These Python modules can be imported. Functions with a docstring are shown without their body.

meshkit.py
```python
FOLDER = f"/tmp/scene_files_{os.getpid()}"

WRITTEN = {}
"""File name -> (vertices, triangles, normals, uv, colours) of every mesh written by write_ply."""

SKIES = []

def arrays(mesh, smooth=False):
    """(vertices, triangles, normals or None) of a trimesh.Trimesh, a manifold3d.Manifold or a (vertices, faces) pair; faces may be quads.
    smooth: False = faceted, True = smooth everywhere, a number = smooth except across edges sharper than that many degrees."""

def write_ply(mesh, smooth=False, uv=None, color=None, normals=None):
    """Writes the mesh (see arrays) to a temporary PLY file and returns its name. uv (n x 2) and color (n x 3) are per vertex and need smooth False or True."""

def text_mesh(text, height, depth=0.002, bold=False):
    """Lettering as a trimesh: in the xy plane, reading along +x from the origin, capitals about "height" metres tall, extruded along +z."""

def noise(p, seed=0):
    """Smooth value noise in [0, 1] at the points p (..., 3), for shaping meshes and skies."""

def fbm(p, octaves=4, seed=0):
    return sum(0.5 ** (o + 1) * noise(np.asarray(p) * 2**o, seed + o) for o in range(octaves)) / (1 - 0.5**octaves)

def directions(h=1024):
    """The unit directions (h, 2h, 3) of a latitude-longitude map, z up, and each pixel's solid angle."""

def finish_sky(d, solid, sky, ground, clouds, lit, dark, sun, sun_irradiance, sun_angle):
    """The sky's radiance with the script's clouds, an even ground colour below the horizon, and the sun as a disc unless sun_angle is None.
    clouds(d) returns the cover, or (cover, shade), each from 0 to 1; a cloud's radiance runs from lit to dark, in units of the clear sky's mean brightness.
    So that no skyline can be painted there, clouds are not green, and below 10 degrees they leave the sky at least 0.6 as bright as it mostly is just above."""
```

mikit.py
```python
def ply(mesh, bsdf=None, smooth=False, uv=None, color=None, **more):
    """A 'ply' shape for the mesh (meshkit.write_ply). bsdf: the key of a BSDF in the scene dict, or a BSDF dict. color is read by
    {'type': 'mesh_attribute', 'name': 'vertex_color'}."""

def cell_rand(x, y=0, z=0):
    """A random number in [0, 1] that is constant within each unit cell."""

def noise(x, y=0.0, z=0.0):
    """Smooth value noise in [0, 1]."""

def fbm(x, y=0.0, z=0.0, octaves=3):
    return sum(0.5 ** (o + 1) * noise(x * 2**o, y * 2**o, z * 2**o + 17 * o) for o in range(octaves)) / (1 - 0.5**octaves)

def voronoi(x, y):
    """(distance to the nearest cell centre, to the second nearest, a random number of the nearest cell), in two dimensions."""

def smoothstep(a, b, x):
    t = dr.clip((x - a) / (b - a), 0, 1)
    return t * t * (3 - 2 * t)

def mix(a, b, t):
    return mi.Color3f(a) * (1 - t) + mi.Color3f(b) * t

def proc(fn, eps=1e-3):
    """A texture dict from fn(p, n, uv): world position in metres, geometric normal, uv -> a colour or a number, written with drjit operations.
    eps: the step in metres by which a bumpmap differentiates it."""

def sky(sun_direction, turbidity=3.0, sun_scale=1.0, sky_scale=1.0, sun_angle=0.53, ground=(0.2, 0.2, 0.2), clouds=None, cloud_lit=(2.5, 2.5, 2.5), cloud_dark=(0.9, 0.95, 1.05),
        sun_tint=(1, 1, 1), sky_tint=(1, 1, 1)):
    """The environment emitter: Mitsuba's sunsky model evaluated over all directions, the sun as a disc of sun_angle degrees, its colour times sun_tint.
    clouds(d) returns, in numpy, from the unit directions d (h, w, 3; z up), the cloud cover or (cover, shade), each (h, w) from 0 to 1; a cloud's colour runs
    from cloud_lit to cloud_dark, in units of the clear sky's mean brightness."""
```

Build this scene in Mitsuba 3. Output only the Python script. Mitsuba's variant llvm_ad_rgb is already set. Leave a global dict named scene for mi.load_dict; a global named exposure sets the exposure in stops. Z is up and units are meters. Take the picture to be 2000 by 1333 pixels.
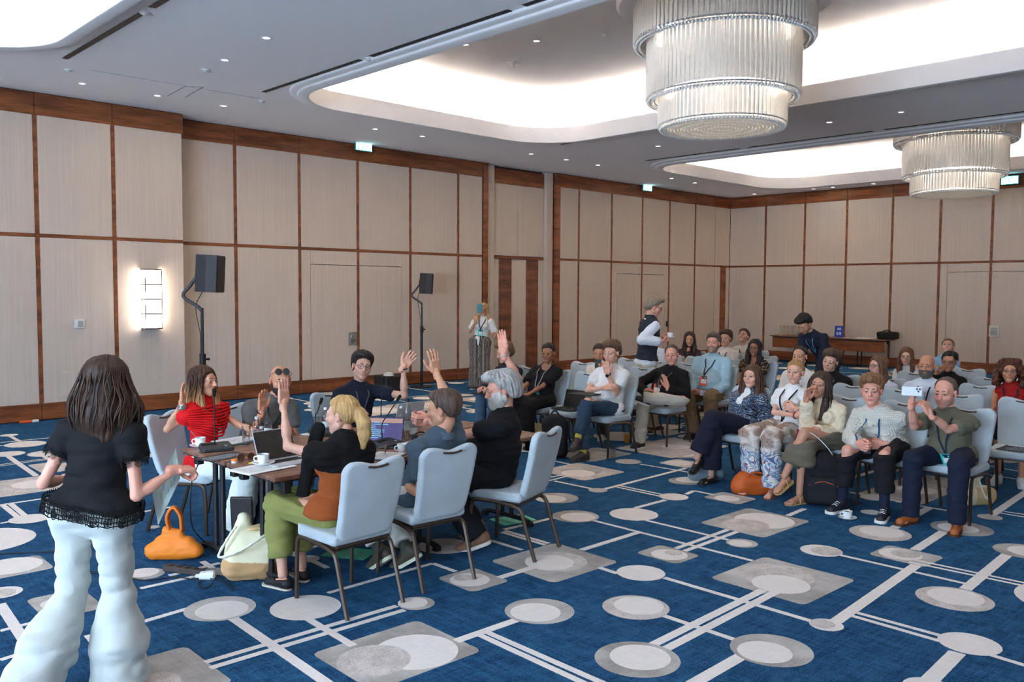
import math, random, numpy as np, trimesh, shapely, mitsuba as mi, drjit as dr, mikit, meshkit
from shapely.geometry import Polygon, box as sbox, LineString, Point
from shapely.ops import unary_union
from mikit import proc, fbm, noise, smoothstep
def mix(a, b, t):
    return mikit.mix(*[c.tolist() if isinstance(c, np.ndarray) else c for c in (a, b)], t)
random.seed(7); np.random.seed(7)
T = mi.ScalarTransform4f
scene, labels = {}, {}

# ------------------------------------------------------------------ camera, light, exposure
FOCAL, YAW, PITCH, ROLL, EYE = 1686.95, 0.80302587, -0.05749672, 0.00543023, np.array([0, 0, 1.9])
def cam_axes():
    f = np.array([math.cos(YAW) * math.cos(PITCH), math.sin(YAW) * math.cos(PITCH), math.sin(PITCH)])
    r = np.array([math.sin(YAW), -math.cos(YAW), 0]); u = np.cross(r, f)
    return np.array([r * math.cos(ROLL) + u * math.sin(ROLL), -r * math.sin(ROLL) + u * math.cos(ROLL), f])
CAM = cam_axes()
scene['camera'] = {'type': 'perspective', 'fov': 2 * math.degrees(math.atan(1000 / FOCAL)), 'fov_axis': 'x', 'near_clip': 0.05, 'far_clip': 200.0,
                   'to_world': T().look_at(origin=EYE.tolist(), target=(EYE + CAM[2]).tolist(), up=CAM[1].tolist())}
exposure = 0.12
COVE = [22.0, 19.8, 18.2]          # radiance of the cove strips
WINDOW = [15.5, 21.0, 28.0]        # sheer-curtained windows of the wall behind the camera
DOWN, SCONCE, EXIT_G = [60, 46, 31], [16, 14, 12], [0.5, 2.4, 2.8]
CHAND = [24, 22, 19.5]

def ray(u, v):
    return CAM.T @ np.array([(u - 1000) / FOCAL, -(v - 666.5) / FOCAL, 1.0])
def at_z(u, v, z=0.0):
    "the point of height z that is seen at pixel (u, v) of the 2000 x 1333 frame"
    d = ray(u, v); return d * ((z - EYE[2]) / d[2]) + EYE
def at_y(u, v, y):
    d = ray(u, v); return d * (y / d[1]) + EYE
def at_x(u, v, x):
    d = ray(u, v); return d * (x / d[0]) + EYE

# ------------------------------------------------------------------ materials
def lin(r, g, b):
    c = np.array([r, g, b]) / 255.0
    return np.where(c <= 0.04045, c / 12.92, ((c + 0.055) / 1.055) ** 2.4)
def rgb(c): return {'type': 'rgb', 'value': [float(x) for x in c]}
def princ(col, rough=0.6, spec=0.4, metal=0.0, two=True, **k):
    d = {'type': 'principled', 'base_color': col if isinstance(col, dict) else rgb(col), 'roughness': rough, 'specular': spec, 'metallic': metal, **k}
    return {'type': 'twosided', 'bsdf': d} if two else d
VC = {'type': 'mesh_attribute', 'name': 'vertex_color'}
scene['cloth'] = princ(VC, 0.85, 0.25)
scene['skin'] = princ(VC, 0.5, 0.35)
scene['hair'] = princ(VC, 0.58, 0.28)
scene['plastic'] = princ(VC, 0.35, 0.5)
scene['satin'] = princ(VC, 0.6, 0.4)
scene['bronze'] = princ(lin(74, 62, 52), 0.38, 0.5, 0.55)
scene['steel'] = princ(lin(190, 192, 195), 0.28, 0.5, 0.9)
scene['porcelain'] = princ(lin(236, 236, 232), 0.15, 0.5)
scene['glass'] = {'type': 'dielectric', 'int_ior': 1.45}
scene['thin_glass'] = {'type': 'thindielectric', 'int_ior': 1.5}
scene['crystal'] = {'type': 'blendbsdf', 'weight': 0.5, 'a': {'type': 'thindielectric', 'int_ior': 1.75}, 'b': princ(lin(248, 241, 230), 0.15, 0.8)}
def f_wall(p, n, uv):
    g = fbm(p.x * 60 + p.y * 60, p.z * 1.3, 0.0, 3); h = fbm(p.x * 9 + p.y * 9, p.z * 0.5, 3.0, 2)
    return mix(lin(198, 182, 168), lin(214, 199, 186), 0.75 * g + 0.25 * h)
scene['panel_veneer'] = princ(proc(f_wall), 0.6, 0.3)
def f_wood(p, n, uv):
    a = p.x + p.y
    w = fbm(a * 1.6, p.z * 14, 0.0, 3); g = fbm(a * 9.0, p.z * 190, 5.0, 2)
    return mix(lin(88, 47, 26), lin(140, 82, 47), smoothstep(0.25, 0.8, 0.6 * w + 0.4 * g))
scene['walnut'] = princ(proc(f_wood), 0.42, 0.4)
def f_top(p, n, uv):
    w = fbm(p.x * 2.2, p.y * 26, 0.0, 3); g = fbm(p.x * 12.0, p.y * 300, 5.0, 2)
    return mix(lin(88, 60, 48), lin(138, 102, 84), smoothstep(0.25, 0.8, 0.5 * w + 0.5 * g))
scene['laminate'] = princ(proc(f_top), 0.38, 0.45)
def f_fab(p, n, uv):
    w = noise(p.x * 420, p.y * 420, p.z * 420); b = fbm(p.x * 7, p.y * 7, p.z * 7, 2)
    return mix(lin(158, 170, 176), lin(192, 202, 206), 0.55 * w + 0.45 * b)
scene['chair_fabric'] = princ(proc(f_fab), 0.8, 0.3, sheen=0.4)
scene['ceiling_paint'] = princ(lin(226, 222, 219), 0.85, 0.2)
def f_carpet(p, n, uv):
    fine = noise(p.x * 260, p.y * 260, 0.0); st = fbm(p.x * 95, p.y * 8, 1.0, 2) ; st2 = fbm(p.x * 8, p.y * 95, 9.0, 2); mott = fbm(p.x * 4.5, p.y * 4.5, 2.0, 3); m2 = fbm(p.x * 16, p.y * 16, 4.0, 2)
    t = 0.35 * fine + 0.22 * st + 0.22 * st2 + 0.21 * m2
    blue = mix(lin(9, 38, 68), lin(42, 86, 120), smoothstep(0.2, 0.85, t))
    cream = mix(lin(200, 191, 184), lin(228, 220, 212), t)
    beige = mix(lin(164, 154, 147), lin(204, 194, 186), smoothstep(0.2, 0.8, 0.6 * fine + 0.4 * m2))
    grey = mix(lin(132, 126, 120), lin(186, 180, 173), smoothstep(0.2, 0.8, 0.4 * t + 0.6 * mott))
    k = uv.x
    return dr.select(k < 0.5, blue, dr.select(k < 1.5, cream, dr.select(k < 2.5, beige, grey)))
scene['carpet'] = princ(proc(f_carpet), 0.95, 0.1)

# ------------------------------------------------------------------ scene tree
USED = {}
def key(name, parent=None):
    k = (parent + '__' if parent else '') + name
    n = USED.get(k, 0); USED[k] = n + 1
    return k if n == 0 else f'{k}_{n:03d}'
def colors(mesh, col):
    n = len(mesh.vertices)
    return np.broadcast_to(np.asarray(col, float), (n, 3)) if np.ndim(col) == 1 else np.asarray(col)
def obj(name, mesh, mat, parent=None, col=None, smooth=False, world=None, **kw):
    "one entry of the scene"
    k = key(name, parent)
    if isinstance(mesh, dict): d = dict(mesh)
    else:
        if isinstance(mesh, (list, tuple)): mesh = cat(mesh)
        if col is not None and smooth not in (True, False) and np.ndim(col) == 1: mesh, smooth = trimesh.graph.smooth_shade(mesh, angle=np.radians(smooth), facet_minarea=None), True
        d = mikit.ply(mesh, mat, smooth=smooth, color=None if col is None else colors(mesh, col), **kw)
    if world is not None: d['to_world'] = world
    scene[k] = d
    return k
def tag(k, label=None, cat_=None, group=None, kind=None):
    d = labels.setdefault(k, {})
    for a, b in (('label', label), ('category', cat_), ('group', group), ('kind', kind)):
        if b: d[a] = b
    return k
def thing(name, label, cat_, group=None):
    return tag(key(name), label, cat_, group)
def struct(name, mesh, mat, parent=None, **kw):
    k = obj(name, mesh, mat, parent, **kw)
    if not parent: tag(k, kind='structure')
    return k

# ------------------------------------------------------------------ mesh helpers
def cat(ms):
    ms = [m for m in ms if m is not None]
    v, f, o = [], [], 0
    for m in ms:
        v.append(np.asarray(m.vertices)); f.append(np.asarray(m.faces) + o); o += len(m.vertices)
    return trimesh.Trimesh(np.vstack(v), np.vstack(f), process=False)
def mesh(v, f): 
    f = np.asarray(f)
    if f.shape[1] == 4: f = np.vstack([f[:, [0, 1, 2]], f[:, [0, 2, 3]]])
    return trimesh.Trimesh(np.asarray(v, float), f, process=False)
BOXF = np.array([[0, 1, 3, 2], [4, 6, 7, 5], [0, 4, 5, 1], [2, 3, 7, 6], [0, 2, 6, 4], [1, 5, 7, 3]])
def bx(x0, x1, y0, y1, z0, z1, b=0.0):
    if b <= 0:
        return mesh([[x, y, z] for x in (x0, x1) for y in (y0, y1) for z in (z0, z1)], BOXF)
    c, h = np.array([x0 + x1, y0 + y1, z0 + z1]) / 2, np.array([x1 - x0, y1 - y0, z1 - z0]) / 2
    b = min(b, h.min() * 0.9); pts = []
    for s in np.ndindex(2, 2, 2):
        s = np.array(s) * 2 - 1
        for k in range(3):
            q = h - b; q[k] = h[k]; pts.append(c + s * q)
    return trimesh.convex.convex_hull(np.array(pts))
def mv(m, x=0, y=0, z=0, rz=0.0, rx=0.0, ry=0.0, s=1.0):
    m = m.copy(); v = np.asarray(m.vertices) * s
    for a, i, j in ((rx, 1, 2), (ry, 2, 0), (rz, 0, 1)):
        if a:
            c, sn = math.cos(a), math.sin(a); vi, vj = v[:, i].copy(), v[:, j].copy()
            v[:, i], v[:, j] = c * vi - sn * vj, sn * vi + c * vj
    m.vertices = v + [x, y, z]
    return m
def tube(pts, r, n=8, closed=False, caps=True):
    p = np.asarray(pts, float); r = np.broadcast_to(r, (len(p),))
    t = (np.roll(p, -1, 0) - np.roll(p, 1, 0)) if closed else np.gradient(p, axis=0)
    t /= np.linalg.norm(t, axis=1, keepdims=True) + 1e-12
    a = np.zeros_like(p); ref = np.array([0, 0, 1.0]) if abs(t[0, 2]) < 0.9 else np.array([1.0, 0, 0])
    for i in range(len(p)):
        ref = ref - t[i] * (ref @ t[i]); ref /= np.linalg.norm(ref) + 1e-12; a[i] = ref
    b = np.cross(t, a); ang = np.arange(n) * 2 * np.pi / n + np.pi / n
    v = (p[:, None] + r[:, None, None] * (np.cos(ang)[None, :, None] * a[:, None] + np.sin(ang)[None, :, None] * b[:, None])).reshape(-1, 3)
    m = len(p); f = []
    for i in range(m if closed else m - 1):
        i2 = (i + 1) % m
        for j in range(n):
            j2 = (j + 1) % n; f.append([i * n + j, i * n + j2, i2 * n + j2, i2 * n + j])
    f = np.array(f); f = np.vstack([f[:, [0, 1, 2]], f[:, [0, 2, 3]]])
    if caps and not closed:
        c = [[0, j + 1, j] for j in range(1, n - 1)]; o = (m - 1) * n
        c += [[o, o + j, o + j + 1] for j in range(1, n - 1)]; f = np.vstack([f, c])
    return trimesh.Trimesh(v, f, process=False)
def lathe(prof, n=24):
    "profile of (r, z) turned about z"
    prof = np.asarray(prof, float); ang = np.arange(n) * 2 * np.pi / n
    v = np.stack([prof[:, 0, None] * np.cos(ang), prof[:, 0, None] * np.sin(ang), np.repeat(prof[:, 1, None], n, 1)], -1).reshape(-1, 3)
    f = [[i * n + j, i * n + (j + 1) % n, (i + 1) * n + (j + 1) % n, (i + 1) * n + j] for i in range(len(prof) - 1) for j in range(n)]
    return mesh(v, f)
def bezier(pts, n=16):
    "a smooth curve through the points (Catmull-Rom)"
    p = np.asarray(pts, float); p = np.vstack([2 * p[0] - p[1], p, 2 * p[-1] - p[-2]]); out = []
    for i in range(1, len(p) - 2):
        for t in np.linspace(0, 1, n, endpoint=False):
            out.append(0.5 * (2 * p[i] + (p[i + 1] - p[i - 1]) * t + (2 * p[i - 1] - 5 * p[i] + 4 * p[i + 1] - p[i + 2]) * t * t + (3 * p[i] - p[i - 1] - 3 * p[i + 1] + p[i + 2]) * t ** 3))
    return np.array(out + [p[-2]])
def prism(poly, z0, z1):
    ms = [trimesh.creation.extrude_polygon(g, z1 - z0, engine='earcut') for g in getattr(poly, 'geoms', [poly]) if g.area > 1e-9]
    m = cat(ms); m.vertices = np.asarray(m.vertices) + [0, 0, z0]
    return m
def flat(poly, z):
    vs, fs, o = [], [], 0
    for g in getattr(poly, 'geoms', [poly]):
        if g.geom_type != 'Polygon' or g.area < 1e-8: continue
        v, f = trimesh.creation.triangulate_polygon(g, engine='earcut')
        v, f = np.asarray(v), np.asarray(f)
        a = (v[f[:, 1]] - v[f[:, 0]]); b = (v[f[:, 2]] - v[f[:, 0]])
        f = np.where((a[:, 0] * b[:, 1] - a[:, 1] * b[:, 0] < 0)[:, None], f[:, ::-1], f)
        vs.append(np.c_[v, np.full(len(v), z)]); fs.append(f + o); o += len(v)
    return trimesh.Trimesh(np.vstack(vs), np.vstack(fs), process=False)
def frame_xy(x, y, yaw, z=0.0): return T().translate([x, y, z]).rotate([0, 0, 1], math.degrees(yaw))
# ------------------------------------------------------------------ the room: x runs along the left wall, y across, z up
CEIL, XB, YL, YR, XN = 4.68, 22.43, 14.0, -2.2, -6.6
BASE, RAIL, BAND = 0.25, 2.66, 4.36
# floor with the woven pattern
CY0 = -0.01694633
def carpet_frame(p): 
    c, s = math.cos(-CY0), math.sin(-CY0); return np.array([c * p[0] - s * p[1], s * p[0] + c * p[1]])
def cf(u, v): return carpet_frame(at_z(u, v)[:2])
CIRC = [  # centre pixel, half width in pixels, tone (1 cream, 2 beige, 3 grey)
 (1053.7,1193.7,68,3),(1046,1196.5,49,1),(813,1179,36,3),(806,1178,29,1),(868,1067,52,2),(1251.6,1119.5,47,1),(1241.7,1186.5,65,2),(1248,1183.5,48,1),
 (1244.7,1287.5,83,3),(1250.4,1284,59,1),(1506.5,1270,78.5,3),(1493.5,1274,52,1),(1449,1061.6,30,3),(1445.6,1062,22,1),(1604,1076,39,1),(1613.6,1077,29,2),
 (1718.7,1041.6,56,2),(1721.6,1039,40,1),(1878.5,1032.5,55,3),(1871,1032,36,1),(1997,1077,51,3),(2010,1078,37,1),(1864,1169.7,69,2),(1866.5,1166,50,1),
 (1614,1221,32,1),(1606,1219,24,2),(1893.4,1257.8,56,1),(1815,1345,48,1),(1933,1010.5,22,2),(1701.8,1001,20,1),(1707.5,972.4,26,1),(1227,902,25,2),(1168,958,18.6,2),
 (1087,973,43,3),(1076,975,30,1),(1124,1009,45.6,3),(1129,1010.5,34,1),(1238,1005,47,1),(1316,971,28,1),(1340,940,34,3),(1347,938,27,1),(1330,889,33,3),(1335,888,25,1),
 (1320,866,14,1),(1256,864,22,3),(1349,853,25,2),(18,850.5,16,1),(50,868,37,1),(16,887,30,1),(92,886,35,1),(58,1013.8,37,1),(31,1050,33,3),(23,1051,25,1),
 (4,1158,36,1),(0,1160,28,2),(285,1121.6,35,3),(280,1119,29,1),(430,1189,67.5,3),(433.5,1192,50,1),(597,1186.6,68,1),(415,1119,30,3),(602,1092,22,1),(292,815,17,1),(292,853,18,1),(298,890,20,1),
 (617,788,24,1),(613,801,19,1),(823,799,19,1),(300,1030,12,2),(1880,985,16,2),(1960,900,24,3),(1760,905,20,1),(830,778,24,1),(905,772,20,2)]
RECT = [  # pixels of three or four corners, tone, circles inside
 ([(815,1212),(940.5,1272.5),(607,1277.5)],3,[(812,1273,83,1),(730,1290,72,2)]),
 ([(853,1129.5),(988,1137),(930,1111),(922.5,1158)],3,[(917.5,1133,39,1),(905,1129,19,2)]),
 ([(958,1096),(1085,1061),(1201,1096),(1081,1140)],3,[(1086,1097,61,2),(1073,1099,48,1)]),
 ([(1243,1080),(1290,1064.5),(1368,1086),(1320,1103)],3,[(1307.5,1084,35,1),(1316,1080.6,17.5,2)]),
 ([(1375,1024),(1459,993),(1573.6,1016.4),(1496,1050)],3,[(1492.7,1017.4,56.5,1),(1456,1026,45,2)]),
 ([(1394,1132),(1490,1089),(1660,1130.5),(1575,1181)],3,[(1516,1124,71,2),(1525,1141.5,54.5,1)]),
 ([(1697.5,1084),(1735,1065),(1837.5,1087),(1810,1107.5)],3,[(1758.5,1083,39,1),(1769,1082,27,2)]),
 ([(1720,950),(1790,925),(1872,957),(1800,987)],3,[(1800,955,50,2),(1790,957,36,1)]),
 ([(1066,919),(1130,904),(1220,922),(1142,940)],2,[(1136,919,40,3),(1129,925,33,1)]),
 ([(1376,972.5),(1407,962),(1480,975),(1440,986)],3,[(1420,974,24,1)]),
 ([(1285,904.5),(1325,897),(1365,905),(1340,915)],2,[(1324,905,26,1)]),
 ([(1120,890),(1165,874),(1225,888),(1155,903)],3,[(1160,888,34,2)]),
 ([(63,908),(110,902),(150,915),(84,926)],2,[]),
 ([(101,927),(-60,950),(140,952),(-20,975)],2,[(66,946,39,1)]),
 ([(101,1107),(75,1084),(-10,1133)],3,[(21,1106,56,1)]),
 ([(60,1176),(107,1160),(200,1182),(92,1214)],3,[(112,1178,30,1)]),
 ([(365,1264),(452,1335),(257,1292)],3,[(300,1335,50,2)]),
 ([(470,1000),(530,985),(560,1002)],2,[(520,998,24,3)]),
 ([(540,1040),(575,1030),(600,1042)],2,[]),
 ([(1262,846),(1300,838),(1340,845)],2,[])]
LINES = [  # pixel ends, width in metres
 (0,1180,58,1268,.06),(0,1233,85,1211,.04),(0,1290,55,1272,.04),(265,1219,395,1181,.045),(274,1150,395,1123,.045),(455,1208,640,1336,.062),(400,1294.5,775,1184,.045),(410,1305.5,790,1192,.045),
 (602,1210,690,1262,.05),(640,1159,845,1101,.04),(845,1101,890,1117,.04),(890,1253,1010,1211,.062),(950,1235,1180,1336,.045),(935,1240,1143,1336,.045),(975,1129,1040,1109,.06),(1135,1075,1248,1040,.055),
 (1158,1017,1470,1096,.04),(1262,1017,1422,1055,.04),(1320,1072,1422,1035,.045),(1337,1077,1440,1039,.045),(1170,1109,1206,1121,.045),(1297,1129,1585,1214,.045),(1275,1260,1490,1153,.06),(1297,1270,1515,1157,.06),
 (1293,1202,1455,1257,.045),(1350,1338,1450,1281,.075),(1642,1085,1892,1142,.04),(1632,1215,1790,1104,.075),(1787,1075,1848,1036,.075),(1885,1152,1975,1077,.075),(1780,1093,2010,1141,.035),(1775,1098,2010,1147,.035),
 (1665,1195,1840,1243,.04),(1652,1200,1840,1254,.04),(1935,1280,2010,1303,.04),(1870,1275,1812,1333,.085),(1745,1032,1815,992,.07),(1538,1008,1572,994,.05),(1240,993,1300,977,.05),(1340,966,1355,959,.045),(1355,959,1395,967,.04),
 (1180,956,1340,915,.05),(1083,940,1155,955,.04),(1058,943,1110,930,.035),(1056,936,1100,928,.035),(1205,952,1290,970,.035),(1210,949,1292,966,.035),(1250,907,1345,923,.04),(1335,868,1385,876,.04),(1075,899,1115,908,.04),
 (985,1035,1110,1005,.05),(980,1040,1065,1065,.04),(986,1037,1072,1062,.04),(955,1055,1020,1075,.04),(0,865,96,855.6,.04),(0,871,14,870,.04),(0,911,106,896,.03),(0,908,106,894,.03),(16,892,71,930,.06),(86,892,107,905,.05),(19,852,39,863,.05),
 (0,987,121,969,.045),(5,987,34,1010,.05),(20,984,49,1008,.05),(94,1008,130,1001,.04),(0,1023,21,1019,.04),(280,964,300,961,.04),(280,1000,345,989,.04),(1938,1006,2010,957,.07),(1961,999.5,2010,1007,.03),(1955,1003,2010,1012,.03),
 (1750,980,1867,1001,.04),(1660,962,1760,981,.04),(640,1110,560,1073,.045),(545,1075,620,1100,.04),(480,985,560,1000,.04),(430,1100,330,1125,.045),(395,1097,430,1120,.045),(1240,870,1320,862,.05),(1400,905,1290,880,.04),(560,1085,680,1048,.045),
 (1660,935,1760,905,.06),(1905,905,2010,925,.035),(1912,925,2010,940,.035),(175,1240,215,1290,.06),(640,805,720,795,.04),(740,1020,790,1010,.05)]
shapes = []
def add_circle(u, v, a, t):
    c, e = cf(u, v), cf(u + a, v); e2 = cf(u - a, v)
    shapes.append((Point(*c).buffer(np.linalg.norm(e - e2) / 2, 40), t))
for pts, t, inner in RECT:
    q = np.array([cf(*p) for p in pts]); lo, hi = q.min(0) + .05, q.max(0) - .05
    shapes.append((sbox(*lo, *hi).buffer(.05, 6), t))
line_shapes = [(LineString([cf(a, b), cf(c, d)]).buffer(w / 2, cap_style='flat'), 1) for a, b, c, d, w in LINES]
shapes += line_shapes
for pts, t, inner in RECT:
    for c in inner: add_circle(*c)
for c in CIRC: add_circle(*c)
rng = random.Random(5)   # the pattern goes on where people, chairs and the frame's edge hide it
def free_spot(x, y):
    d = CAM @ (np.array([x, y, 0]) - EYE)
    if d[2] < 0.3: return True
    u, v = 1000 + FOCAL * d[0] / d[2], 666.5 - FOCAL * d[1] / d[2]
    return u < -60 or u > 2060 or v > 1380 or (v < 880 and u > 640) or v < 800
for i in range(-4, 19):
    for j in range(-2, 12):
        x, y = i * 1.25 + rng.uniform(-.25, .25), j * 1.25 + rng.uniform(-.25, .25); r = rng.choice([.17, .24, .3, .36])
        if not free_spot(x, y) or not (XN < x < XB and YR < y < YL): continue
        k = rng.random()
        if k < .3:
            w, h = rng.uniform(.35, .6), rng.uniform(.3, .5); shapes.append((sbox(x - w, y - h, x + w, y + h).buffer(.05), rng.choice([2, 3]))); shapes.append((Point(x + .05, y).buffer(r, 16), 1))
        else:
            shapes.append((Point(x, y).buffer(r, 24), rng.choice([1, 3, 2])));
            if k > .55: shapes.append((Point(x + .04, y + .03).buffer(r * .7, 20), 1))
        if free_spot(x + 1.1, y) and rng.random() < .6: shapes.insert(0, (sbox(x, y - .02, x + 1.2, y + .02), 1))
        if free_spot(x, y + 1.1) and rng.random() < .4: shapes.insert(0, (sbox(x - .025, y, x + .025, y + 1.2), 1))
room_poly = carpet_poly = Polygon([carpet_frame(p) for p in ((XN, YR), (XB + .1, YR), (XB + .1, YL + .4), (XN, YL + .4))])
covered, per_tone = None, {0: [], 1: [], 2: [], 3: []}
tree_done = Polygon()
for s, t in reversed(shapes):
    p = s.intersection(room_poly).difference(tree_done)
    if not p.is_empty: per_tone[t].append(p)
    tree_done = tree_done.union(s)
per_tone[0].append(room_poly.difference(tree_done))
vs, fs, us, o = [], [], [], 0
for t, ps in per_tone.items():
    for p in ps:
        p = shapely.make_valid(p)
        gs = [g for g in getattr(p, 'geoms', [p]) if g.geom_type == 'Polygon' and g.area > 1e-6]
        if not gs: continue
        m = flat(shapely.MultiPolygon(gs), 0.0); vs.append(m.vertices); fs.append(m.faces + o); o += len(m.vertices); us.append(np.tile([float(t), 0.0], (len(m.vertices), 1)))
V, Fc, U = np.vstack(vs), np.vstack(fs), np.vstack(us)
c, s = math.cos(CY0), math.sin(CY0); V = np.c_[c * V[:, 0] - s * V[:, 1], s * V[:, 0] + c * V[:, 1], V[:, 2]]
struct('floor', mesh(V, Fc), 'carpet', uv=U)
tag('floor', 'wall-to-wall blue carpet with cream circles, grey rounded rectangles and thin linking lines', None)

# ---- walls: dark backing, then every panel, batten, rail and frieze board as a piece of its own
BATTEN_L1 = [3.72 - 1.06 * k for k in range(8, -1, -1)] + [4.78]
def wall_run(parent, along, plane, sign, marks, z_marks, end_lo, end_hi, skip=()):
    """panels between marks; along 'x' or 'y'; plane = coordinate of the wall face; sign = direction into the room"""
    def put(name, a0, a1, z0, z1, d0, d1, mat, b=.004):
        lo, hi = sorted((plane + sign * d0, plane + sign * d1))
        m = bx(a0, a1, lo, hi, z0, z1, b) if along == 'x' else bx(lo, hi, a0, a1, z0, z1, b)
        return obj(name, m, mat, parent)
    g = .029
    edges = [end_lo] + list(marks) + [end_hi]
    for i in range(len(edges) - 1):
        a0 = edges[i] + (g if i else 0); a1 = edges[i + 1] - (g if i < len(edges) - 2 else 0)
        if any(abs((a0 + a1) / 2 - s) < .3 for s in skip): lows = []
        else: lows = [(BASE, RAIL - .025)]
        for z0, z1 in lows + [(RAIL + .025, BAND)]: put('panel', a0, a1, z0, z1, -.01, .02, 'panel_veneer')
        put('frieze', a0 - g + .003, a1 + g - .003, BAND, CEIL - .012, -.01, .024, 'walnut')
        put('rail', a0, a1, RAIL - .025, RAIL + .025, -.01, .024, 'walnut')
        put('plinth', a0 - g + .003, a1 + g - .003, 0.012, BASE, -.01, .03, 'walnut')
    for a in marks: put('batten', a - g + .002, a + g - .002, BASE, BAND, -.01, .026, 'walnut')
D = lambda *a: bx(*a)
wl = struct('wall_left', cat([D(XN, 5.83, 13.62 + .01, 14.5, 0, CEIL), D(5.83, 12.74, YL + .01, 14.5, 0, CEIL), D(12.74, 14.95, 14.22, 14.5, 0, CEIL), D(14.95, XB + .3, YL + .01, 14.5, 0, CEIL)]), 'satin', col=lin(46, 30, 22))
wall_run(wl, 'x', 13.62, -1, BATTEN_L1, None, XN, 5.83)
wall_run(wl, 'x', YL, -1, [6.91, 8.14, 9.39, 10.64, 11.90], None, 5.835, 12.58, skip=(8.77, 10.02))
wall_run(wl, 'x', YL, -1, [15.72, 16.96, 18.21, 19.41, 20.62], None, 15.04, 21.62, skip=(17.59, 18.8))
def wp(name, x0, x1, z0, z1, y0, y1, mat='panel_veneer', b=.004, par=wl): return obj(name, bx(x0, x1, y0, y1, z0, z1, b), mat, par)
wp('return_panel', 5.822, 5.832, BASE, CEIL - .02, 13.60, 14.0)
wp('jamb', 12.60, 12.73, 0, CEIL - .012, 13.95, 14.05, 'walnut'); wp('jamb', 14.90, 15.03, 0, CEIL - .012, 13.95, 14.05, 'walnut')
wp('reveal', 12.745, 13.00, 0, CEIL - .012, 14.05, 14.2); wp('reveal', 14.66, 14.88, 0, CEIL - .012, 14.05, 14.2)
wp('frieze', 13.03, 14.64, 4.30, CEIL - .05, 14.12, 14.2, 'walnut')
wp('panel', 13.03, 13.82, 2.70, 4.30, 14.14, 14.2); wp('panel', 13.826, 14.64, 2.70, 4.30, 14.14, 14.2); wp('rail', 13.03, 14.64, 2.63, 2.69, 14.11, 14.2, 'walnut')
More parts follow.
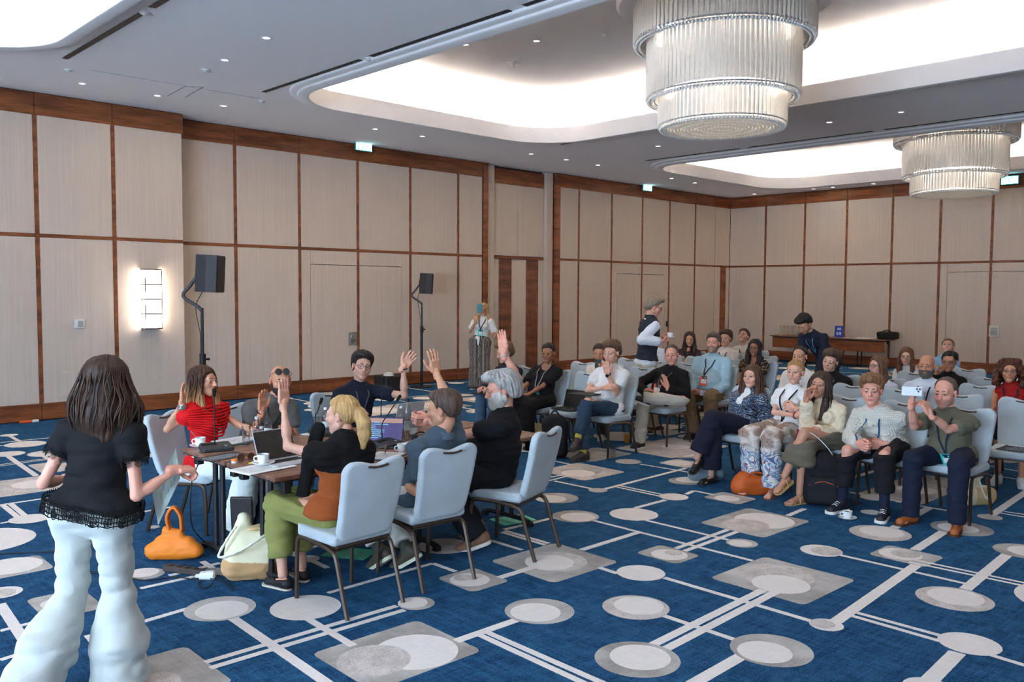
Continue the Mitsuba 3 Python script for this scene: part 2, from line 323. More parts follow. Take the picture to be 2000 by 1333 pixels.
wp('panel', 13.03, 13.23, .0, 2.63, 14.14, 14.2); wp('panel', 13.62, 14.09, 0, 2.63, 14.14, 14.2); wp('panel', 14.49, 14.64, 0, 2.63, 14.14, 14.2)
for x0 in (13.23, 14.09):
    for k in range(8):
        wp('slat', x0 + .006 + k * .0485, x0 + .042 + k * .0485, 0.01, 2.63, 14.12, 14.18, 'walnut', .006)
wp('panel', 21.645, 21.93, BASE, RAIL - .025, 13.975, 14.01); wp('panel', 22.22, 22.40, BASE, RAIL - .025, 13.975, 14.01); wp('panel', 21.645, 22.40, RAIL + .025, BAND, 13.975, 14.01)
wp('slat_board', 21.94, 22.21, 0, RAIL - .02, 13.965, 14.01, 'walnut'); wp('frieze', 21.645, 22.40, BAND, CEIL - .012, 13.97, 14.01, 'walnut'); wp('rail', 21.645, 22.40, RAIL - .025, RAIL + .025, 13.98, 14.01, 'walnut')
# doors set flush into the panelling
def door_leaves(name, along, plane, sign, jl, a0, mid, a1, jr, top):
    dk = None
    def put(nm, p0, p1, z0, z1, d, mat='panel_veneer', par=None):
        lo, hi = sorted((plane - sign * .01, plane + sign * d))
        m = bx(p0, p1, lo, hi, z0, z1, .004) if along == 'x' else bx(lo, hi, p0, p1, z0, z1, .004)
        return obj(nm, m, mat, par) if par else struct(nm, m, mat)
    dk = put(name, a0 + .004, mid - .028, BASE, top, .02)
    put('leaf', mid + .028, a1 - .004, BASE, top, .02, par=dk); put('batten', mid - .026, mid + .026, BASE, top, .026, 'walnut', dk)
    put('kick_board', a0 + .004, a1 - .004, .012, BASE, .03, 'walnut', dk)
    put('side_panel', jl + .03, a0 - .004, BASE, RAIL - .026, .02, par=dk); put('side_panel', a1 + .004, jr - .03, BASE, RAIL - .026, .02, par=dk)
    put('over_panel', a0, mid - .003, top + .008, RAIL - .026, .02, par=dk); put('over_panel', mid + .003, a1, top + .008, RAIL - .026, .02, par=dk)
    put('side_plinth', jl, a0 - .004, .012, BASE, .03, 'walnut', dk); put('side_plinth', a1 + .004, jr, .012, BASE, .03, 'walnut', dk)
    return dk
dk = door_leaves('door_1', 'x', YL, -1, 8.14, 8.36, 9.39, 10.43, 10.64, 2.37)
tag(dk, 'flush double door in the pale panelling with a steel access reader')
d2 = door_leaves('door_2', 'x', YL, -1, 16.96, 17.19, 18.21, 19.2, 19.41, 2.36)
tag(d2, 'flush double door in the far stretch of the left wall')
wb = struct('wall_back', D(XB + .01, XB + .4, YR, YL + .5, 0, CEIL), 'satin', col=lin(46, 30, 22))
BY = [12.82, 11.63, 10.44, 9.24, 8.07, 6.90]
wall_run(wb, 'y', XB, -1, [6.90 - 1.19 * k for k in range(7, 0, -1)] + BY[::-1], None, YR, 13.97, skip=(7.5, 6.3))
d3 = door_leaves('door_3', 'y', XB, -1, 5.71, 5.95, 6.90, 7.87, 8.07, 2.42)
tag(d3, 'flush double door in the back wall beside the white keypad')
# the window wall behind the camera and the plain side wall (both outside the frame)
WX = [(-1.6, .6), (1.2, 3.4), (4.0, 6.2)]
wf = struct('wall_front', cat([D(XN - .3, XN, YR, YL, 0, .5), D(XN - .3, XN, YR, YL, 3.6, CEIL)] + [D(XN - .3, XN, a, b, .5, 3.6) for a, b in zip([YR] + [w[1] for w in WX], [w[0] for w in WX] + [YL])]), 'panel_veneer')
for i, (a, b) in enumerate(WX):
    F_ = lambda y0, y1, z0, z1: D(XN - .2, XN - .1, y0, y1, z0, z1)
    k = struct(f'window_{i + 1}', cat([F_(a, a + .06, .5, 3.6), F_(b - .06, b, .5, 3.6), F_(a + .06, b - .06, .5, .56), F_(a + .06, b - .06, 3.54, 3.6), F_((a + b) / 2 - .03, (a + b) / 2 + .03, .56, 3.54)]), 'satin', col=lin(225, 222, 218))
    m = mesh([[XN - .22, a, .5], [XN - .22, b, .5], [XN - .22, b, 3.6], [XN - .22, a, 3.6]], [[0, 1, 2, 3]])
    obj('sheer_pane', {**mikit.ply(m, 'ceiling_paint'), 'emitter': {'type': 'area', 'radiance': rgb(WINDOW), 'sampling_weight': 3.0}}, None, k)
struct('wall_right', D(XN, XB, YR - .3, YR, 0, CEIL), 'panel_veneer')

# ---- ceiling with three coffers
COF = [(-2.6, 3.10, .6, 11.3), (6.33, 11.77, .3, 11.32), (15.3, 20.98, .0, 11.72)]
def rrect(c, r=1.0, n=14, off=0.0):
    x0, x1, y0, y1 = c; pts, nor = [], []
    for cx, cy, a0 in ((x1 - r, y1 - r, 0), (x0 + r, y1 - r, 90), (x0 + r, y0 + r, 180), (x1 - r, y0 + r, 270)):
        for a in np.radians(np.linspace(a0, a0 + 90, n)):
            d = np.array([math.cos(a), math.sin(a)]); pts.append(np.array([cx, cy]) + d * (r + off))
    return np.array(pts)
hole = Polygon(sbox(XN, YR, XB, YL + .5))
for c in COF: hole = hole.difference(Polygon(rrect(c, off=.26)))
ce = struct('ceiling', flat(hole, CEIL), 'ceiling_paint')
PROF = [(.262, 4.68), (.255, 4.656), (.235, 4.644), (.17, 4.640), (.165, 4.640), (.155, 4.618), (.135, 4.606), (.06, 4.602), (.012, 4.60), (0, 4.606), (0, 4.872), (.008, 4.88), (.03, 4.88), (.03, 4.80), (.36, 4.80), (.37, 5.1), (.34, 5.25), (.26, 5.36), (.12, 5.43), (-.05, 5.45)]
for c in COF:
    rings = [np.c_[rrect(c, off=o), np.full(4 * 14, z)] for o, z in PROF]
    n = 56; f = [[i * n + j, i * n + (j + 1) % n, (i + 1) * n + (j + 1) % n, (i + 1) * n + j] for i in range(len(rings) - 1) for j in range(n)]
    obj('coffer', cat([mesh(np.vstack(rings), f), flat(Polygon(rrect(c, off=-.04)), 5.45)]), 'ceiling_paint', ce, smooth=30)
    a, b = np.c_[rrect(c, off=.10), np.full(n, 4.815)], np.c_[rrect(c, off=.26), np.full(n, 4.815)]
    m = mesh(np.vstack([a, b]), [[j, n + j, n + (j + 1) % n, (j + 1) % n] for j in range(n)])
    if m.face_normals[0][2] < 0: m.faces = m.faces[:, ::-1]
    obj('cove_light', {**mikit.ply(m, 'ceiling_paint'), 'emitter': {'type': 'area', 'radiance': rgb(COVE), 'sampling_weight': 3.0}}, None, ce)
for x, segs in ((3.47, [(8.93, 11.4), (6.3, 8.74), (3.7, 6.1)]), (6.03, [(8.9, 11.3), (6.3, 8.68), (3.7, 6.1), (1.1, 3.5)]), (12.12, [(8.8, 11.25), (6.2, 8.6), (3.7, 6.0), (1.1, 3.5)]), (14.86, [(9.1, 11.34), (6.5, 8.9), (3.9, 6.3), (1.3, 3.7)]), (21.35, [(8.8, 11.3)])):
    for a, b in segs: obj('air_slot', bx(x - .035, x + .035, a, b, CEIL - .004, CEIL + .05), 'satin', ce, col=lin(14, 14, 16))
for a, b in (((328, 187), (361, 169)), ((361, 169), (397, 170)), ((397, 170), (362, 190))):
    p, q = at_z(*a, CEIL)[:2], at_z(*b, CEIL)[:2]; obj('hatch_joint', prism(LineString([p, q]).buffer(.008), CEIL - .002, CEIL + .01), 'satin', ce, col=lin(120, 122, 128))
obj('expansion_joint', prism(LineString([(3.9, 11.75), (6.2, 11.72)]).buffer(.008), CEIL - .002, CEIL + .01), 'satin', ce, col=lin(150, 165, 182))
# ------------------------------------------------------------------ distance fields and surface nets
def surface_nets(val, lo, h):
    val = np.where(val == 0, 1e-6, val); neg = val < 0
    n0, n1, n2 = val.shape
    cnt = np.zeros((n0 - 1, n1 - 1, n2 - 1), np.int8)
    for a, b, c in np.ndindex(2, 2, 2): cnt += neg[a:n0 - 1 + a, b:n1 - 1 + b, c:n2 - 1 + c]
    act = (cnt > 0) & (cnt < 8); idx = np.argwhere(act)
    if len(idx) == 0: return trimesh.Trimesh()
    ids = -np.ones(act.shape, np.int32); ids[act] = np.arange(len(idx))
    corner = np.array([[a, b, c] for a in (0, 1) for b in (0, 1) for c in (0, 1)])
    cv = np.stack([val[idx[:, 0] + a, idx[:, 1] + b, idx[:, 2] + c] for a, b, c in corner], 1)
    s, k = np.zeros((len(idx), 3)), np.zeros(len(idx))
    for i in range(8):
        for j in range(i + 1, 8):
            if np.abs(corner[i] - corner[j]).sum() != 1: continue
            x = (cv[:, i] < 0) != (cv[:, j] < 0)
            t = np.where(x, cv[:, i] / (cv[:, i] - cv[:, j] + 1e-12), 0)
            s += np.where(x[:, None], corner[i] + t[:, None] * (corner[j] - corner[i]), 0); k += x
    v = (idx + s / k[:, None]) * h + lo
    fs = []
    for ax in range(3):
        o1, o2 = [(1, 2), (2, 0), (0, 1)][ax]
        sl = [slice(1, -1)] * 3; sl[ax] = slice(0, -1)
        a = neg[tuple(sl)]; sl2 = list(sl); sl2[ax] = slice(1, None); b = neg[tuple(sl2)]
        for flip, msk in ((False, a & ~b), (True, ~a & b)):
            q = np.argwhere(msk); q = q + np.array([0 if i == ax else 1 for i in range(3)])
            e1, e2 = np.eye(3, dtype=int)[o1], np.eye(3, dtype=int)[o2]
            quad = [q - e1 - e2, q - e2, q, q - e1]
            g = np.stack([ids[tuple(x.T)] for x in quad], 1)
            fs.append(g[:, ::-1] if flip else g)
    f = np.vstack(fs); f = f[(f >= 0).all(1)]
    f = np.vstack([f[:, [0, 1, 2]], f[:, [0, 2, 3]]])
    return trimesh.Trimesh(v, f, process=False)
def relax(m, it=1, lam=0.5):
    v, f = np.asarray(m.vertices).copy(), np.asarray(m.faces)
    e = np.vstack([f[:, [0, 1]], f[:, [1, 2]], f[:, [2, 0]]]); e = np.vstack([e, e[:, ::-1]])
    deg = np.bincount(e[:, 0], minlength=len(v))[:, None] + 1e-9
    for _ in range(it):
        for l in (lam, -lam * 1.04):
            s = np.zeros_like(v)
            for k in range(3): s[:, k] = np.bincount(e[:, 0], v[e[:, 1], k], len(v))
            v += l * (s / deg - v)
    return trimesh.Trimesh(v, f, process=False)
def vnormals(m):
    v, f = np.asarray(m.vertices), np.asarray(m.faces); n = np.zeros_like(v); c = np.cross(v[f[:, 1]] - v[f[:, 0]], v[f[:, 2]] - v[f[:, 0]])
    for k in range(3):
        for a in range(3): n[:, k] += np.bincount(f[:, a], c[:, k], len(v))
    return n / (np.linalg.norm(n, axis=1, keepdims=True) + 1e-12)
def cap(a, b, ra, rb=None): return ('cap', np.asarray(a, float), np.asarray(b, float), ra, ra if rb is None else rb)
def ell(c, r, M=None): return ('ell', np.asarray(c, float), np.asarray(r, float), M)
def ecap(a, b, ra, rb, fwd, flat_):  # a capsule flattened along fwd
    return ('ecap', np.asarray(a, float), np.asarray(b, float), ra, rb, np.asarray(fwd, float), flat_)
def box_(c, hx, M=None, r=.01): return ('box', np.asarray(c, float), np.asarray(hx, float), M, r)
def prim_eval(p, P):
    k = p[0]
    if k == 'cap':
        _, a, b, ra, rb = p; ab = b - a; L = ab @ ab
        t = np.clip(((P - a) @ ab) / L, 0, 1) if L > 1e-12 else np.zeros(P.shape[:-1])
        return np.linalg.norm(P - a - t[..., None] * ab, axis=-1) - (ra + t * (rb - ra))
    if k == 'ecap':
        _, a, b, ra, rb, fw, fl = p; ab = b - a; L = ab @ ab
        t = np.clip(((P - a) @ ab) / L, 0, 1) if L > 1e-12 else np.zeros(P.shape[:-1])
        d = P - a - t[..., None] * ab; c = d @ fw
        d = d + (c / fl - c)[..., None] * fw
        return (np.linalg.norm(d, axis=-1) - (ra + t * (rb - ra))) * (0.5 + 0.5 * fl)
    if k == 'ell':
        _, c, r, M = p; d = P - c
        if M is not None: d = d @ M.T
        q = np.linalg.norm(d / r, axis=-1); g = np.linalg.norm(d / (r * r), axis=-1) + 1e-9
        return q * (q - 1) / g
    if k == 'box':
        _, c, hx, M, r = p; d = P - c
        if M is not None: d = d @ M.T
        q = np.abs(d) - (hx - r); return np.linalg.norm(np.maximum(q, 0), axis=-1) + np.minimum(q.max(-1), 0) - r
def prim_box(p):
    k = p[0]
    if k in ('cap', 'ecap'):
        r = max(p[3], p[4]); return np.minimum(p[1], p[2]) - r, np.maximum(p[1], p[2]) + r
    r = max(p[2]) if k == 'ell' else np.linalg.norm(p[2]); return p[1] - r, p[1] + r
def field(prims, lo, hi, h, k=0.02, grow=0.0, cut=(), post=None):
    "smooth union of prims (each may be (prim, 'sub', k)), grown, then cut by functions"
    n = np.maximum(np.ceil((hi - lo) / h).astype(int) + 1, 3)
    ax = [lo[i] + h * np.arange(n[i]) for i in range(3)]
    val = np.full(n, 0.08, np.float32)
    for p in prims:
        kk, sub = k, False
        if isinstance(p[0], tuple): p, mode, kk = p; sub = mode == 'sub'
        a, b = prim_box(p); m = kk + grow + 2.5 * h
        i0 = np.maximum(np.floor((a - m - lo) / h).astype(int), 0); i1 = np.minimum(np.ceil((b + m - lo) / h).astype(int) + 1, n)
        if (i1 <= i0).any(): continue
        P = np.stack(np.meshgrid(*[ax[i][i0[i]:i1[i]] for i in range(3)], indexing='ij'), -1)
        d = prim_eval(p, P) - (0 if sub else grow); sl = tuple(slice(i0[i], i1[i]) for i in range(3)); v = val[sl]
        if sub:
            hh = np.maximum(kk - np.abs(-d - v), 0) / max(kk, 1e-6); val[sl] = np.maximum(v, -d) + hh * hh * kk * .25
        else:
            hh = np.maximum(kk - np.abs(d - v), 0) / max(kk, 1e-6); val[sl] = np.minimum(v, d) - hh * hh * kk * .25
    if cut or post:
        P = np.stack(np.meshgrid(*ax, indexing='ij'), -1)
        for c in cut: val = np.maximum(val, c(P))
        if post: val = post(val, P)
    return val
def sdf(prims, h, k=0.02, grow=0.0, cut=(), smooth=1, post=None, pad=None):
    bs = [prim_box(p[0] if isinstance(p[0], tuple) else p) for p in prims if not (isinstance(p[0], tuple) and p[1] == 'sub')]
    pad = (k * .3 + grow + 3 * h) if pad is None else pad
    lo, hi = np.min([b[0] for b in bs], 0) - pad, np.max([b[1] for b in bs], 0) + pad
    val = field(prims, lo, hi, h, k, grow, cut, post)
    for a in range(3):  # closed at the border
        s = [slice(None)] * 3
        for e in (0, -1): s[a] = e; val[tuple(s)] = np.maximum(val[tuple(s)], 1e-3)
    m = surface_nets(val, lo, h)
    return relax(m, smooth) if smooth and len(m.faces) else m
def half(n, p):  # keeps the side where (P - p).n < 0
    n = np.asarray(n, float) / np.linalg.norm(n); p = np.asarray(p, float)
    return lambda P: (P - p) @ n
# ------------------------------------------------------------------ lights, signs and fittings on walls and ceiling
rim = mikit.ply(lathe([(.034, -.002), (.05, -.006), (.058, -.003), (.058, .0)], 20), 'ceiling_paint', smooth=30)
def lamp_disc(r, z, rad, w, n=16):
    a = np.arange(n) * 2 * np.pi / n; v = np.r_[np.c_[r * np.cos(a), r * np.sin(a), np.full(n, z)], [[0, 0, z]]]
    return {**mikit.ply(mesh(v, [[(j + 1) % n, j, n] for j in range(n)]), 'ceiling_paint'), 'emitter': {'type': 'area', 'radiance': rgb(rad), 'sampling_weight': w}}
DL = [(4.78,8.88),(4.87,10.08),(4.05,12.6),(5.06,12.6),(6.05,12.58),(8.75,12.48),(9.75,12.45),(12.53,12.45),(13.59,12.46),(14.64,12.48),(13.55,10.06),(17.59,12.63),(18.68,12.7),(21.95,12.93),(21.95,11.17),(21.95,10.63),(21.95,9.56),(13.61,6.68),(13.61,5.53),(21.95,7.4),(4.8,6.5),(4.8,4.2),(13.6,3.2),(21.95,5.2),(21.95,3.0)]
lamp = lamp_disc(.036, -.003, np.array(DOWN) * 12, .12)
for i, (x, y) in enumerate(DL + [(8.9, 8.75), (8.3, 9.6)]):
    z = CEIL if i < len(DL) else 5.45
    t = thing('ceiling_downlight', 'small round white downlight glowing in the flat ceiling' if i < len(DL) else 'small round downlight inside the middle ceiling recess', 'light', 'downlights of the flat ceiling' if i < len(DL) else 'downlights of the ceiling recess')
    obj('rim', rim, None, t, world=T().translate([x, y, z])); obj('lamp', lamp, None, t, world=T().translate([x, y, z]))
def dome(x, y, z, name, label, c, r=.06, hgt=.045):
    t = thing(name, label, c); obj('base', mv(lathe([(0, -.012), (r, -.012), (r, 0)], 20), x, y, z), 'ceiling_paint', t)
    obj('head', mv(lathe([(0, -hgt), (r * .45, -hgt), (r * .6, -hgt * .6), (r * .62, -.012)], 20), x, y, z), 'satin', t, col=lin(206, 204, 200), smooth=40)
p = at_z(1003, 122, 5.45); dome(p[0], p[1], 5.45, 'smoke_detector', 'white round smoke detector on the middle ceiling recess', 'smoke detector', .085, .07)
p = at_z(1182, 67, 5.45); dome(p[0], p[1], 5.45, 'sprinkler', 'white ceiling sprinkler in the middle recess near the big chandelier', 'sprinkler', .06)
for (u, v), w in (((133, 136), 'near the upper left ceiling recess'), ((401, 136), 'between the two ceiling slots above the speaker stand'), ((511, 197), 'beside the end of the long ceiling slot'), ((720, 114), 'between two lengths of the long black slot'), ((282, 24), 'between two lengths of the slot by the left recess')):
    p = at_z(u, v, CEIL); dome(p[0], p[1], CEIL, 'sprinkler', 'small white ceiling sprinkler ' + w, 'sprinkler', .05, .03)
# exit signs with the running figure and an arrow
def exit_sign(p, yaw, label):
    t = thing('exit_sign', label, 'exit sign'); w = frame_xy(p[0], p[1], yaw, p[2])
    obj('housing', bx(-.035, .0, -.19, .19, -.1, .1, .01), 'satin', t, col=lin(60, 160, 170), world=w)
    m = bx(.001, .006, -.18, .18, -.09, .09)
    obj('face', {**mikit.ply(m, 'ceiling_paint'), 'emitter': {'type': 'area', 'radiance': rgb(EXIT_G), 'sampling_weight': .15}}, None, t, world=w)
    arrow = Polygon([(-.13, -.015), (-.08, -.015), (-.08, -.045), (-.03, 0), (-.08, .045), (-.08, .015), (-.13, .015)])
    man = unary_union([Point(.075, .05).buffer(.014), LineString([(.07, .03), (.06, -.01)]).buffer(.014), LineString([(.06, -.01), (.085, -.03), (.075, -.06)]).buffer(.008), LineString([(.06, -.01), (.04, -.035), (.015, -.04)]).buffer(.008), LineString([(.07, .025), (.1, .01)]).buffer(.006), LineString([(.068, .025), (.04, .02), (.035, 0)]).buffer(.006)])
    door = sbox(.105, -.07, .15, .07)
    pic = prism(unary_union([arrow, man, door]), 0, .002); v = np.asarray(pic.vertices); pic.vertices = np.c_[v[:, 2] + .007, v[:, 0], v[:, 1]]
    obj('pictogram', {**mikit.ply(pic, 'ceiling_paint'), 'emitter': {'type': 'area', 'radiance': rgb([4, 8, 8]), 'sampling_weight': .05}}, None, t, world=w)
p = at_y(711, 285, 13.86); exit_sign(p, -math.pi / 2, 'lit green exit sign above the flush double door on the left wall')
p = at_y(1265, 366, 13.86); exit_sign(p, -math.pi / 2, 'lit green exit sign in the far stretch of the left wall')
p = at_x(1972, 352, XB - .14); exit_sign(p, math.pi, 'lit green exit sign on the back wall right of the small chandelier')
# wall sconce with four glowing cells
p = at_y(297, 585, 13.5); hz = 1.02 / 2
t = thing('wall_sconce', 'tall glowing wall sconce of four stacked white cells', 'wall light')
x, z = p[0], p[2]; zt, zb = at_y(297, 527, 13.5)[2], at_y(297, 642, 13.5)[2]; n4 = (zt - zb) / 4
for k in range(4):
    obj('cell', {**mikit.ply(bx(x - .125, x + .125, 13.44, 13.595, zb + k * n4 + .008, zb + (k + 1) * n4 - .008, .006), 'ceiling_paint'), 'emitter': {'type': 'area', 'radiance': rgb(SCONCE), 'sampling_weight': .4}}, None, t)
for k in range(5): obj('brass_band', bx(x - .132, x + .132, 13.435, 13.6, zb + k * n4 - .008, zb + k * n4 + .008, .003), 'bronze', t)
obj('side_rail', bx(x - .130, x - .122, 13.432, 13.44, zb, zt), 'bronze', t); obj('side_rail', bx(x + .122, x + .130, 13.432, 13.44, zb, zt), 'bronze', t)
# thermostat, wall hatch, access readers, keypad
p = at_y(154, 633, 13.6); t = thing('thermostat', 'white square thermostat on the pale panel left of the sconce', 'thermostat')
obj('case', mv(bx(-.065, .065, 13.555, 13.6, -.065, .065, .008), p[0], 0, p[2]), 'satin', t, col=lin(226, 226, 224)); obj('display', mv(bx(-.025, .05, 13.552, 13.556, -.045, .045), p[0], 0, p[2]), 'satin', t, col=lin(168, 170, 170)); obj('button', mv(bx(.03, .04, 13.549, 13.553, -.03, -.02), p[0], 0, p[2]), 'satin', t, col=lin(210, 220, 228))
a, b = at_y(117, 727, 13.6), at_y(205, 790, 13.6); obj('service_hatch', bx(a[0], b[0], 13.592, 13.601, .32, a[2], .003), 'panel_veneer', wl)
p = at_y(689, 662, 13.97); t = thing('card_reader', 'steel card reader plate on the flush door behind the man in glasses', 'card reader')
obj('plate', mv(bx(-.09, .09, 13.955, 13.982, -.125, .125, .006), p[0], 0, p[2]), 'satin', t, col=lin(124, 120, 116)); obj('slot', mv(bx(-.05, .055, 13.948, 13.957, .02, .075, .004), p[0], 0, p[2]), 'steel', t); obj('keyhole', mv(bx(.035, .05, 13.948, 13.957, -.05, -.02), p[0], 0, p[2]), 'satin', t, col=lin(30, 30, 30)); obj('handle_recess', mv(bx(-.05, .02, 13.95, 13.957, -.085, .005, .003), p[0], 0, p[2]), 'satin', t, col=lin(96, 92, 90))
p = at_x(1942, 647.5, XB - .03); t = thing('keypad', 'white wall keypad by the door in the back wall', 'keypad')
obj('case', mv(bx(XB - .06, XB - .02, -.11, .11, -.13, .13, .008), 0, p[1], p[2]), 'satin', t, col=lin(214, 212, 204)); obj('screen', mv(bx(XB - .064, XB - .06, -.075, .075, .03, .09), 0, p[1], p[2]), 'satin', t, col=lin(178, 176, 166)); obj('key_panel', mv(bx(XB - .064, XB - .06, -.075, .075, -.1, .02), 0, p[1], p[2]), 'satin', t, col=lin(160, 164, 168))
p = at_y(1302, 633, 13.97); t = thing('door_knob', 'small dark lock knob on the far flush door', 'door lock'); obj('rose', mv(bx(-.03, .03, 13.95, 13.98, -.07, .07, .01), p[0], 0, p[2]), 'satin', t, col=lin(40, 34, 30)); obj('knob', mv(mv(lathe([(0, .03), (.022, .03), (.026, .015), (.012, 0)], 12), rx=math.pi / 2), p[0], 13.95, p[2] + .03), 'bronze', t)

# ------------------------------------------------------------------ chandeliers
def rod_mesh(L, r=.017):
    a = np.radians([90, 210, 330]); rings = []
    for z, s in ((0, .35), (-.02, 1), (-L + .025, 1), (-L, .25)): rings.append(np.c_[np.cos(a) * r * s, np.sin(a) * r * s, np.full(3, z)])
    f = [[i * 3 + j, (i + 1) * 3 + j, (i + 1) * 3 + (j + 1) % 3, i * 3 + (j + 1) % 3] for i in range(3) for j in range(3)]
    return mesh(np.vstack(rings), f)
def chandelier(cx, cy, label, s=1.0, single=True):
    t = thing('chandelier', label, 'chandelier')
    tiers = [(1.05, 5.34, 4.85, 108), (.89, 4.98, 4.19, 96), (.74, 4.26, 3.86, 84)]
    w0 = T().translate([cx, cy, 0])
    obj('canopy', lathe([(0, 5.30), (1.24 * s, 5.30), (1.27 * s, 5.33), (1.27 * s, 5.38), (1.2 * s, 5.45)], 64), 'ceiling_paint', t, smooth=30, world=w0)
    for k, (r, z1, z0, n) in enumerate(tiers):
        r *= s; d = mikit.ply(rod_mesh(z1 - z0), 'crystal')
        ms = []
        for i in range(n):
            a = 2 * math.pi * i / n
            if single: obj('crystal_rod', d, None, t, world=T().translate([cx + r * math.cos(a), cy + r * math.sin(a), z1]).rotate([0, 0, 1], math.degrees(a)))
            else: ms.append(mv(rod_mesh(z1 - z0), r * math.cos(a), r * math.sin(a), z1, rz=a))
            b = a + math.pi / n; ms.append(mv(rod_mesh(z1 - z0, .016), (r - .035) * math.cos(b), (r - .035) * math.sin(b), z1, rz=b))
        q = obj('crystal_rods', ms, 'crystal', t, world=w0); tag(q, kind='stuff')
        rr = lambda R, z: tube([[R * math.cos(a), R * math.sin(a), z] for a in np.linspace(0, 2 * np.pi, 72, endpoint=False)], .009, 6, closed=True)
        obj('steel_ring', [rr(r, z0 + .03), rr(r - .05, z0 + .012), rr(r - .09, z0 + .012)], 'steel', t, smooth=40, world=w0)
        beads = []
        bead = trimesh.creation.icosphere(subdivisions=0, radius=.014)
        for R in (r - .015, r - .065):
            m_ = int(2 * math.pi * R / .042)
            for i in range(m_): beads.append(mv(bead, R * math.cos(2 * math.pi * i / m_), R * math.sin(2 * math.pi * i / m_), z0 - .008))
        tag(obj('crystal_beads', beads, 'porcelain', t, world=w0), kind='stuff')
        # the lit core behind the rods
        core = lathe([(r * .8, z1 - .02), (r * .8, z0 + (.10 if k < 2 else .06))], 40)
        obj('lamp_core', {**mikit.ply(core, 'ceiling_paint'), 'emitter': {'type': 'area', 'radiance': rgb(np.array(CHAND) * (.10, .22, .30)[k]), 'sampling_weight': .8}}, None, t, world=w0)
    r = .74 * s; beads = []
    bead = trimesh.creation.icosphere(subdivisions=0, radius=.017)
    R = .02
    while R < r - .02:
        m_ = max(1, int(2 * math.pi * R / .04))
        for i in range(m_): beads.append(mv(bead, R * math.cos(2 * math.pi * i / m_), R * math.sin(2 * math.pi * i / m_), 3.852 + .006 * math.sin(R * 40)))
        R += .04
    tag(obj('crystal_plate', beads, 'crystal', t, world=w0), kind='stuff')
    pl = lathe([(r - .02, 3.874), (.0, 3.874)], 48)
    if pl.face_normals[0][2] > 0: pl.faces = pl.faces[:, ::-1]
    obj('lit_plate', {**mikit.ply(pl, 'ceiling_paint'), 'emitter': {'type': 'area', 'radiance': rgb([.62, .54, .42]), 'sampling_weight': .2}}, None, t, world=w0)
chandelier(9.05, 5.79, 'large tiered crystal chandelier hanging nearest the camera')
chandelier(18.14, 6.31, 'smaller-looking tiered crystal chandelier in the far ceiling recess', 1.05, False)

# ------------------------------------------------------------------ banquet chairs
def chair_meshes():
    # seat cushion
    pts = sbox(-.215, -.215, .235, .215).buffer(.0)
    seat = sdf([box_([.01, 0, .437], [.225, .222, .036], None, .03)], .011, k=.01, cut=[lambda P: (np.hypot(np.maximum(P[..., 0] - .13, 0), np.maximum(np.abs(P[..., 1]) - .115, 0)) - .105)])
    # back: a rounded panel with a saddle in its top edge
    def back_post(val, P):
        y, z = P[..., 1], P[..., 2]; zz = (z - .425) / .49
        x0 = -.205 - .125 * zz + .45 * (y * y) * .35 - .012 * np.sin(np.clip(zz, 0, 1) * 3.1)
        w = .198 + .03 * np.clip(zz, 0, 1)
        top = .915 - .03 * np.exp(-(y / .085) ** 2) + .002
        q = np.stack([np.abs(y) - (w - .075), np.abs(z - (.425 + top) / 2) - ((top - .425) / 2 - .075)], -1)
        d2 = np.linalg.norm(np.maximum(q, 0), axis=-1) + np.minimum(q.max(-1), 0) - .075
        dx = np.abs(P[..., 0] - x0) - .028
        e = np.stack([d2 + .022, dx + .022], -1)
        return (np.linalg.norm(np.maximum(e, 0), axis=-1) + np.minimum(e.max(-1), 0) - .022).astype(np.float32)
    back = sdf([box_([-.26, 0, .66], [.13, .25, .28])], .011, post=back_post, pad=.0)
    # piping round the edge, hand slot
    a = np.linspace(-.07, .07, 9); x = -.205 - .125 * .93
    slot = tube([[x - .034, y, .871 + 1.6 * y * y] for y in a], .0075, 6)
    slot2 = tube([[x + .024, y, .873 + 1.6 * y * y] for y in a], .0075, 6)
    legs = []
    for s in (-1, 1):
        y = .205 * s
        pts = bezier([[.205, y, 0], [.2, y, .2], [.192, y, .345], [.165, y, .388], [.1, y, .396], [-.06, y, .388], [-.17, y, .37], [-.215, y, .335], [-.265, y, .18], [-.325, y, 0]], 5)
        legs.append(tube(pts, .0145, 6))
    bar = cat([tube([[.1, -.2, .385], [.1, .2, .385]], .01, 6), tube([[-.16, -.2, .372], [-.16, .2, .372]], .012, 6), bx(-.2, .2, -.19, .19, .385, .402, .004)])
    glide = [mv(lathe([(0, 0), (.018, 0), (.018, .012), (0, .012)], 8), xx, yy, 0) for yy in (-.205, .205) for xx in (.205, -.325)]
    return seat, back, slot, slot2, legs, bar, glide
_seat, _back, _slot, _slot2, _legs, _bar, _gl = chair_meshes()
CH = dict(seat=mikit.ply(_seat, 'chair_fabric', smooth=True), backrest=mikit.ply(_back, 'chair_fabric', smooth=True), grip_slot=mikit.ply(cat([_slot, _slot2]), 'bronze', smooth=True),
          l0=mikit.ply(_legs[0], 'bronze', smooth=40), l1=mikit.ply(_legs[1], 'bronze', smooth=40), under_frame=mikit.ply(_bar, 'bronze', smooth=30))
def chair(x, y, yaw, label, group=None):
    t = thing('banquet_chair', label, 'chair', group); w = frame_xy(x, y, yaw)
    obj('seat', CH['seat'], None, t, world=w); obj('backrest', CH['backrest'], None, t, world=w); obj('grip_slot', CH['grip_slot'], None, t, world=w)
    obj('leg_frame', CH['l0'], None, t, world=w); obj('leg_frame', CH['l1'], None, t, world=w); obj('under_frame', CH['under_frame'], None, t, world=w)
    return t
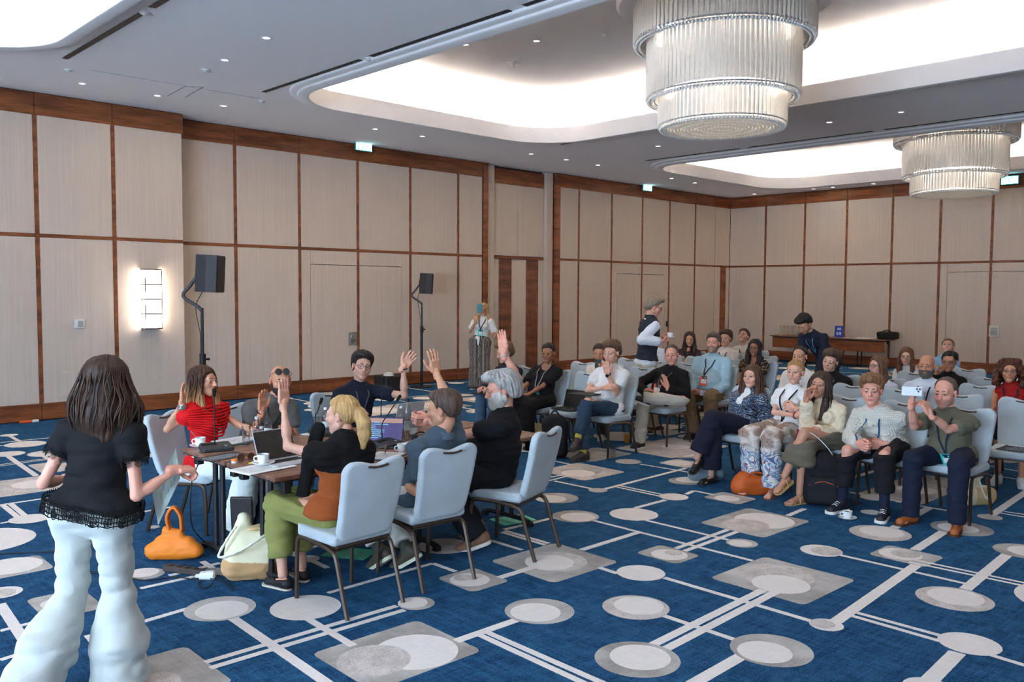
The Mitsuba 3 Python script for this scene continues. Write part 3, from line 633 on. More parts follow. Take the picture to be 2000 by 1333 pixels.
chair(2.90, 4.49, math.pi / 2 + .04, 'pale blue banquet chair under the woman with the blonde ponytail')
chair(3.53, 4.53, math.pi / 2 - .05, 'pale blue banquet chair of the man in the denim blue shirt')
chair(4.36, 4.55, math.pi / 2 + .32, 'pale blue banquet chair of the grey-haired man in black')
chair(2.94, 6.64, -1.02, 'pale blue banquet chair of the woman in red')
chair(3.42, 6.72, -math.pi / 2 + .1, 'pale blue banquet chair behind the bald man in the grey T-shirt')
chair(4.55, 6.95, -math.pi / 2, 'pale blue banquet chair behind the man in the navy polo')
ROWX = [7.76, 8.85, 9.9, 10.95, 12.0, 13.05]
LY = [6.45 + .535 * k for k in range(5)]; RY = [2.62 + .535 * k for k in range(5)]
OCC = {}   # (block, row, place): who sits there
# ------------------------------------------------------------------ people
FH = np.array([math.cos(YAW), math.sin(YAW), 0])
def pt(u, v, ref, d=0.0):
    "the point seen at pixel (u, v), d metres beyond the distance of ref"
    r = ray(u, v); return EYE + r * ((FH @ (np.asarray(ref, float) - EYE) + d) / (FH @ r))
def norm(v): v = np.asarray(v, float); return v / (np.linalg.norm(v) + 1e-12)
def basis(fwd, up):
    "columns right, forward, up"
    f = norm(fwd); r = norm(np.cross(f, up)); return np.stack([r, f, np.cross(r, f)], 1)
def put(m, M, o, s=1.0, mirror=False):
    v = np.asarray(m.vertices) * s; f = np.asarray(m.faces)
    if mirror: v = v * [-1, 1, 1]; f = f[:, ::-1]
    return trimesh.Trimesh(v @ M.T + o, f, process=False)
def con(a, b, ra, rb): return ('con', np.asarray(a, float), np.asarray(b, float), ra, rb)
_pe = prim_eval
def prim_eval(p, P):
    if p[0] == 'con':
        _, a, b, ra, rb = p; ab = b - a; L = np.linalg.norm(ab); z = (P - a) @ (ab / L)
        q = np.linalg.norm(P - a - z[..., None] * (ab / L), axis=-1) - (ra + np.clip(z / L, 0, 1) * (rb - ra))
        e = np.stack([q, np.abs(z - L / 2) - L / 2], -1) + .006
        return np.linalg.norm(np.maximum(e, 0), axis=-1) + np.minimum(e.max(-1), 0) - .006
    return _pe(p, P)
_pb = prim_box
def prim_box(p):
    if p[0] == 'con': r = max(p[3], p[4]); return np.minimum(p[1], p[2]) - r, np.maximum(p[1], p[2]) + r
    return _pb(p)
# ---- hands (right hand: fingers +z, palm +y, thumb -x)
def hand_mesh(pose):
    curl, spread, th = {'open': ((4, 6, 5), 5, 0), 'flat': ((2, 3, 3), 1.5, 1), 'relaxed': ((28, 32, 24), 2, 1), 'grip': ((48, 58, 40), 1, 2), 'fist': ((70, 85, 60), 0, 2), 'pinch': ((40, 45, 30), 3, 3)}[pose]
    pr = [box_([0, 0, .045], [.041, .0135, .046], None, .013), cap([0, -.001, -.035], [0, 0, .012], .0255, .027), cap([-.024, .006, .015], [-.03, .004, .06], .014, .012)]
    tips = []
    for x, L, r, k in ((-.031, .072, .0088, -1.4), (-.0105, .08, .009, -.4), (.0105, .075, .0087, .5), (.0305, .059, .0078, 1.6)):
        a = np.array([x, 0, .084 if k != 1.6 else .078]); sp = math.radians(spread * k); c = 0
        for seg, cu in zip((.46, .3, .24), curl):
            c += math.radians(cu); d = np.array([math.sin(sp), math.sin(c), math.cos(c)]); b = a + d / np.linalg.norm(d) * L * seg * (1.0 if seg != .24 else 1)
            pr.append(cap(a, b, r, r * .93)); r *= .93; a = b
    tp = {0: [(-.03, .006, .018), (-.056, .012, .05), (-.07, .012, .078), (-.076, .012, .1)], 1: [(-.028, .008, .018), (-.05, .018, .05), (-.055, .024, .078), (-.055, .026, .096)],
          2: [(-.028, .01, .018), (-.046, .03, .045), (-.034, .048, .066), (-.018, .054, .078)], 3: [(-.028, .01, .018), (-.05, .03, .05), (-.046, .05, .08), (-.036, .06, .1)]}[th]
    for i, r in enumerate((.0145, .0115, .0095)): pr.append(cap(tp[i], tp[i + 1], r, r * .9))
    return sdf(pr, .0045, k=.006, smooth=1)
HANDS = {k: hand_mesh(k) for k in ('open', 'flat', 'relaxed', 'grip', 'fist', 'pinch')}
# ---- heads (x right, y face, z up; origin between the ears)
def head_mesh(f, h):
    jw = .92 if f else 1.05; m = lambda p, *a: [(p, *a)]
    pr = [ell([0, -.018, .034], [.074, .096, .083]), ell([0, .03, -.035], [.06 * jw, .06, .078]), ell([0, .068, -.094], [.026 * jw, .02, .02]), cap([-.05 * jw, .0, -.055], [0, .058, -.092], .02), cap([.05 * jw, .0, -.055], [0, .058, -.092], .02),
          ell([.041, .055, -.022], [.024, .022, .022]), ell([-.041, .055, -.022], [.024, .022, .022]), cap([-.036, .07, .026], [.036, .07, .026], .014 if f else .016)]
    for s in (-1, 1): pr.append((ell([.031 * s, .1, .004], [.019, .022, .0135]), 'sub', .012))
    pr += [(cap([0, .088, .016], [0, .108, -.022], .0085, .0115), 'add', .012), (ell([0, .113, -.025], [.0095, .0095, .0085]), 'add', .008)]
    for s in (-1, 1):
        pr += [(ell([.0115 * s, .1, -.028], [.0085, .0095, .0075]), 'add', .006)]
        pr += [(cap([.0175 * s, .0865, .0115], [.031 * s, .0905, .0148], .005), 'add', .004), (cap([.031 * s, .0905, .0148], [.045 * s, .082, .009], .005), 'add', .004), (cap([.02 * s, .0865, -.0035], [.043 * s, .082, -.0025], .0045), 'add', .005)]
        pr += [(ell([.078 * s, -.012, -.004], [.0115, .019, .032], basis([.25 * s, 1, 0], [0, 0, 1]).T), 'add', .006), ((ell([.088 * s, -.004, -.002], [.006, .009, .018])), 'sub', .005)]
    pr += [(cap([-.019, .083, -.0535], [.019, .083, -.0535], .0055), 'add', .006), (cap([-.007, .0905, -.0525], [.007, .0905, -.0525], .0062), 'add', .006), (cap([-.013, .086, -.0635], [.013, .086, -.0635], .0078), 'add', .006), (cap([-.022, .093, -.0585], [.022, .093, -.0585], .0022), 'sub', .003)]
    return sdf(pr, h, k=.022, smooth=1)
HEADS = {}
def get_head(f, h):
    if (f, h) not in HEADS: HEADS[(f, h)] = head_mesh(f, h)
    return HEADS[(f, h)]
def head_colors(v, skin, lips, stubble, brow=None):
    x, y, z = v.T; c = np.tile(skin, (len(v), 1)) * (1 + .06 * (meshkit.noise(v * 60)[:, None] - .5))
    red = np.exp(-(((np.abs(x) - .042) / .022) ** 2 + ((z + .025) / .02) ** 2)) * (y > .02) + .9 * np.exp(-((x / .013) ** 2 + ((z + .022) / .014) ** 2)) * (y > .09) + .7 * ((np.abs(x) > .068) & (np.abs(z) < .04))
    c = c * (1 - red[:, None] * np.array([.0, .13, .12]))
    e = np.exp(-((x / .0235) ** 4 + ((z + .0585) / .0105) ** 4)) * (y > .072); c = c + (np.asarray(lips) - c) * np.clip(e * 1.1, 0, .85)[:, None]
    eye = np.exp(-(((np.abs(x) - .031) / .019) ** 2 + ((z - .011) / .0085) ** 2)) * (y > .06); c = c * (1 - .32 * eye[:, None])
    if stubble:
        b = smooth01(-.03, -.05, z) * smooth01(-.02, .015, y) * (1 - e); b = np.maximum(b, (np.abs(x) < .028) * (z < -.038) * (z > -.052) * (y > .07)); c = c * (1 - b[:, None] * stubble * np.array([.55, .5, .45]))
    return c
def smooth01(a, b, x): t = np.clip((x - a) / (b - a), 0, 1); return t * t * (3 - 2 * t)
def eye_ball():
    m = trimesh.creation.uv_sphere(.0128, count=[14, 18]); v = np.asarray(m.vertices); d = v[:, 1] / .0128
    return m, d
EYE_M, EYE_D = eye_ball()
# ---- hair
def cranium(t, ty=0): return ell([0, -.018, .034], [.077 + t, .099 + t + ty, .087 + t])
HL = {'low': ([-.13, -.075, -.045, -.022, .0, .014, .026, .04, .06, .075, .12], [-.075, -.072, -.05, .0, .026, .012, .04, .062, .074, .082, .09]),
      'high': ([-.13, -.075, -.045, -.022, .0, .012, .022, .034, .046, .06, .12], [-.075, -.072, -.05, .0, .026, .014, .05, .082, .1, .112, .15]),
      'fringe': ([-.13, -.07, -.04, -.02, .0, .014, .03, .05, .07, .1, .13], [-.09, -.085, -.06, -.02, .012, -.012, .02, .042, .058, .064, .066]),
      'bald': ([-.13, -.075, -.045, -.022, .0, .012, .02, .03, .12], [-.075, -.07, -.05, .0, .026, .03, .09, .2, .3]),
      'long': ([-.14, -.06, -.03, .02, .045, .065, .08, .14], [-.3, -.3, -.2, -.15, .022, .07, .084, .1])}
def hairline(name, side=0.0):
    xs, zs = HL[name]; return lambda P: (np.interp(P[..., 1] - side * P[..., 0], xs, zs) - P[..., 2]) * .8
def hair_mesh(style, h, L=.22, side=.0):
    def cap_hair(pr, line, t, k=.03, free=None, taper=.045, tt=None):
        "a cap over the skull that thins out towards the hairline"
        hl = hairline(line, side)
        def post(val, P):
            d = -hl(P) / .8; w = np.clip((d + .004) / taper, 0, 1) ** .6; fr = None if free is None else free(P)
            if fr is not None: w = np.where(fr, 1.0, w)
            v = val - t * w + .001
            c = hl(P)
            if fr is not None: c = np.where(fr, -1.0, c)
            return np.maximum(v, c)
        return sdf(pr, h, k=k, post=post, pad=.045)
    back = lambda y: (lambda P: P[..., 1] < y)
    if style == 'short': return cap_hair([cranium(.001), ell([0, .035, .098], [.052, .04, .018]), ell([0, -.05, .06], [.068, .06, .06])], 'low', .013)
    if style == 'crop': return cap_hair([cranium(.0005)], 'high', .007, taper=.03)
    if style == 'receding': return cap_hair([cranium(.0005)], 'bald', .008, taper=.04)
    if style == 'thick': return cap_hair([cranium(.001), ell([.015, .045, .1], [.056, .05, .03]), ell([0, -.03, .08], [.078, .08, .052]), ell([0, -.085, .0], [.058, .035, .06])], 'low', .02, taper=.05)
    if style == 'mop': return cap_hair([cranium(.002), ell([.012, .055, .097], [.06, .046, .034]), ell([-.045, .06, .07], [.03, .036, .034]), ell([.052, .05, .082], [.028, .04, .03]), ell([0, -.08, -.01], [.066, .036, .07])], 'fringe', .02, taper=.03)
    if style == 'grey_wavy': return cap_hair([cranium(.004), ell([0, .05, .1], [.058, .05, .03]), ell([0, -.075, .03], [.084, .058, .08]), ell([0, -.09, -.05], [.068, .04, .05])] + [ell([.082 * math.sin(a), -.02 - .085 * math.cos(a), z], [.022, .022, .026]) for a in np.linspace(-1.7, 1.7, 9) for z in (-.05, 0, .05)], 'low', .02, k=.014)
    if style == 'pony':
        return cap_hair([cranium(.001), cap([0, -.095, .005], [0, -.128, .012], .02, .02), cap([0, -.128, .01], [0, -.146, -.05], .026, .034), cap([0, -.146, -.05], [.008, -.14, -.06 - L * .45], .034, .03), cap([.008, -.14, -.06 - L * .45], [.014, -.125, -.06 - L], .03, .01)], 'low', .010, free=back(-.108), k=.02)
    if style == 'bun': return cap_hair([cranium(.001), ell([0, -.118, .045], [.036, .034, .036])], 'low', .010, free=back(-.1), k=.012)
    if style == 'curlpony': return cap_hair([cranium(.001)] + [ell([.03 * math.cos(a), -.125 + .02 * math.sin(2 * a), .03 + .04 * math.sin(a)], [.034] * 3) for a in np.linspace(0, 6, 8)], 'low', .011, free=back(-.1), k=.012)
    if style == 'curly':
        r = random.Random(3); pr = [cranium(.008)]
        for i in range(190):
            a = r.uniform(.95, 5.33); z = r.uniform(-L, .115); R = (.092 + .035 * (z < 0) - .03 * max(z - .05, 0) / .06) + r.uniform(-.012, .022)
            pr.append(ell([R * math.sin(a), R * math.cos(a) - .02, z], [r.uniform(.013, .021)] * 3))
        return cap_hair(pr, 'long', .008, k=.012, free=lambda P: (P[..., 2] < -.02) & (np.abs(P[..., 0]) > .05))
    w = {'long': 1.0, 'long_wide': 1.45}[style]
    pr = [cranium(.004), ell([0, -.045, .05], [.08, .08, .066]), ecap([0, -.05, .02], [0, -.075, -L * .55], .078, .08 * w, [0, 1, 0], .58), ecap([0, -.075, -L * .55], [0, -.06, -L], .08 * w, .06 * w, [0, 1, 0], .42)]
    for s in (-1, 1):
        pr += [cap([.066 * s, .018, .05], [.076 * s, .02, -.03], .017, .02), cap([.076 * s, .02, -.03], [.084 * s * w, .03, -L * .6], .021, .026 * w), cap([.084 * s * w, .03, -L * .6], [.07 * s * w, .085, -L * 1.0], .026 * w, .011), cap([.06 * s * w, -.05, -L * .6], [.05 * s * w, -.055, -L * (1.08 + .04 * s)], .034, .01), cap([0, -.07, -L * .7], [.012 * s, -.06, -L * 1.1], .03, .01)]
        for j in range(3): pr.append(cap([(.03 + .03 * j) * s * w, -.075 + .02 * j, -L * .5], [(.025 + .034 * j) * s * w, -.07 + .025 * j, -L * (1.12 - .07 * ((j + (s > 0)) % 2))], .026, .007))
    return cap_hair(pr, 'long', .009, k=.022, free=lambda P: P[..., 2] < -.1)
def strands(m, col, col2, amp=.004, seed=0, tip=None):
    v = np.asarray(m.vertices); n = vnormals(m); a = np.arctan2(v[:, 0], -(v[:, 1] + .02)); r = np.hypot(v[:, 0], v[:, 1])
    q = np.c_[a * 9, v[:, 2] * 9, r * 14 + seed]; f = meshkit.noise(np.c_[a * 34, v[:, 2] * 14, r * 50 + seed]); g = meshkit.noise(q, 3)
    v2 = v + n * ((f - .5) * amp + (g - .5) * amp * 2.2)[:, None]
    t = np.clip(.75 * f + .55 * g - .22, 0, 1)[:, None]; c = np.asarray(col) * (1 - t) + np.asarray(col2) * t
    if tip is not None: w = smooth01(-.02, -.2, v[:, 2])[:, None]; c = c * (1 - w) + np.asarray(tip) * (.75 + .5 * t) * w
    return trimesh.Trimesh(v2, m.faces, process=False), c
_hair = {}
def get_hair(style, h, L, side):
    k = (style, h, L, side)
    if k not in _hair: _hair[k] = hair_mesh(style, h, L, side)
    return _hair[k]
def beard_mesh(h, size=.008):
    cutf = lambda P: np.maximum.reduce([(P[..., 2] + .03) - np.where(np.abs(P[..., 0]) > .05, .03, 0) , -.02 - P[..., 1], .0085 - np.sqrt((P[..., 0] * .42) ** 2 + (P[..., 2] + .0585) ** 2)])
    jw = 1.03
    return sdf([ell([0, .032, -.05], [.061 * jw + size, .058 + size, .07 + size * 1.5]), ell([0, .066, -.092], [.028 + size, .022 + size, .024 + size]), cap([-.052, .0, -.05], [0, .058, -.09], .021 + size), cap([.052, .0, -.05], [0, .058, -.09], .021 + size)], h, k=.015, cut=[cutf])
# ---- shoes: heel to toe along +y, sole at z = 0, ankle over the origin
def shoe_parts(kind):
    sole = prism(unary_union([Point(0, -.04).buffer(.032), Point(.002, .13).buffer(.042), Polygon([(-.032, -.04), (.032, -.04), (.044, .13), (-.04, .13)])]).buffer(.004), 0, .022 if kind != 'loafer' else .012)
    c0 = lambda P: .014 - P[..., 2] if kind != 'loafer' else .006 - P[..., 2]
    if kind in ('sneaker', 'hiker'):
        up = sdf([ell([0, -.03, .05], [.036, .05, .055]), cap([0, -.03, .05], [0, .13, .028], .036, .034), cap([0, -.02, .09], [0, .06, .05], .034, .03)], .0065, k=.02, cut=[c0, lambda P: P[..., 2] - (.115 if kind == 'hiker' else .1)])
    else:
        up = sdf([ell([0, -.03, .035], [.035, .045, .04]), cap([0, -.03, .04], [0, .13, .024], .034, .031)], .0065, k=.02, cut=[c0, lambda P: P[..., 2] - np.interp(P[..., 1], [-.08, .0, .05, .09, .2], [.075, .06, .05, .07, .06])])
    return up, sole
SHOES = {k: shoe_parts(k) for k in ('sneaker', 'hiker', 'loafer')}
def foot_mesh():
    return sdf([ell([0, -.025, .04], [.03, .036, .04]), cap([0, -.02, .045], [0, .1, .024], .03, .026), cap([-.016, .1, .02], [-.02, .16, .013], .016, .011)] + [cap([x, .1, .018], [x * 1.1, L, .011], .0105, .009) for x, L in ((.004, .16), (.019, .15), (.031, .137))], .006, k=.012, cut=[lambda P: .002 - P[..., 2]])
FOOT = foot_mesh()
# ---- the figure
SK = {'fair': lin(216, 166, 142), 'tan': lin(200, 148, 118), 'warm': lin(188, 132, 102), 'olive': lin(188, 136, 110), 'brown': lin(146, 98, 74), 'dark': lin(122, 82, 64), 'pink': lin(216, 156, 134)}
def ik(a, c, l1, l2, hint):
    a, c = np.asarray(a, float), np.asarray(c, float); d = c - a; L = np.linalg.norm(d); L2 = min(L, (l1 + l2) * .995); d = d / L; c = a + d * L2
    x = (l1 * l1 - l2 * l2 + L2 * L2) / (2 * L2); y = math.sqrt(max(l1 * l1 - x * x, 0)); hvec = np.asarray(hint, float); hvec = norm(hvec - d * (hvec @ d))
    return a + d * x + hvec * y, c
def frontal(verts, o, R, a, b, extra=.004):
    "the point on the front of a garment at lateral a and height b of the body frame"
    q = (verts - o) @ R; d2 = (q[:, 0] - a) ** 2 + (q[:, 2] - b) ** 2; i = np.where(d2 < .022 ** 2)[0]
    if len(i) == 0: i = np.argsort(d2)[:6]
    return o + R @ np.array([a, q[i, 1].max() + extra, b])
def wrinkle(m, amp, freq=14, seed=0):
    if amp <= 0: return m
    v = np.asarray(m.vertices); n = vnormals(m); q = v * freq
    f = meshkit.fbm(np.c_[q[:, 0], q[:, 1], q[:, 2] * 1.4], 2, seed); r = np.abs(meshkit.noise(np.c_[q[:, 0] * .8, q[:, 1] * .8, q[:, 2] * 1.7], seed + 5) - .5) * 2
    return trimesh.Trimesh(v + n * (((f - .5) * 1.2 + (r - .4) * .9) * amp)[:, None], m.faces, process=False)
def around(verts, o, R, ang, b, extra=.004):
    q = (verts - o) @ R; a = np.arctan2(q[:, 0], q[:, 1]); i = np.where((np.abs(q[:, 2] - b) < .03) & (np.abs((a - ang + np.pi) % (2 * np.pi) - np.pi) < .22))[0]
    r = np.hypot(q[i, 0], q[i, 1]).max() if len(i) else .15
    return o + R @ np.array([math.sin(ang) * (r + extra), math.cos(ang) * (r + extra), b]), R @ np.array([math.sin(ang), math.cos(ang), 0])
PEOPLE = {}
def person(pid, label, base, yaw, head, look=None, sex='m', s=1.0, stand=False, skin='fair', hair=('short', lin(60, 42, 30)), top=None, bottom=None, shoes=None, L=None, R=None, legs=None,
           beard=None, stubble=0, glasses=None, lanyard=None, belly=0.0, h=.013, hd=0.0, brow=None, sh_roll=0.0, twist=0.0, extra=None, width=1.0, lips=None, mood=0, pelvis=None):
    f = sex == 'f'; sk = SK[skin] if isinstance(skin, str) else skin; rng_ = random.Random(pid)
    k0 = thing('person', label, 'person')
    fw, lf, up = np.array([math.cos(yaw), math.sin(yaw), 0]), np.array([-math.sin(yaw), math.cos(yaw), 0]), np.array([0, 0, 1.0])
    B = np.array([base[0], base[1], 0.0])
    P = B + up * ((.90 if not f else .86) * s if stand else .535); 
    if pelvis is not None: P = np.asarray(pelvis, float)
    Hc = pt(head[0], head[1], B, hd) if len(head) == 2 else np.asarray(head, float)
    ly, lp, lr = look if look else (math.degrees(yaw), 0, 0)
    hf = np.array([math.cos(math.radians(ly)) * math.cos(math.radians(lp)), math.sin(math.radians(ly)) * math.cos(math.radians(lp)), math.sin(math.radians(lp))])
    HB = basis(hf, up); cr, sr = math.cos(math.radians(lr)), math.sin(math.radians(lr)); HB = HB @ np.array([[cr, 0, sr], [0, 1, 0], [-sr, 0, cr]])
    hs = (.97 if f else 1.03) * (s ** .5)
    ntop = Hc + HB @ np.array([0, -.022, -.075]) * hs
    sp = norm(Hc - fw * .03 - P); nb = Hc - (sp * .75 + HB[:, 2] * .25) * .172 * hs - fw * .035 * (1 if not stand else .6)
    tw = math.radians(twist); lat = lf * math.cos(tw) + fw * math.sin(tw) * -1; lat = norm(lat + up * math.tan(math.radians(sh_roll))); tf = norm(np.cross(lat, sp) * 1.0)
    if tf @ fw < 0: tf = -tf
    sw = (.146 if f else .172) * s * width; sc = nb - sp * .062 * s
    S = {'L': sc + lat * sw, 'R': sc - lat * sw}
    hw = .088 * s * (1.05 if f else 1); Hp = {'L': P + lf * hw, 'R': P - lf * hw}
    up_t = norm(nb - P)
    la, lb = (.285, .25) if not f else (.265, .23); la *= s; lb *= s
    rgt = norm(-lat + up_t * (lat @ up_t)); RBo = np.stack([rgt, norm(np.cross(up_t, rgt)), up_t], 1)
    J = {}
    for sd, spec in (('L', L), ('R', R)):
        sgn = 1 if sd == 'L' else -1; spec = dict(spec or {})
        w = spec.get('wrist')
        if w is None: w = (.30, .07 * sgn, .60) if not stand else (.03, .24 * sgn, .82)
        w = pt(w[1], w[2], B, w[3]) if w[0] == 'px' else B + fw * w[0] + lf * w[1] + up * w[2]
        e = spec.get('elbow')
        if e is not None and e[0] == 'px':
            el = pt(e[1], e[2], B, e[3]); el = S[sd] + norm(el - S[sd]) * min(max(np.linalg.norm(el - S[sd]), la * .85), la * 1.12); wr = el + norm(w - el) * min(max(np.linalg.norm(w - el), lb * .9), lb * 1.15)
        else: el, wr = ik(S[sd], w, la, lb, (e if e is not None else -up * 1.0 - fw * .35 + lf * .45 * sgn))
        J[sd] = (S[sd], el, wr, spec)
    G = {}
    lg = legs or {}
    th, shn = (.43 if not f else .41) * s, (.42 if not f else .40) * s
    for sd in 'LR':
        sgn = 1 if sd == 'L' else -1; q = dict(lg.get(sd, {}))
        if stand: kn = q.get('knee', (.02, .09 * sgn, .48 * s)); an = q.get('ankle', (-.02, .10 * sgn, .085))
        else: kn = q.get('knee', (.43, .11 * sgn, .535)); an = q.get('ankle', (.45, .11 * sgn, .085))
        tr = lambda a: pt(a[1], a[2], B, a[3]) if a[0] == 'px' else B + fw * a[0] + lf * a[1] + up * a[2]
        kn, an = tr(kn), tr(an)
        td = q.get('toe'); td = norm(fw + lf * .22 * sgn) if td is None else (norm(fw * td[0] + lf * td[1] + up * td[2]))
        G[sd] = (Hp[sd], kn, an, td)
    hk = 1.0 if not f else .86
    # torso prims
    mid, ch = P + up_t * np.linalg.norm(nb - P) * .42, P + up_t * np.linalg.norm(nb - P) * .72
    tor = [ecap(Hp['L'], Hp['R'], .105 * s * (1.06 if f else 1), .105 * s * (1.06 if f else 1), up, 1.0), ecap(P + up_t * .04, mid, (.135 - .012 * f + belly * .6) * s, (.128 - .022 * f + belly) * s, tf, .74 + belly * 1.2), ecap(mid, ch, (.13 - .02 * f + belly * .7) * s, (.15 - .022 * f) * s * width, tf, .72), cap(S['L'] - lat * .03, S['R'] + lat * .03, .052 * s * hk), cap(nb + sp * .01, S['L'] - lat * .03, .05 * s, .045 * s), cap(nb + sp * .01, S['R'] + lat * .03, .05 * s, .045 * s)]
    if belly > 0: tor.append(ell(mid + tf * (.04 + belly) - up_t * .05, [(.12 + belly) * s] * 3))
    if f: tor += [ell(ch + tf * .085 * s + lat * .062 * s - up_t * .02, [.054 * s] * 3), ell(ch + tf * .085 * s - lat * .062 * s - up_t * .02, [.054 * s] * 3)]
    neck = cap(nb - sp * .03, ntop, (.056 if not f else .047) * hs, (.054 if not f else .045) * hs)
    arm = {sd: [cap(J[sd][0], J[sd][1], .046 * s * hk, .038 * s * hk), cap(J[sd][1], J[sd][2], .038 * s * hk, .027 * s * hk), cap(J[sd][1] * .7 + J[sd][2] * .3, J[sd][1] * .5 + J[sd][2] * .5, .041 * s * hk, .036 * s * hk)] for sd in 'LR'}
    leg = {sd: [cap(G[sd][0], G[sd][1], .078 * s, .054 * s), cap(G[sd][1], G[sd][2], .052 * s, .036 * s), cap(G[sd][1] * .72 + G[sd][2] * .28, G[sd][1] * .5 + G[sd][2] * .5, .054 * s, .048 * s)] for sd in 'LR'}
    lim = lambda ps, k: [(q, 'add', k) for q in ps]
    body = sdf(tor + [neck] + lim(arm['L'] + arm['R'], .014) + lim(leg['L'] + leg['R'], .012), h, k=.03, grow=-.006, smooth=2)
    hv = get_head(f, .0055 if h <= .013 else .0065)
    parts, cols = [body, put(hv, HB * hs, Hc)], [np.tile(sk, (len(body.vertices), 1)) * (1 + .05 * (meshkit.noise(np.asarray(body.vertices) * 25)[:, None] - .5)), head_colors(np.asarray(hv.vertices), sk, sk * np.array([.82, .52, .5]) if lips is None else lips, stubble)]
    if f and lips is None: pass
    hands = {}
    for sd in 'LR':
        _, el, wr, spec = J[sd]; fa = norm(wr - el); hp = spec.get('hand', ('relaxed', None, None)); fd = hp[1]; pn = hp[2] if len(hp) > 2 else None
        fd = fa if fd is None else norm(fw * fd[0] + lf * fd[1] + up * fd[2])
        pn = (-up * .8 - lf * (.5 if sd == 'L' else -.5)) if pn is None else (fw * pn[0] + lf * pn[1] + up * pn[2])
        pn = norm(pn - fd * (pn @ fd)); X = norm(np.cross(pn, fd)); M = np.stack([X, pn, fd], 1)
        hm = put(HANDS[hp[0]], M * (1.0 if not f else .92) * 1.02 * s, wr, 1.0, sd == 'L'); parts.append(hm); hands[sd] = (wr, M)
        cols.append(np.tile(sk * np.array([1.02, .95, .93]), (len(hm.vertices), 1)))
    bare = shoes and shoes.get('kind') == 'sandal'
    FM = {}
    for sd in 'LR':
        _, kn, an, td = G[sd]; Mf = basis(td, norm(np.cross(np.cross(td, up), td)) if abs(td[2]) < .95 else fw); FM[sd] = Mf
        fm = put(FOOT, Mf * (s * (.97 if f else 1.05)), an - Mf[:, 2] * .085, 1.0, sd == 'R')
        if not bare: fm.vertices = (np.asarray(fm.vertices) - (an - Mf[:, 2] * .05)) * .8 + (an - Mf[:, 2] * .05)
        parts.append(fm); cols.append(np.tile(sk * np.array([1, .95, .93]), (len(fm.vertices), 1)))
    obj('body', cat(parts), 'skin', k0, col=np.vstack(cols), smooth=True)
    # eyes and brows
    ic = np.array(lin(70, 48, 34)) if not isinstance(brow, str) else lin(90, 120, 140)
    ec = np.where((EYE_D > .92)[:, None], [.01, .01, .01], np.where((EYE_D > .76)[:, None], ic, lin(196, 186, 178)))
    hc = np.asarray(hair[1]) if hair else lin(60, 45, 35)
    bc = hc * .8 if brow is None or isinstance(brow, str) else brow
    for sx in (-1, 1):
        obj('eye', put(EYE_M, HB * hs, Hc + HB @ (np.array([.031 * sx, .0735, .0055]) * hs)), 'plastic', k0, col=ec, smooth=True)
        a = np.linspace(0, 1, 7); bp = np.c_[(.013 + .036 * a) * sx, .0905 - .018 * a ** 2 + .001, .0290 + .0055 * np.sin(np.pi * a * .85) - .0045 * a + mood * (a - .5) * .01] ; 
        obj('eyebrow', put(tube(bp, .0033 * (1.1 - .65 * a) * (.72 if f else 1.1), 6), HB * hs, Hc), 'hair', k0, col=bc, smooth=True)
    hh = .0065 if h <= .013 else .008
    if hair and hair[0] != 'bald':
        Lh = hair[3] if len(hair) > 3 else .22; m, c = strands(get_hair(hair[0], hh, Lh, hair[4] if len(hair) > 4 else 0.0), hc, hair[2] if len(hair) > 2 and hair[2] is not None else hc * 1.7, .008 if hair[0] in ('grey_wavy', 'curly', 'curlpony', 'mop') else .0045, hash(pid) % 50 if isinstance(pid, int) else len(pid), hair[5] if len(hair) > 5 else None)
        obj('hair', put(m, HB * hs, Hc), 'hair', k0, col=c, smooth=True)
        if hair[0].startswith('long') and h <= .0115:
            hvv = np.asarray(m.vertices); hr = random.Random(len(label)); sm, sc_ = [], []; c2_ = np.asarray(hair[2] if len(hair) > 2 and hair[2] is not None else hc * 1.7); tip_ = hair[5] if len(hair) > 5 else None
            for i in range(54):
                a0 = math.pi + hr.uniform(-2.2, 2.2); dr_, ph, am = hr.uniform(-.25, .25), hr.uniform(0, 6), hr.uniform(.03, .1); z1_ = -Lh * hr.uniform(.85, 1.1); zz = np.linspace(.088, z1_, 11)
                ps = np.array([around(hvv, np.array([0, -.02, 0]), np.eye(3), a0 + dr_ * j / 10 + am * math.sin(ph + j * 1.1), z_, .0015)[0] for j, z_ in enumerate(zz)])
                ps[0] = ps[0] * [.86, .86, 1]; ps[1:-1] = (ps[:-2] + 2 * ps[1:-1] + ps[2:]) / 4; cv = bezier(ps, 2); n_ = len(cv); rad = np.interp(np.linspace(0, 1, n_), [0, .2, .8, 1], [.001, .0042, .004, .0008]); q_ = tube(cv, rad, 5); t_ = hr.random()
                cc = hc * (1 - t_) + c2_ * t_; cc = np.repeat(cc[None], n_ * 5, 0)
                if tip_ is not None: w_ = smooth01(.0, -.2, np.asarray(q_.vertices)[:, 2])[:, None]; cc = cc * (1 - w_) + np.asarray(tip_) * (.8 + .4 * t_) * w_
                sm.append(q_); sc_.append(cc)
            tag(obj('hair_strands', put(cat(sm), HB * hs, Hc), 'hair', k0, col=np.vstack(sc_), smooth=True), kind='stuff')
    if beard is not None:
        m, c = strands(beard_mesh(hh * .8, beard[1] if len(beard) > 1 else .006), beard[0], np.asarray(beard[0]) * 1.6, .004); obj('beard', put(m, HB * hs, Hc), 'hair', k0, col=c, smooth=True)
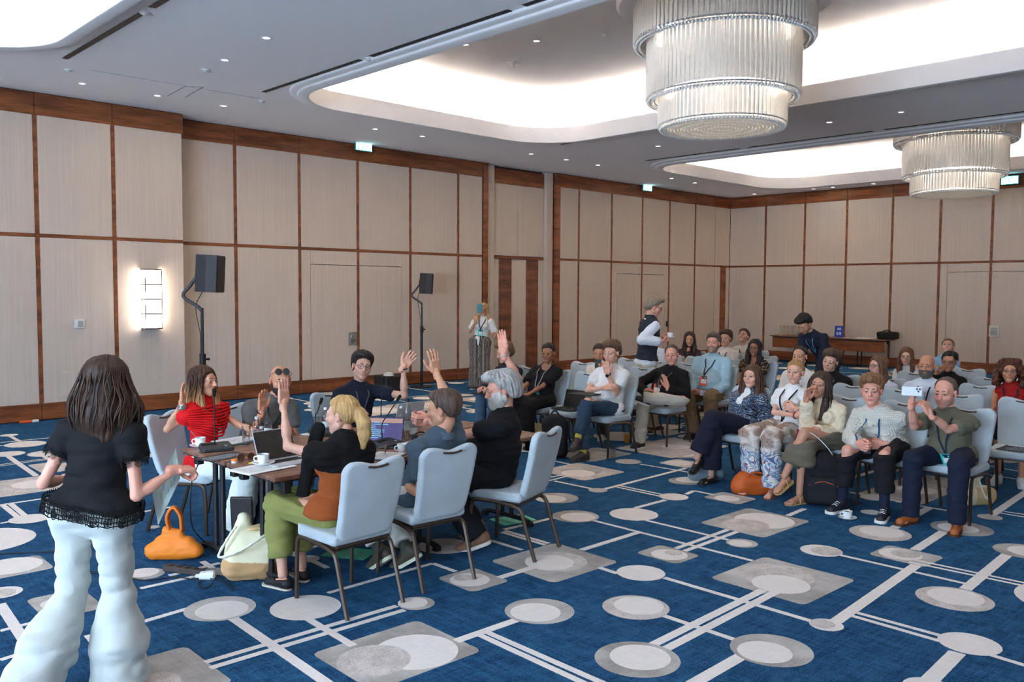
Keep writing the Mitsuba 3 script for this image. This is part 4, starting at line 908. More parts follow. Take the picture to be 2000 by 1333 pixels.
    if glasses is not None:
        g = []; th_ = .0022
        for sx in (-1, 1):
            a = np.linspace(0, 2 * np.pi, 20, endpoint=False); p_ = np.c_[.032 * sx + .0245 * np.cos(a), .101 - .012 * np.abs(np.cos(a) * .5 * sx + .5) , .004 + .0185 * np.sin(a)]
            g.append(tube(p_, th_, 5, closed=True)); g.append(tube([[.056 * sx, .092, .009], [.074 * sx, .06, .01], [.079 * sx, -.01, .008]], th_ * .9, 5))
        g.append(tube([[-.009, .102, .007], [0, .104, .009], [.009, .102, .007]], th_, 5)); gk = obj('glasses', put(cat(g), HB * hs, Hc), 'plastic', k0, col=glasses, smooth=40)
        for sx in (-1, 1):
            a = np.linspace(0, 2 * np.pi, 16, endpoint=False); v = np.c_[.032 * sx + .0235 * np.cos(a), .1 - .012 * np.abs(np.cos(a) * .5 * sx + .5), .004 + .0175 * np.sin(a)]; v = np.vstack([v, v.mean(0)])
            obj('lens', put(mesh(v, [[j, (j + 1) % 16, 16] for j in range(16)]), HB * hs, Hc), 'thin_glass', gk)
    # garments
    tv = bv = None
    for tk in (top if isinstance(top, (list, tuple)) else [top] if top else []):
        gr = tk.get('grow', .010); sl = tk.get('sleeve', .5); lo_ = tk.get('loose', .012); pr = list(tor)
        for sd in 'LR':
            slv = sl if np.isscalar(sl) else sl[0 if sd == 'L' else 1]
            a, e, w, _ = J[sd]
            if slv <= 0: continue
            if slv <= 1: pr += [con(a - (e - a) * .05, a + (e - a) * slv, .045 * s * hk + lo_ * .5, (.043 - .006 * slv) * s * hk + lo_ * .8)]; pr.append(cap(a, a + (e - a) * slv * .8, .044 * s * hk + lo_ * .4, .04 * s * hk + lo_ * .5))
            else: pr += [cap(a, e, .045 * s * hk + lo_ * .5, .038 * s * hk + lo_ * .8), con(e - (w - e) * .1, e + (w - e) * (slv - 1), .038 * s * hk + lo_ * .8, .03 * s * hk + lo_ * .7), cap(e, e + (w - e) * (slv - 1) * .9, .036 * s * hk + lo_ * .8, .029 * s * hk + lo_ * .6)]
        pr = pr[:len(tor)] + [(q, 'add', .018) for q in pr[len(tor):]]
        hem = tk.get('hem', -.03); cuts = []
        def hem_cut(Q, o=P + up_t * hem):
            d = Q - P; a = d @ up_t; l_, f_ = d @ lat, d @ tf
            return np.where((np.abs(l_) < (.3 if stand else .235) * s * width) & (f_ < (.3 if stand else .2) + belly), -((Q - o) @ up_t), -1.0)
        cuts.append(hem_cut)
        if tk.get('sleeve', .5) == 0 or tk.get('tank'): 
            for sd in 'LR': pr.append((cap(S[sd] + lat * (.035 if sd == 'L' else -.035), S[sd] - up_t * .12 + lat * (.05 if sd == 'L' else -.05), .045), 'sub', .02))
        if tk.get('vneck'): pr.append((cap(nb + tf * .1 - up_t * .0, nb + tf * .16 - up_t * tk['vneck'], .055, .012), 'sub', .01))
        if tk.get('scoop'): pr.append((ell(nb + tf * .07 + up_t * .02, [tk['scoop']] * 3), 'sub', .01))
        if tk.get('puff'): 
            for sd in 'LR': pr.append(ell(J[sd][0] * .55 + J[sd][1] * .45, [tk['puff']] * 3))
        m = wrinkle(sdf(pr, tk.get('h', h * .9), k=.03, grow=gr, cut=cuts, smooth=1), tk.get('fold', .006) * 1.5, tk.get('freq', 13), len(label))
        kt = obj(tk.get('name', 'shirt'), m, tk.get('mat', 'cloth'), k0, col=None if tk.get('mat') else (tk['pat'](np.asarray(m.vertices), (np.asarray(m.vertices) - nb) @ RBo) if tk.get('pat') else tk['col']), smooth=True)
        tv = np.asarray(m.vertices); RB = RBo
        if tk.get('collar') is not None:
            a = np.linspace(.5, 2 * np.pi - .5, 22); q = np.array([nb + (np.sin(x) * -lat * .068 + np.cos(x) * tf * .068 + up_t * (.02 - .03 * max(math.cos(x), -.2))) * (1 if not f else .9) for x in a]); r1 = q + up_t * .022 * 1.0; r2 = q + np.array([(np.sin(x) * -lat + np.cos(x) * tf) * .022 - up_t * .018 for x in a])
            n = len(a); v = np.vstack([q * 1.0, r1, r2]); fcs = [[i, i + 1, n + i + 1, n + i] for i in range(n - 1)] + [[n + i, n + i + 1, 2 * n + i + 1, 2 * n + i] for i in range(n - 1)]
            obj('collar', mesh(v, fcs), tk.get('mat', 'cloth'), kt, col=None if tk.get('mat') else tk['collar'], smooth=True)
        if tk.get('buttons') is not None:
            for b_ in (-.1, -.19, -.28): 
                c_ = frontal(tv, nb, RB, .004, b_, .002); obj('button', mv(trimesh.creation.icosphere(subdivisions=1, radius=.006), *c_), 'plastic', kt, col=tk['buttons'])
    bk = dict(bottom or {})
    if bottom:
        wl_, wh = bk.get('thigh', .012), bk.get('hemr', .055); pr = tor[:1] + [ecap(P + up_t * .03, P + up_t * .1, .138 * s, .13 * s, tf, .76)]; hemc = bk.get('hem', .04)
        for sd in 'LR':
            a, kn, an, td = G[sd]; an2 = an + norm(kn - an) * (hemc - .06) if True else an
            pr += [cap(a, kn, .082 * s + wl_, .058 * s + wl_), con(kn + (kn - an2) * .02, an2, .058 * s + wl_, wh), cap(kn, kn * .45 + an2 * .55, .056 * s + wl_, max(wh - .004, .04))]
        if bk.get('skirt'):
            ka = (G['L'][1] + G['R'][1]) / 2; aa = ka + (G['L'][2] + G['R'][2] - G['L'][1] - G['R'][1]) / 2 * bk['skirt']
            pr += [cap(P, ka, .12 * s, .1 * s), con(ka, aa, .1 * s, .14 * s), con(G['L'][1], aa + lf * .07, .08, .09), con(G['R'][1], aa - lf * .07, .08, .09)]
            pr = pr[:2] + [q for q in pr[2:] if q[0] == 'cap' and abs(q[3] - .082 * s - wl_) < 1e-6 or q[0] == 'con' and q[4] in (.14 * s, .09) or q[0] == 'cap' and abs(q[3] - .12 * s) < 1e-6]
        pr = [q if i < 2 or bk.get('skirt') else (q, 'add', .012) for i, q in enumerate(pr)]
        m = wrinkle(sdf(pr, bk.get('h', h), k=bk.get('k', .028), grow=.006, cut=[half(up_t, P + up_t * bk.get('waist', .1))], smooth=1), bk.get('fold', .007) * 1.4, bk.get('freq', 11), len(label) + 3)
        mv_ = bv = np.asarray(m.vertices); kw = {}
        if bk.get('uv') is not None: kw['uv'] = bk['uv'](mv_, G, P, lf, fw)
        obj(bk.get('name', 'trousers'), m, bk.get('mat', 'cloth'), k0, col=None if bk.get('mat') else (bk['pat'](mv_) if bk.get('pat') else bk['col']), smooth=True, **kw)
    if shoes:
        for sd in 'LR':
            _, kn, an, td = G[sd]; Mf = FM[sd]; o = an - Mf[:, 2] * (.088 if stand or True else .085); z = s * (.96 if f else 1.05)
            if shoes.get('sock') is not None and not bare: obj('sock', tube([an + norm(kn - an) * shoes.get('sockh', .09), an, an - Mf[:, 2] * .04], [.042 * s, .04 * s, .04 * s], 12), 'cloth', k0, col=shoes['sock'], smooth=True)
            if bare:
                st = [put(tube([[-.034, y, .006], [-.03, y, .03 + hz_], [0, y + .004, .042 + hz_], [.03, y, .03 + hz_], [.034, y, .006]], .006, 6), Mf * z, o, 1, sd == 'R') for y, hz_ in ((.085, -.006), (.02, .028))]
                kx = obj('sandal', cat([put(prism(LineString([(0, -.04), (0, .13)]).buffer(.042), -.008, .004), Mf * z, o)] + st), 'satin', k0, col=shoes['col'], smooth=40)
                continue
            upm, so = SHOES[shoes.get('kind', 'sneaker')]
            kx = obj('shoe', put(upm, Mf * z, o), 'satin', k0, col=shoes['col'], smooth=True)
            obj('sole', put(so, Mf * z, o), 'satin', kx, col=shoes.get('sole', lin(225, 222, 214)), smooth=30)
            if shoes.get('laces') is not None:
                obj('laces', [put(tube([[-.022, y, zz], [0, y + .004, zz + .009], [.022, y, zz]], .0035, 5), Mf * z, o) for y, zz in ((.03, .088), (.05, .08), (.07, .071), (.09, .064))], 'cloth', kx, col=shoes['laces'])
    if lanyard and tv is not None:
        col, bcol, drop, off = (list(lanyard) + [0.0])[:4]; RB = RBo; lk = None; pts_ = {}
        for sx in (-1, 1):
            ps = [nb + up_t * .035 - tf * .045 + (-lat) * .05 * sx, nb + up_t * .03 + tf * .01 + (-lat) * .066 * sx]
            for t_ in np.linspace(.12, 1, 9): ps.append(frontal(tv, nb, RB, (.068 * (1 - t_)) * sx + off * t_, -.03 - (drop - .03) * t_, .006))
            pts_[sx] = ps
        rib = []
        for sx in (-1, 1):
            c_ = bezier(pts_[sx], 3); d_ = np.gradient(c_, axis=0); w_ = np.cross(d_, tf); w_ /= np.linalg.norm(w_, axis=1, keepdims=True) + 1e-9; n_ = len(c_)
            v = np.vstack([c_ - w_ * .0065, c_ + w_ * .0065, c_ - w_ * .0065 - tf * .002, c_ + w_ * .0065 - tf * .002]); q = [[i, i + 1, n_ + i + 1, n_ + i] for i in range(n_ - 1)] + [[2 * n_ + i, 3 * n_ + i, 3 * n_ + i + 1, 2 * n_ + i + 1] for i in range(n_ - 1)]
            rib.append(mesh(v, q))
        lk = obj('lanyard', cat(rib), 'cloth', k0, col=col)
        if bcol is not None:
            c_ = frontal(tv, nb, RB, off, -drop, .004); b0 = frontal(tv, nb, RB, off, -drop - .1, .006); zb = norm(c_ - b0); yb = norm(tf - zb * (tf @ zb)); xb = np.cross(yb, zb); Mb = np.stack([xb, yb, zb], 1)
            obj('badge', put(bx(-.047, .047, -.001, .003, -.13, 0, .002), Mb, c_), 'satin', lk, col=bcol); obj('name_card', put(bx(-.04, .03, .003, .0045, -.1, -.045), Mb, c_), 'satin', lk, col=lin(232, 230, 228)); obj('badge_header', put(prism(Polygon([(-.04, -.04), (.012, -.04), (.03, -.004), (-.04, -.004)]), .003, .0042), Mb @ np.array([[1, 0, 0], [0, 0, 1], [0, 1, 0.0]]), c_), 'satin', lk, col=lin(22, 40, 58))
            tx = meshkit.text_mesh('GO', .011, .0012, True); v = np.asarray(tx.vertices); tx.vertices = np.c_[.036 - v[:, 0], .0045 + v[:, 2], -.03 + v[:, 1]]; tx.faces = tx.faces
            obj('emblem', put(mv(bx(-.03, -.012, .0042, .0055, -.034, -.012)), Mb, c_), 'satin', lk, col=np.asarray(bcol) if bcol[1] > bcol[0] else lin(60, 190, 180))
            for zz_ in (-.057, -.066, -.085): obj('print_line', put(bx(-.034, -.034 + (.03 if zz_ > -.08 else .045), .0045, .0052, zz_ - .003, zz_), Mb, c_), 'satin', lk, col=lin(90, 96, 110))
    info = dict(key=k0, J=J, G=G, P=P, nb=nb, Hc=Hc, HB=HB, hs=hs, hands=hands, fw=fw, lf=lf, up=up, tf=tf, lat=lat, up_t=up_t, tv=tv, bv=bv, RB=RBo, B=B, sk=sk)
    PEOPLE[pid] = info
    return info
def lace_rosette(c, n, up, r):
    n = norm(n); u = norm(np.cross(up, n)); v = np.cross(n, u); ms = []
    for rr in (r, r * .62, r * .28): ms.append(tube([c + (u * math.cos(a) + v * math.sin(a)) * rr for a in np.linspace(0, 2 * np.pi, 16, endpoint=False)], r * .09, 4, closed=True))
    for a in np.linspace(0, 2 * np.pi, 8, endpoint=False): ms.append(tube([c + (u * math.cos(a) + v * math.sin(a)) * r * .28, c + (u * math.cos(a + .2) + v * math.sin(a + .2)) * r], r * .07, 4))
    return ms
def watch(I, sd, col, dial=None, name='watch', t=.12):
    a, e, w, _ = I['J'][sd]; d = norm(w - e); c = w - d * .015; u_ = norm(np.cross(d, [0.3, 0.2, 1])); w_ = np.cross(d, u_)
    k = obj(name, tube([c + (u_ * math.cos(x) + w_ * math.sin(x)) * .0315 for x in np.linspace(0, 2 * np.pi, 20, endpoint=False)], .006, 6, closed=True), 'satin', I['key'], col=col, smooth=True)
    if dial is not None:
        M = I['hands'][sd][1]; nrm = -M[:, 1]; nrm = norm(nrm - d * (nrm @ d)); m = lathe([(0, .006), (.018, .006), (.019, 0), (.019, -.006)], 16); Mx = np.stack([norm(np.cross(d, nrm)), d, nrm], 1)
        obj('watch_case', put(m, Mx, c + nrm * .032), 'plastic', k, col=dial, smooth=40)
def held(I, sd, m, off=(0, .03, .06)):
    "places a mesh in a hand's frame (x to the little finger, y out of the palm, z along the fingers)"
    w, M = I['hands'][sd]; return put(m, M, w + M @ np.asarray(off, float))
# ------------------------------------------------------------------ people round the table
OPEN = lambda fd, pn, pose='open': (pose, fd, pn)
def p_speaker():
    b = at_z(188, 1352, 0.0)
    I = person('speaker', 'standing woman seen from behind in a black lace top and wide white jeans', b, math.radians(40), (212, 748), (30, -4, 4), 'f', 1.0, True, 'pink', ('long_wide', lin(20, 13, 10), lin(70, 47, 34), .215),
        top=dict(name='lace_top', col=lin(12, 14, 17), sleeve=.32, hem=.03, loose=.022, grow=.018, fold=.009, freq=11), bottom=dict(name='wide_jeans', col=lin(178, 183, 178), thigh=.006, hemr=.135, hem=.02, waist=.05, fold=.012, freq=9, h=.011),
        shoes=dict(kind='loafer', col=lin(200, 190, 170)), R=dict(wrist=('px', 345, 918, .10), elbow=('px', 268, 985, -.02), hand=('grip', (.75, -.55, -.1), (-.2, .3, -.9))), L=dict(wrist=(.16, .22, .98), elbow=None),
        legs={'L': dict(knee=(.0, .11, .47), ankle=(-.22, .17, .12), toe=(1, .1, -.35)), 'R': dict(knee=(.05, -.09, .47), ankle=(.03, -.10, .085))}, h=.011, hd=.0)
    v = np.vstack([I['bv'], I['tv'][(I['tv'] - I['P']) @ I['up_t'] < .12]]); v = v[np.linalg.norm((v - I['P']) - np.outer((v - I['P']) @ I['up_t'], I['up_t']), axis=1) < .215]; RB = I['RB']; b0 = (I['P'] - I['nb']) @ I['up_t'] + .045; ms = []
    N = 22
    for i in range(N):
        c, n = around(v, I['nb'], RB, 2 * math.pi * i / N, b0 + .02, .016); c = c - I['up_t'] * (.045 + .006 * (i % 2)); ms += lace_rosette(c, n, I['up_t'], .024 if i % 2 else .019)
        for j in range(5):
            c2, n2 = around(v, I['nb'], RB, 2 * math.pi * (i + j / 5) / N, b0 + .02, .014); ms.append(tube([c2, c2 - I['up_t'] * (.03 + .02 * (j % 2)), c2 - I['up_t'] * (.066 + .01 * math.sin(j * 2.5))], .0022, 4))
    for dz in (.012, .028, .05, .068):
        ms.append(tube([around(v, I['nb'], RB, 2 * math.pi * i / 66, b0 + .02, .015)[0] - I['up_t'] * (dz + .003 * math.sin(i * 1.9)) for i in range(66)], .0026, 4, closed=True))
    obj('lace_hem', ms, 'cloth', I['key'], col=lin(14, 17, 18))
    for sd in 'LR':
        a, e, w, _ = I['J'][sd]; d = norm(e - a); u = norm(np.cross(d, I['fw'])); w_ = np.cross(d, u); ms = []; L_ = np.linalg.norm(e - a)
        for i in range(9):
            q = 2 * math.pi * i / 9; n = u * math.cos(q) + w_ * math.sin(q); ms += lace_rosette(a + d * (L_ * .36) + n * .066, n, d, .024)
            ms += lace_rosette(a + d * (L_ * .47) + n * .06, u * math.cos(q + .35) + w_ * math.sin(q + .35), d, .015)
        obj('lace_sleeve', ms, 'cloth', I['key'], col=lin(14, 17, 18))
    return I
SP = p_speaker()
def p_red():
    I = person('red', 'woman in a red crochet top raising her hand at the table end', (2.97, 6.56), math.radians(-58), (399, 745), (-62, -2, 0), 'f', 1.0, False, 'tan', ('long', lin(40, 24, 18), lin(78, 50, 34), .27, 0.0, lin(186, 140, 96)),
        top=[dict(name='red_top', col=lin(190, 18, 24), sleeve=.0, hem=-.02, fold=.006), dict(name='crochet_capelet', col=lin(206, 20, 26), sleeve=.3, hem=.27, grow=.022, loose=.03, fold=.004)], bottom=dict(col=lin(226, 232, 222), thigh=.03, hemr=.11, hem=.04, fold=.01), shoes=dict(kind='loafer', col=lin(190, 20, 24)),
        R=dict(wrist=('px', 361, 778, -.22), elbow=('px', 343, 827, -.14), hand=OPEN((-.05, .1, 1), (.9, .4, 0))), L=dict(wrist=(.42, .12, .76)), legs={'L': dict(knee=(.45, .1, .53), ankle=(.5, .1, .09)), 'R': dict(knee=(.44, -.12, .53), ankle=(.36, -.14, .09))}, h=.011, lips=lin(176, 84, 84), lanyard=(lin(24, 26, 30), lin(60, 190, 180), .36, .02))
    # crochet cords: rows of beads round the capelet
    v, RB = I['tv'], I['RB']; rows = []
    for r in range(11):
        ps = [around(v, I['nb'], RB, a, -.035 - r * .0165 - .085 * max(math.cos(a), 0) ** 2 * (r / 11), .001)[0] for a in np.linspace(-1.45, 1.45, 17)]
        ps = np.array(ps); ps[1:-1] = (ps[:-2] + ps[1:-1] * 2 + ps[2:]) / 4; ps[1:-1] = (ps[:-2] + ps[1:-1] * 2 + ps[2:]) / 4
        rows.append(tube(bezier(ps, 3), .0078 + .0016 * np.sin(np.arange(49) * 2.2 + r), 6))
    for r in range(3): rows.append(tube([I['nb'] + I['up_t'] * (.03 + r * .017) + (I['lat'] * math.cos(a) + I['tf'] * math.sin(a)) * (.072 - r * .006) for a in np.linspace(0, 2 * np.pi, 24, endpoint=False)], .0085, 6, closed=True))
    obj('crochet_cords', rows, 'cloth', I['key'], col=lin(214, 24, 28), smooth=True)
    w, M = I['hands']['R']; obj('silver_cuff', tube([w - M[:, 2] * z + (M[:, 0] * math.cos(a) * .034 + M[:, 1] * math.sin(a) * .028) for z in (.02, .032, .044) for a in np.linspace(0, 6.28, 18)], .0075, 6), 'steel', I['key'], smooth=True)
    obj('silver_ring', tube([w + M @ np.array([-.0105 + .0115 * math.cos(a), .006 + .0115 * math.sin(a), .108]) for a in np.linspace(0, 2 * np.pi, 14, endpoint=False)], .003, 5, closed=True), 'steel', I['key'], smooth=True)
    return I
p_red()
I = person('bald', 'bald man in a grey T-shirt with sunglasses on his head raising his right hand', (3.36, 6.62), math.radians(-95), (548, 744), (-108, -8, 0), 'm', 1.0, False, 'warm', ('bald', lin(40, 30, 26)), beard=(lin(38, 32, 30), .004), stubble=.5,
    top=dict(name='t_shirt', col=lin(84, 84, 82), sleeve=.62, fold=.008, loose=.022), bottom=dict(col=lin(40, 52, 72)), shoes=dict(kind='sneaker', col=lin(60, 60, 64)), R=dict(wrist=('px', 523, 768, -.30), elbow=('px', 489, 818, -.10), hand=OPEN((0, .05, 1), (.9, .45, 0))), L=dict(wrist=(.36, .2, .77)), h=.012, lanyard=(lin(40, 44, 48), lin(60, 190, 180), .30))
watch(I, 'R', lin(30, 28, 28), None, 'bracelet')
g = []
for sx in (-1, 1):
    a = np.linspace(0, 2 * np.pi, 16, endpoint=False); p_ = np.c_[.03 * sx + .025 * np.cos(a), .078 - .03 * (np.sin(a) * .5 + .5) + 0 * a, .088 + .022 * np.sin(a)]; g.append(mesh(np.vstack([p_, p_.mean(0) + [0, .004, .004]]), [[j, (j + 1) % 16, 16] for j in range(16)])); g.append(tube(p_, .002, 5, closed=True)); g.append(tube([[.054 * sx, .066, .09], [.083 * sx, .02, .06], [.083 * sx, -.02, .03]], .0018, 5))
g.append(tube([[-.008, .076, .092], [.008, .076, .092]], .002, 5)); obj('sunglasses', put(cat(g), I['HB'] * I['hs'], I['Hc']), 'plastic', I['key'], col=lin(26, 26, 30), smooth=40)
I = person('polo', 'young man with round glasses and navy polo shirt raising his left arm', (4.55, 6.85), math.radians(-100), (707, 717), (-112, 2, -10), 'm', 1.05, False, 'fair', ('thick', lin(20, 17, 16), lin(48, 42, 40), .2, .1), stubble=.25, glasses=lin(24, 22, 22),
    top=dict(name='polo_shirt', col=lin(22, 30, 46), sleeve=.6, collar=lin(24, 32, 48), fold=.008, loose=.02), bottom=dict(col=lin(40, 46, 60)), shoes=dict(kind='sneaker', col=lin(60, 60, 64)), L=dict(wrist=('px', 788, 717, -.1), elbow=('px', 796, 774, -.06), hand=OPEN((0, .75, .8), (.9, -.2, .3))), R=dict(wrist=(.34, -.16, .77)), h=.011, twist=0, lanyard=(lin(70, 74, 80), None, .3))
watch(I, 'L', lin(24, 30, 60), None, 'bracelet')
I = person('pony', 'blonde ponytailed woman seen from behind in a black cardigan, left hand raised', (2.90, 4.54), math.radians(92), (668, 812), (118, -4, 0), 'f', 1.02, False, 'fair', ('pony', lin(150, 112, 66), lin(214, 178, 122), .14),
    top=[dict(name='rust_bodice', col=lin(140, 72, 34), sleeve=0, hem=-.01, grow=.024, fold=.006), dict(name='black_cardigan', col=lin(10, 11, 13), sleeve=.3, hem=.27, grow=.032, loose=.022, fold=.010)], bottom=dict(col=lin(126, 130, 74), thigh=.022, hemr=.075, hem=.18, waist=.03, fold=.012, freq=9, h=.011), shoes=dict(kind='loafer', col=lin(22, 22, 26), sole=lin(206, 196, 176)),
    L=dict(wrist=('px', 553, 786, .02), elbow=('px', 562, 873, -.06), hand=OPEN((.05, -.05, 1), (1, .15, 0), 'flat')), R=dict(wrist=('px', 612, 972, .14), hand=('fist', (.2, 1, -.1), (-.3, 0, -1))), legs={'L': dict(knee=(.43, .17, .54), ankle=(.36, .18, .09)), 'R': dict(knee=(.46, .02, .54), ankle=(.42, 0, .09))}, h=.010)
q = lambda u, v, d: pt(u, v, I['B'], d)
obj('hanging_sleeve', sdf([ecap(q(622, 838, .06), q(604, 905, .10), .045, .045, FH, .5), ecap(q(604, 905, .10), q(588, 982, .12), .045, .042, FH, .5)], .009, k=.02), 'cloth', I['key'], col=lin(10, 11, 13), smooth=True)
PONY = I
I = person('denim', 'man with short brown hair seen from behind in a denim blue shirt, right hand raised', (3.53, 4.60), math.radians(95), (866, 801), (118, -6, 0), 'm', 1.02, False, 'tan', ('short', lin(48, 36, 30), lin(96, 80, 70)), top=dict(name='denim_shirt', col=lin(66, 84, 98), sleeve=.7, collar=lin(74, 92, 108), fold=.010, freq=12, loose=.026, hem=-.06), bottom=dict(col=lin(206, 202, 190), hemr=.07, hem=.12, fold=.01), shoes=dict(kind='hiker', col=lin(66, 60, 46), sole=lin(214, 216, 190), sock=lin(60, 66, 60)),
    R=dict(wrist=('px', 852, 727, .48), elbow=('px', 872, 772, .30), hand=OPEN((.0, .2, 1), (1, -.2, 0))), L=dict(wrist=('px', 780, 942, -.06), elbow=('px', 824, 966, -.24), hand=('relaxed', None, (0, -1, -.3))), legs={'L': dict(knee=(.44, .16, .54), ankle=(.22, .12, .12), toe=(.7, .1, -.5)), 'R': dict(knee=(.46, -.08, .54), ankle=(.1, -.02, .12), toe=(.7, .4, -.5))}, h=.010)
watch(I, 'L', lin(196, 196, 192), lin(20, 22, 26), 'fitness_watch')
I = person('grey', 'grey-haired bearded man in a black T-shirt raising his right arm with a steel watch', (4.34, 4.66), math.radians(128), (978, 762), (146, -14, 0), 'm', 1.08, False, 'pink', ('grey_wavy', lin(120, 118, 114), lin(198, 196, 190)), beard=(lin(176, 172, 164), .016), top=dict(name='t_shirt', col=lin(14, 16, 22), sleeve=.62, fold=.010, loose=.03, hem=-.08), belly=.05, width=1.12, bottom=dict(col=lin(18, 20, 26), thigh=.03, hemr=.085, hem=.06), shoes=dict(kind='sneaker', col=lin(120, 86, 64), sole=lin(220, 214, 204)),
    R=dict(wrist=('px', 986, 694, .32), elbow=('px', 1012, 742, .36), hand=OPEN((.1, .05, 1), (.55, .85, 0), 'flat')), L=dict(wrist=('px', 836, 822, -.02), elbow=('px', 905, 850, -.16), hand=('grip', (.9, .3, .1), (.1, -.9, .2))), legs={'L': dict(knee=(.44, .16, .54), ankle=(.12, .14, .11), toe=(.8, .1, -.3)), 'R': dict(knee=(.46, -.1, .54), ankle=(.2, -.14, .12), toe=(.7, -.3, -.5))}, h=.011, lanyard=(lin(20, 24, 34), None, .3))
watch(I, 'R', lin(150, 150, 146), lin(40, 44, 48), 'steel_watch')
GREY = I
# ------------------------------------------------------------------ tables
def folding_table(x0, x1, y0, y1, label, legs_at, panel=None, z=.745):
    t = thing('folding_table', label, 'table')
    obj('table_top', bx(x0, x1, y0, y1, z - .028, z, .004), 'laminate', t); obj('edge_band', bx(x0 + .003, x1 - .003, y0 + .003, y1 - .003, z - .034, z - .028), 'satin', t, col=lin(40, 30, 26))
    for a in legs_at:
        ym = (y0 + y1) / 2; f = obj('leg_frame', cat([tube([[a, ym + s, .06], [a, ym + s, z - .05]], .019, 8) for s in (-.055, .055)] + [tube([[a, y0 + .06, .035], [a, y0 + .14, .05], [a, y1 - .14, .05], [a, y1 - .06, .035]], .021, 6), bx(a - .02, a + .02, y0 + .08, y1 - .08, z - .07, z - .035, .004)]), 'satin', t, col=lin(22, 23, 26), smooth=40)
        for y in (y0 + .06, y1 - .06): obj('foot_cap', bx(a - .025, a + .025, y - .025, y + .025, 0, .04, .006), 'satin', f, col=lin(14, 14, 15))
        for yy in (y0 + .05, y1 - .05): obj('corner_clamp', bx(a - .045, a + .01, yy - .028, yy + .028, z - .12, z - .03, .006), 'satin', t, col=lin(18, 19, 21))
    if panel: obj('modesty_panel', bx(panel - .009, panel + .009, y0 + .05, y1 - .05, .42, z - .04, .003), 'walnut', t)
    obj('rail', [bx(x0 + .05, x1 - .05, y, y + .02, z - .06, z - .034) for y in (y0 + .09, y1 - .11)] if not panel else [bx(x0 + .05, x0 + .07, y0 + .1, y1 - .1, z - .06, z - .034)], 'satin', t, col=lin(26, 26, 28))
    return t
TZ = .745
folding_table(2.60, 3.80, 4.79, 5.44, 'walnut folding table in front of the blonde woman with the open laptop', (2.72, 3.68))
folding_table(2.60, 3.80, 5.47, 6.14, 'walnut folding table in front of the woman in red', (2.72, 3.68))
folding_table(3.81, 5.01, 4.79, 5.44, 'walnut folding table in front of the grey-haired man', (3.93, 4.89))
folding_table(3.81, 5.01, 5.47, 6.14, 'walnut folding table in front of the man in the navy polo', (3.93, 4.89))
folding_table(21.5, 22.1, 8.95, 10.5, 'walnut table with a front panel along the back wall, under the black bag', (21.8,), 21.56)
folding_table(21.5, 22.1, 10.55, 12.1, 'walnut table with a front panel along the back wall, under the row of glasses', (21.8,), 21.56)
# ------------------------------------------------------------------ small things
CUP = mikit.ply(cat([lathe([(0, .004), (.022, .004), (.023, 0), (.026, 0), (.034, .018), (.039, .06), (.0395, .062), (.0365, .061), (.031, .02), (.02, .009), (0, .008)], 28), tube([[.036, 0, .048], [.055, 0, .047], [.06, 0, .032], [.052, 0, .018], [.034, 0, .017]], .0045, 8)]), 'porcelain', smooth=40)
SAUCER = mikit.ply(lathe([(0, .004), (.03, .004), (.034, 0), (.04, 0), (.07, .012), (.076, .016), (.076, .018), (.06, .011), (.035, .007), (0, .007)], 32), 'porcelain', smooth=40)
COFFEE = mikit.ply(lathe([(0, .051), (.0365, .051)], 20), 'satin', color=np.tile(lin(96, 62, 40), (40, 1)))
def cup(x, y, z, yaw, label, saucer=True, coffee=True, spoon=False, group=None):
    w = frame_xy(x, y, yaw, z + (.007 if saucer else 0)); t = thing('coffee_cup', label, 'cup', group)
    obj('cup_body', CUP, None, t, world=w)
    if coffee: obj('coffee', COFFEE, None, t, world=w)
    if saucer:
        s = thing('saucer', 'white saucer under the ' + label.replace('white ', '', 1), 'saucer'); scene[s] = dict(SAUCER, to_world=frame_xy(x, y, yaw, z))
    if spoon:
        s = thing('teaspoon', 'steel teaspoon standing in the coffee cup beside the woman in red', 'spoon'); obj('handle', mv(tube([[0, 0, .02], [-.04, .01, .09], [-.06, .02, .12]], [.002, .002, .004], 6), x, y, z), 'steel', s, smooth=True); obj('bowl', mv(mv(trimesh.creation.icosphere(subdivisions=1, radius=.012), s=1), x + .002, y, z + .02), 'steel', s, smooth=True)
def water_glass(x, y, z, label, hgt=.125, fill=.45, r=.032, col=None, group=None):
    t = thing('water_glass', label, 'glass', group); w = T().translate([x, y, z])
    obj('tumbler', lathe([(0, .0), (r * .86, .0), (r, hgt), (r - .002, hgt), (r * .86 - .003, .008), (0, .008)], 24), 'glass', t, smooth=40, world=w)
    if fill:
        rr = r * .86 - .004; m = lathe([(0, .009), (rr, .009), (rr + fill * (r * .12), .008 + fill * (hgt - .01)), (0, .008 + fill * (hgt - .01))], 20)
        obj('water' if col is None else 'juice', m, 'glass' if col is None else 'satin', t, smooth=40, world=w, col=col)
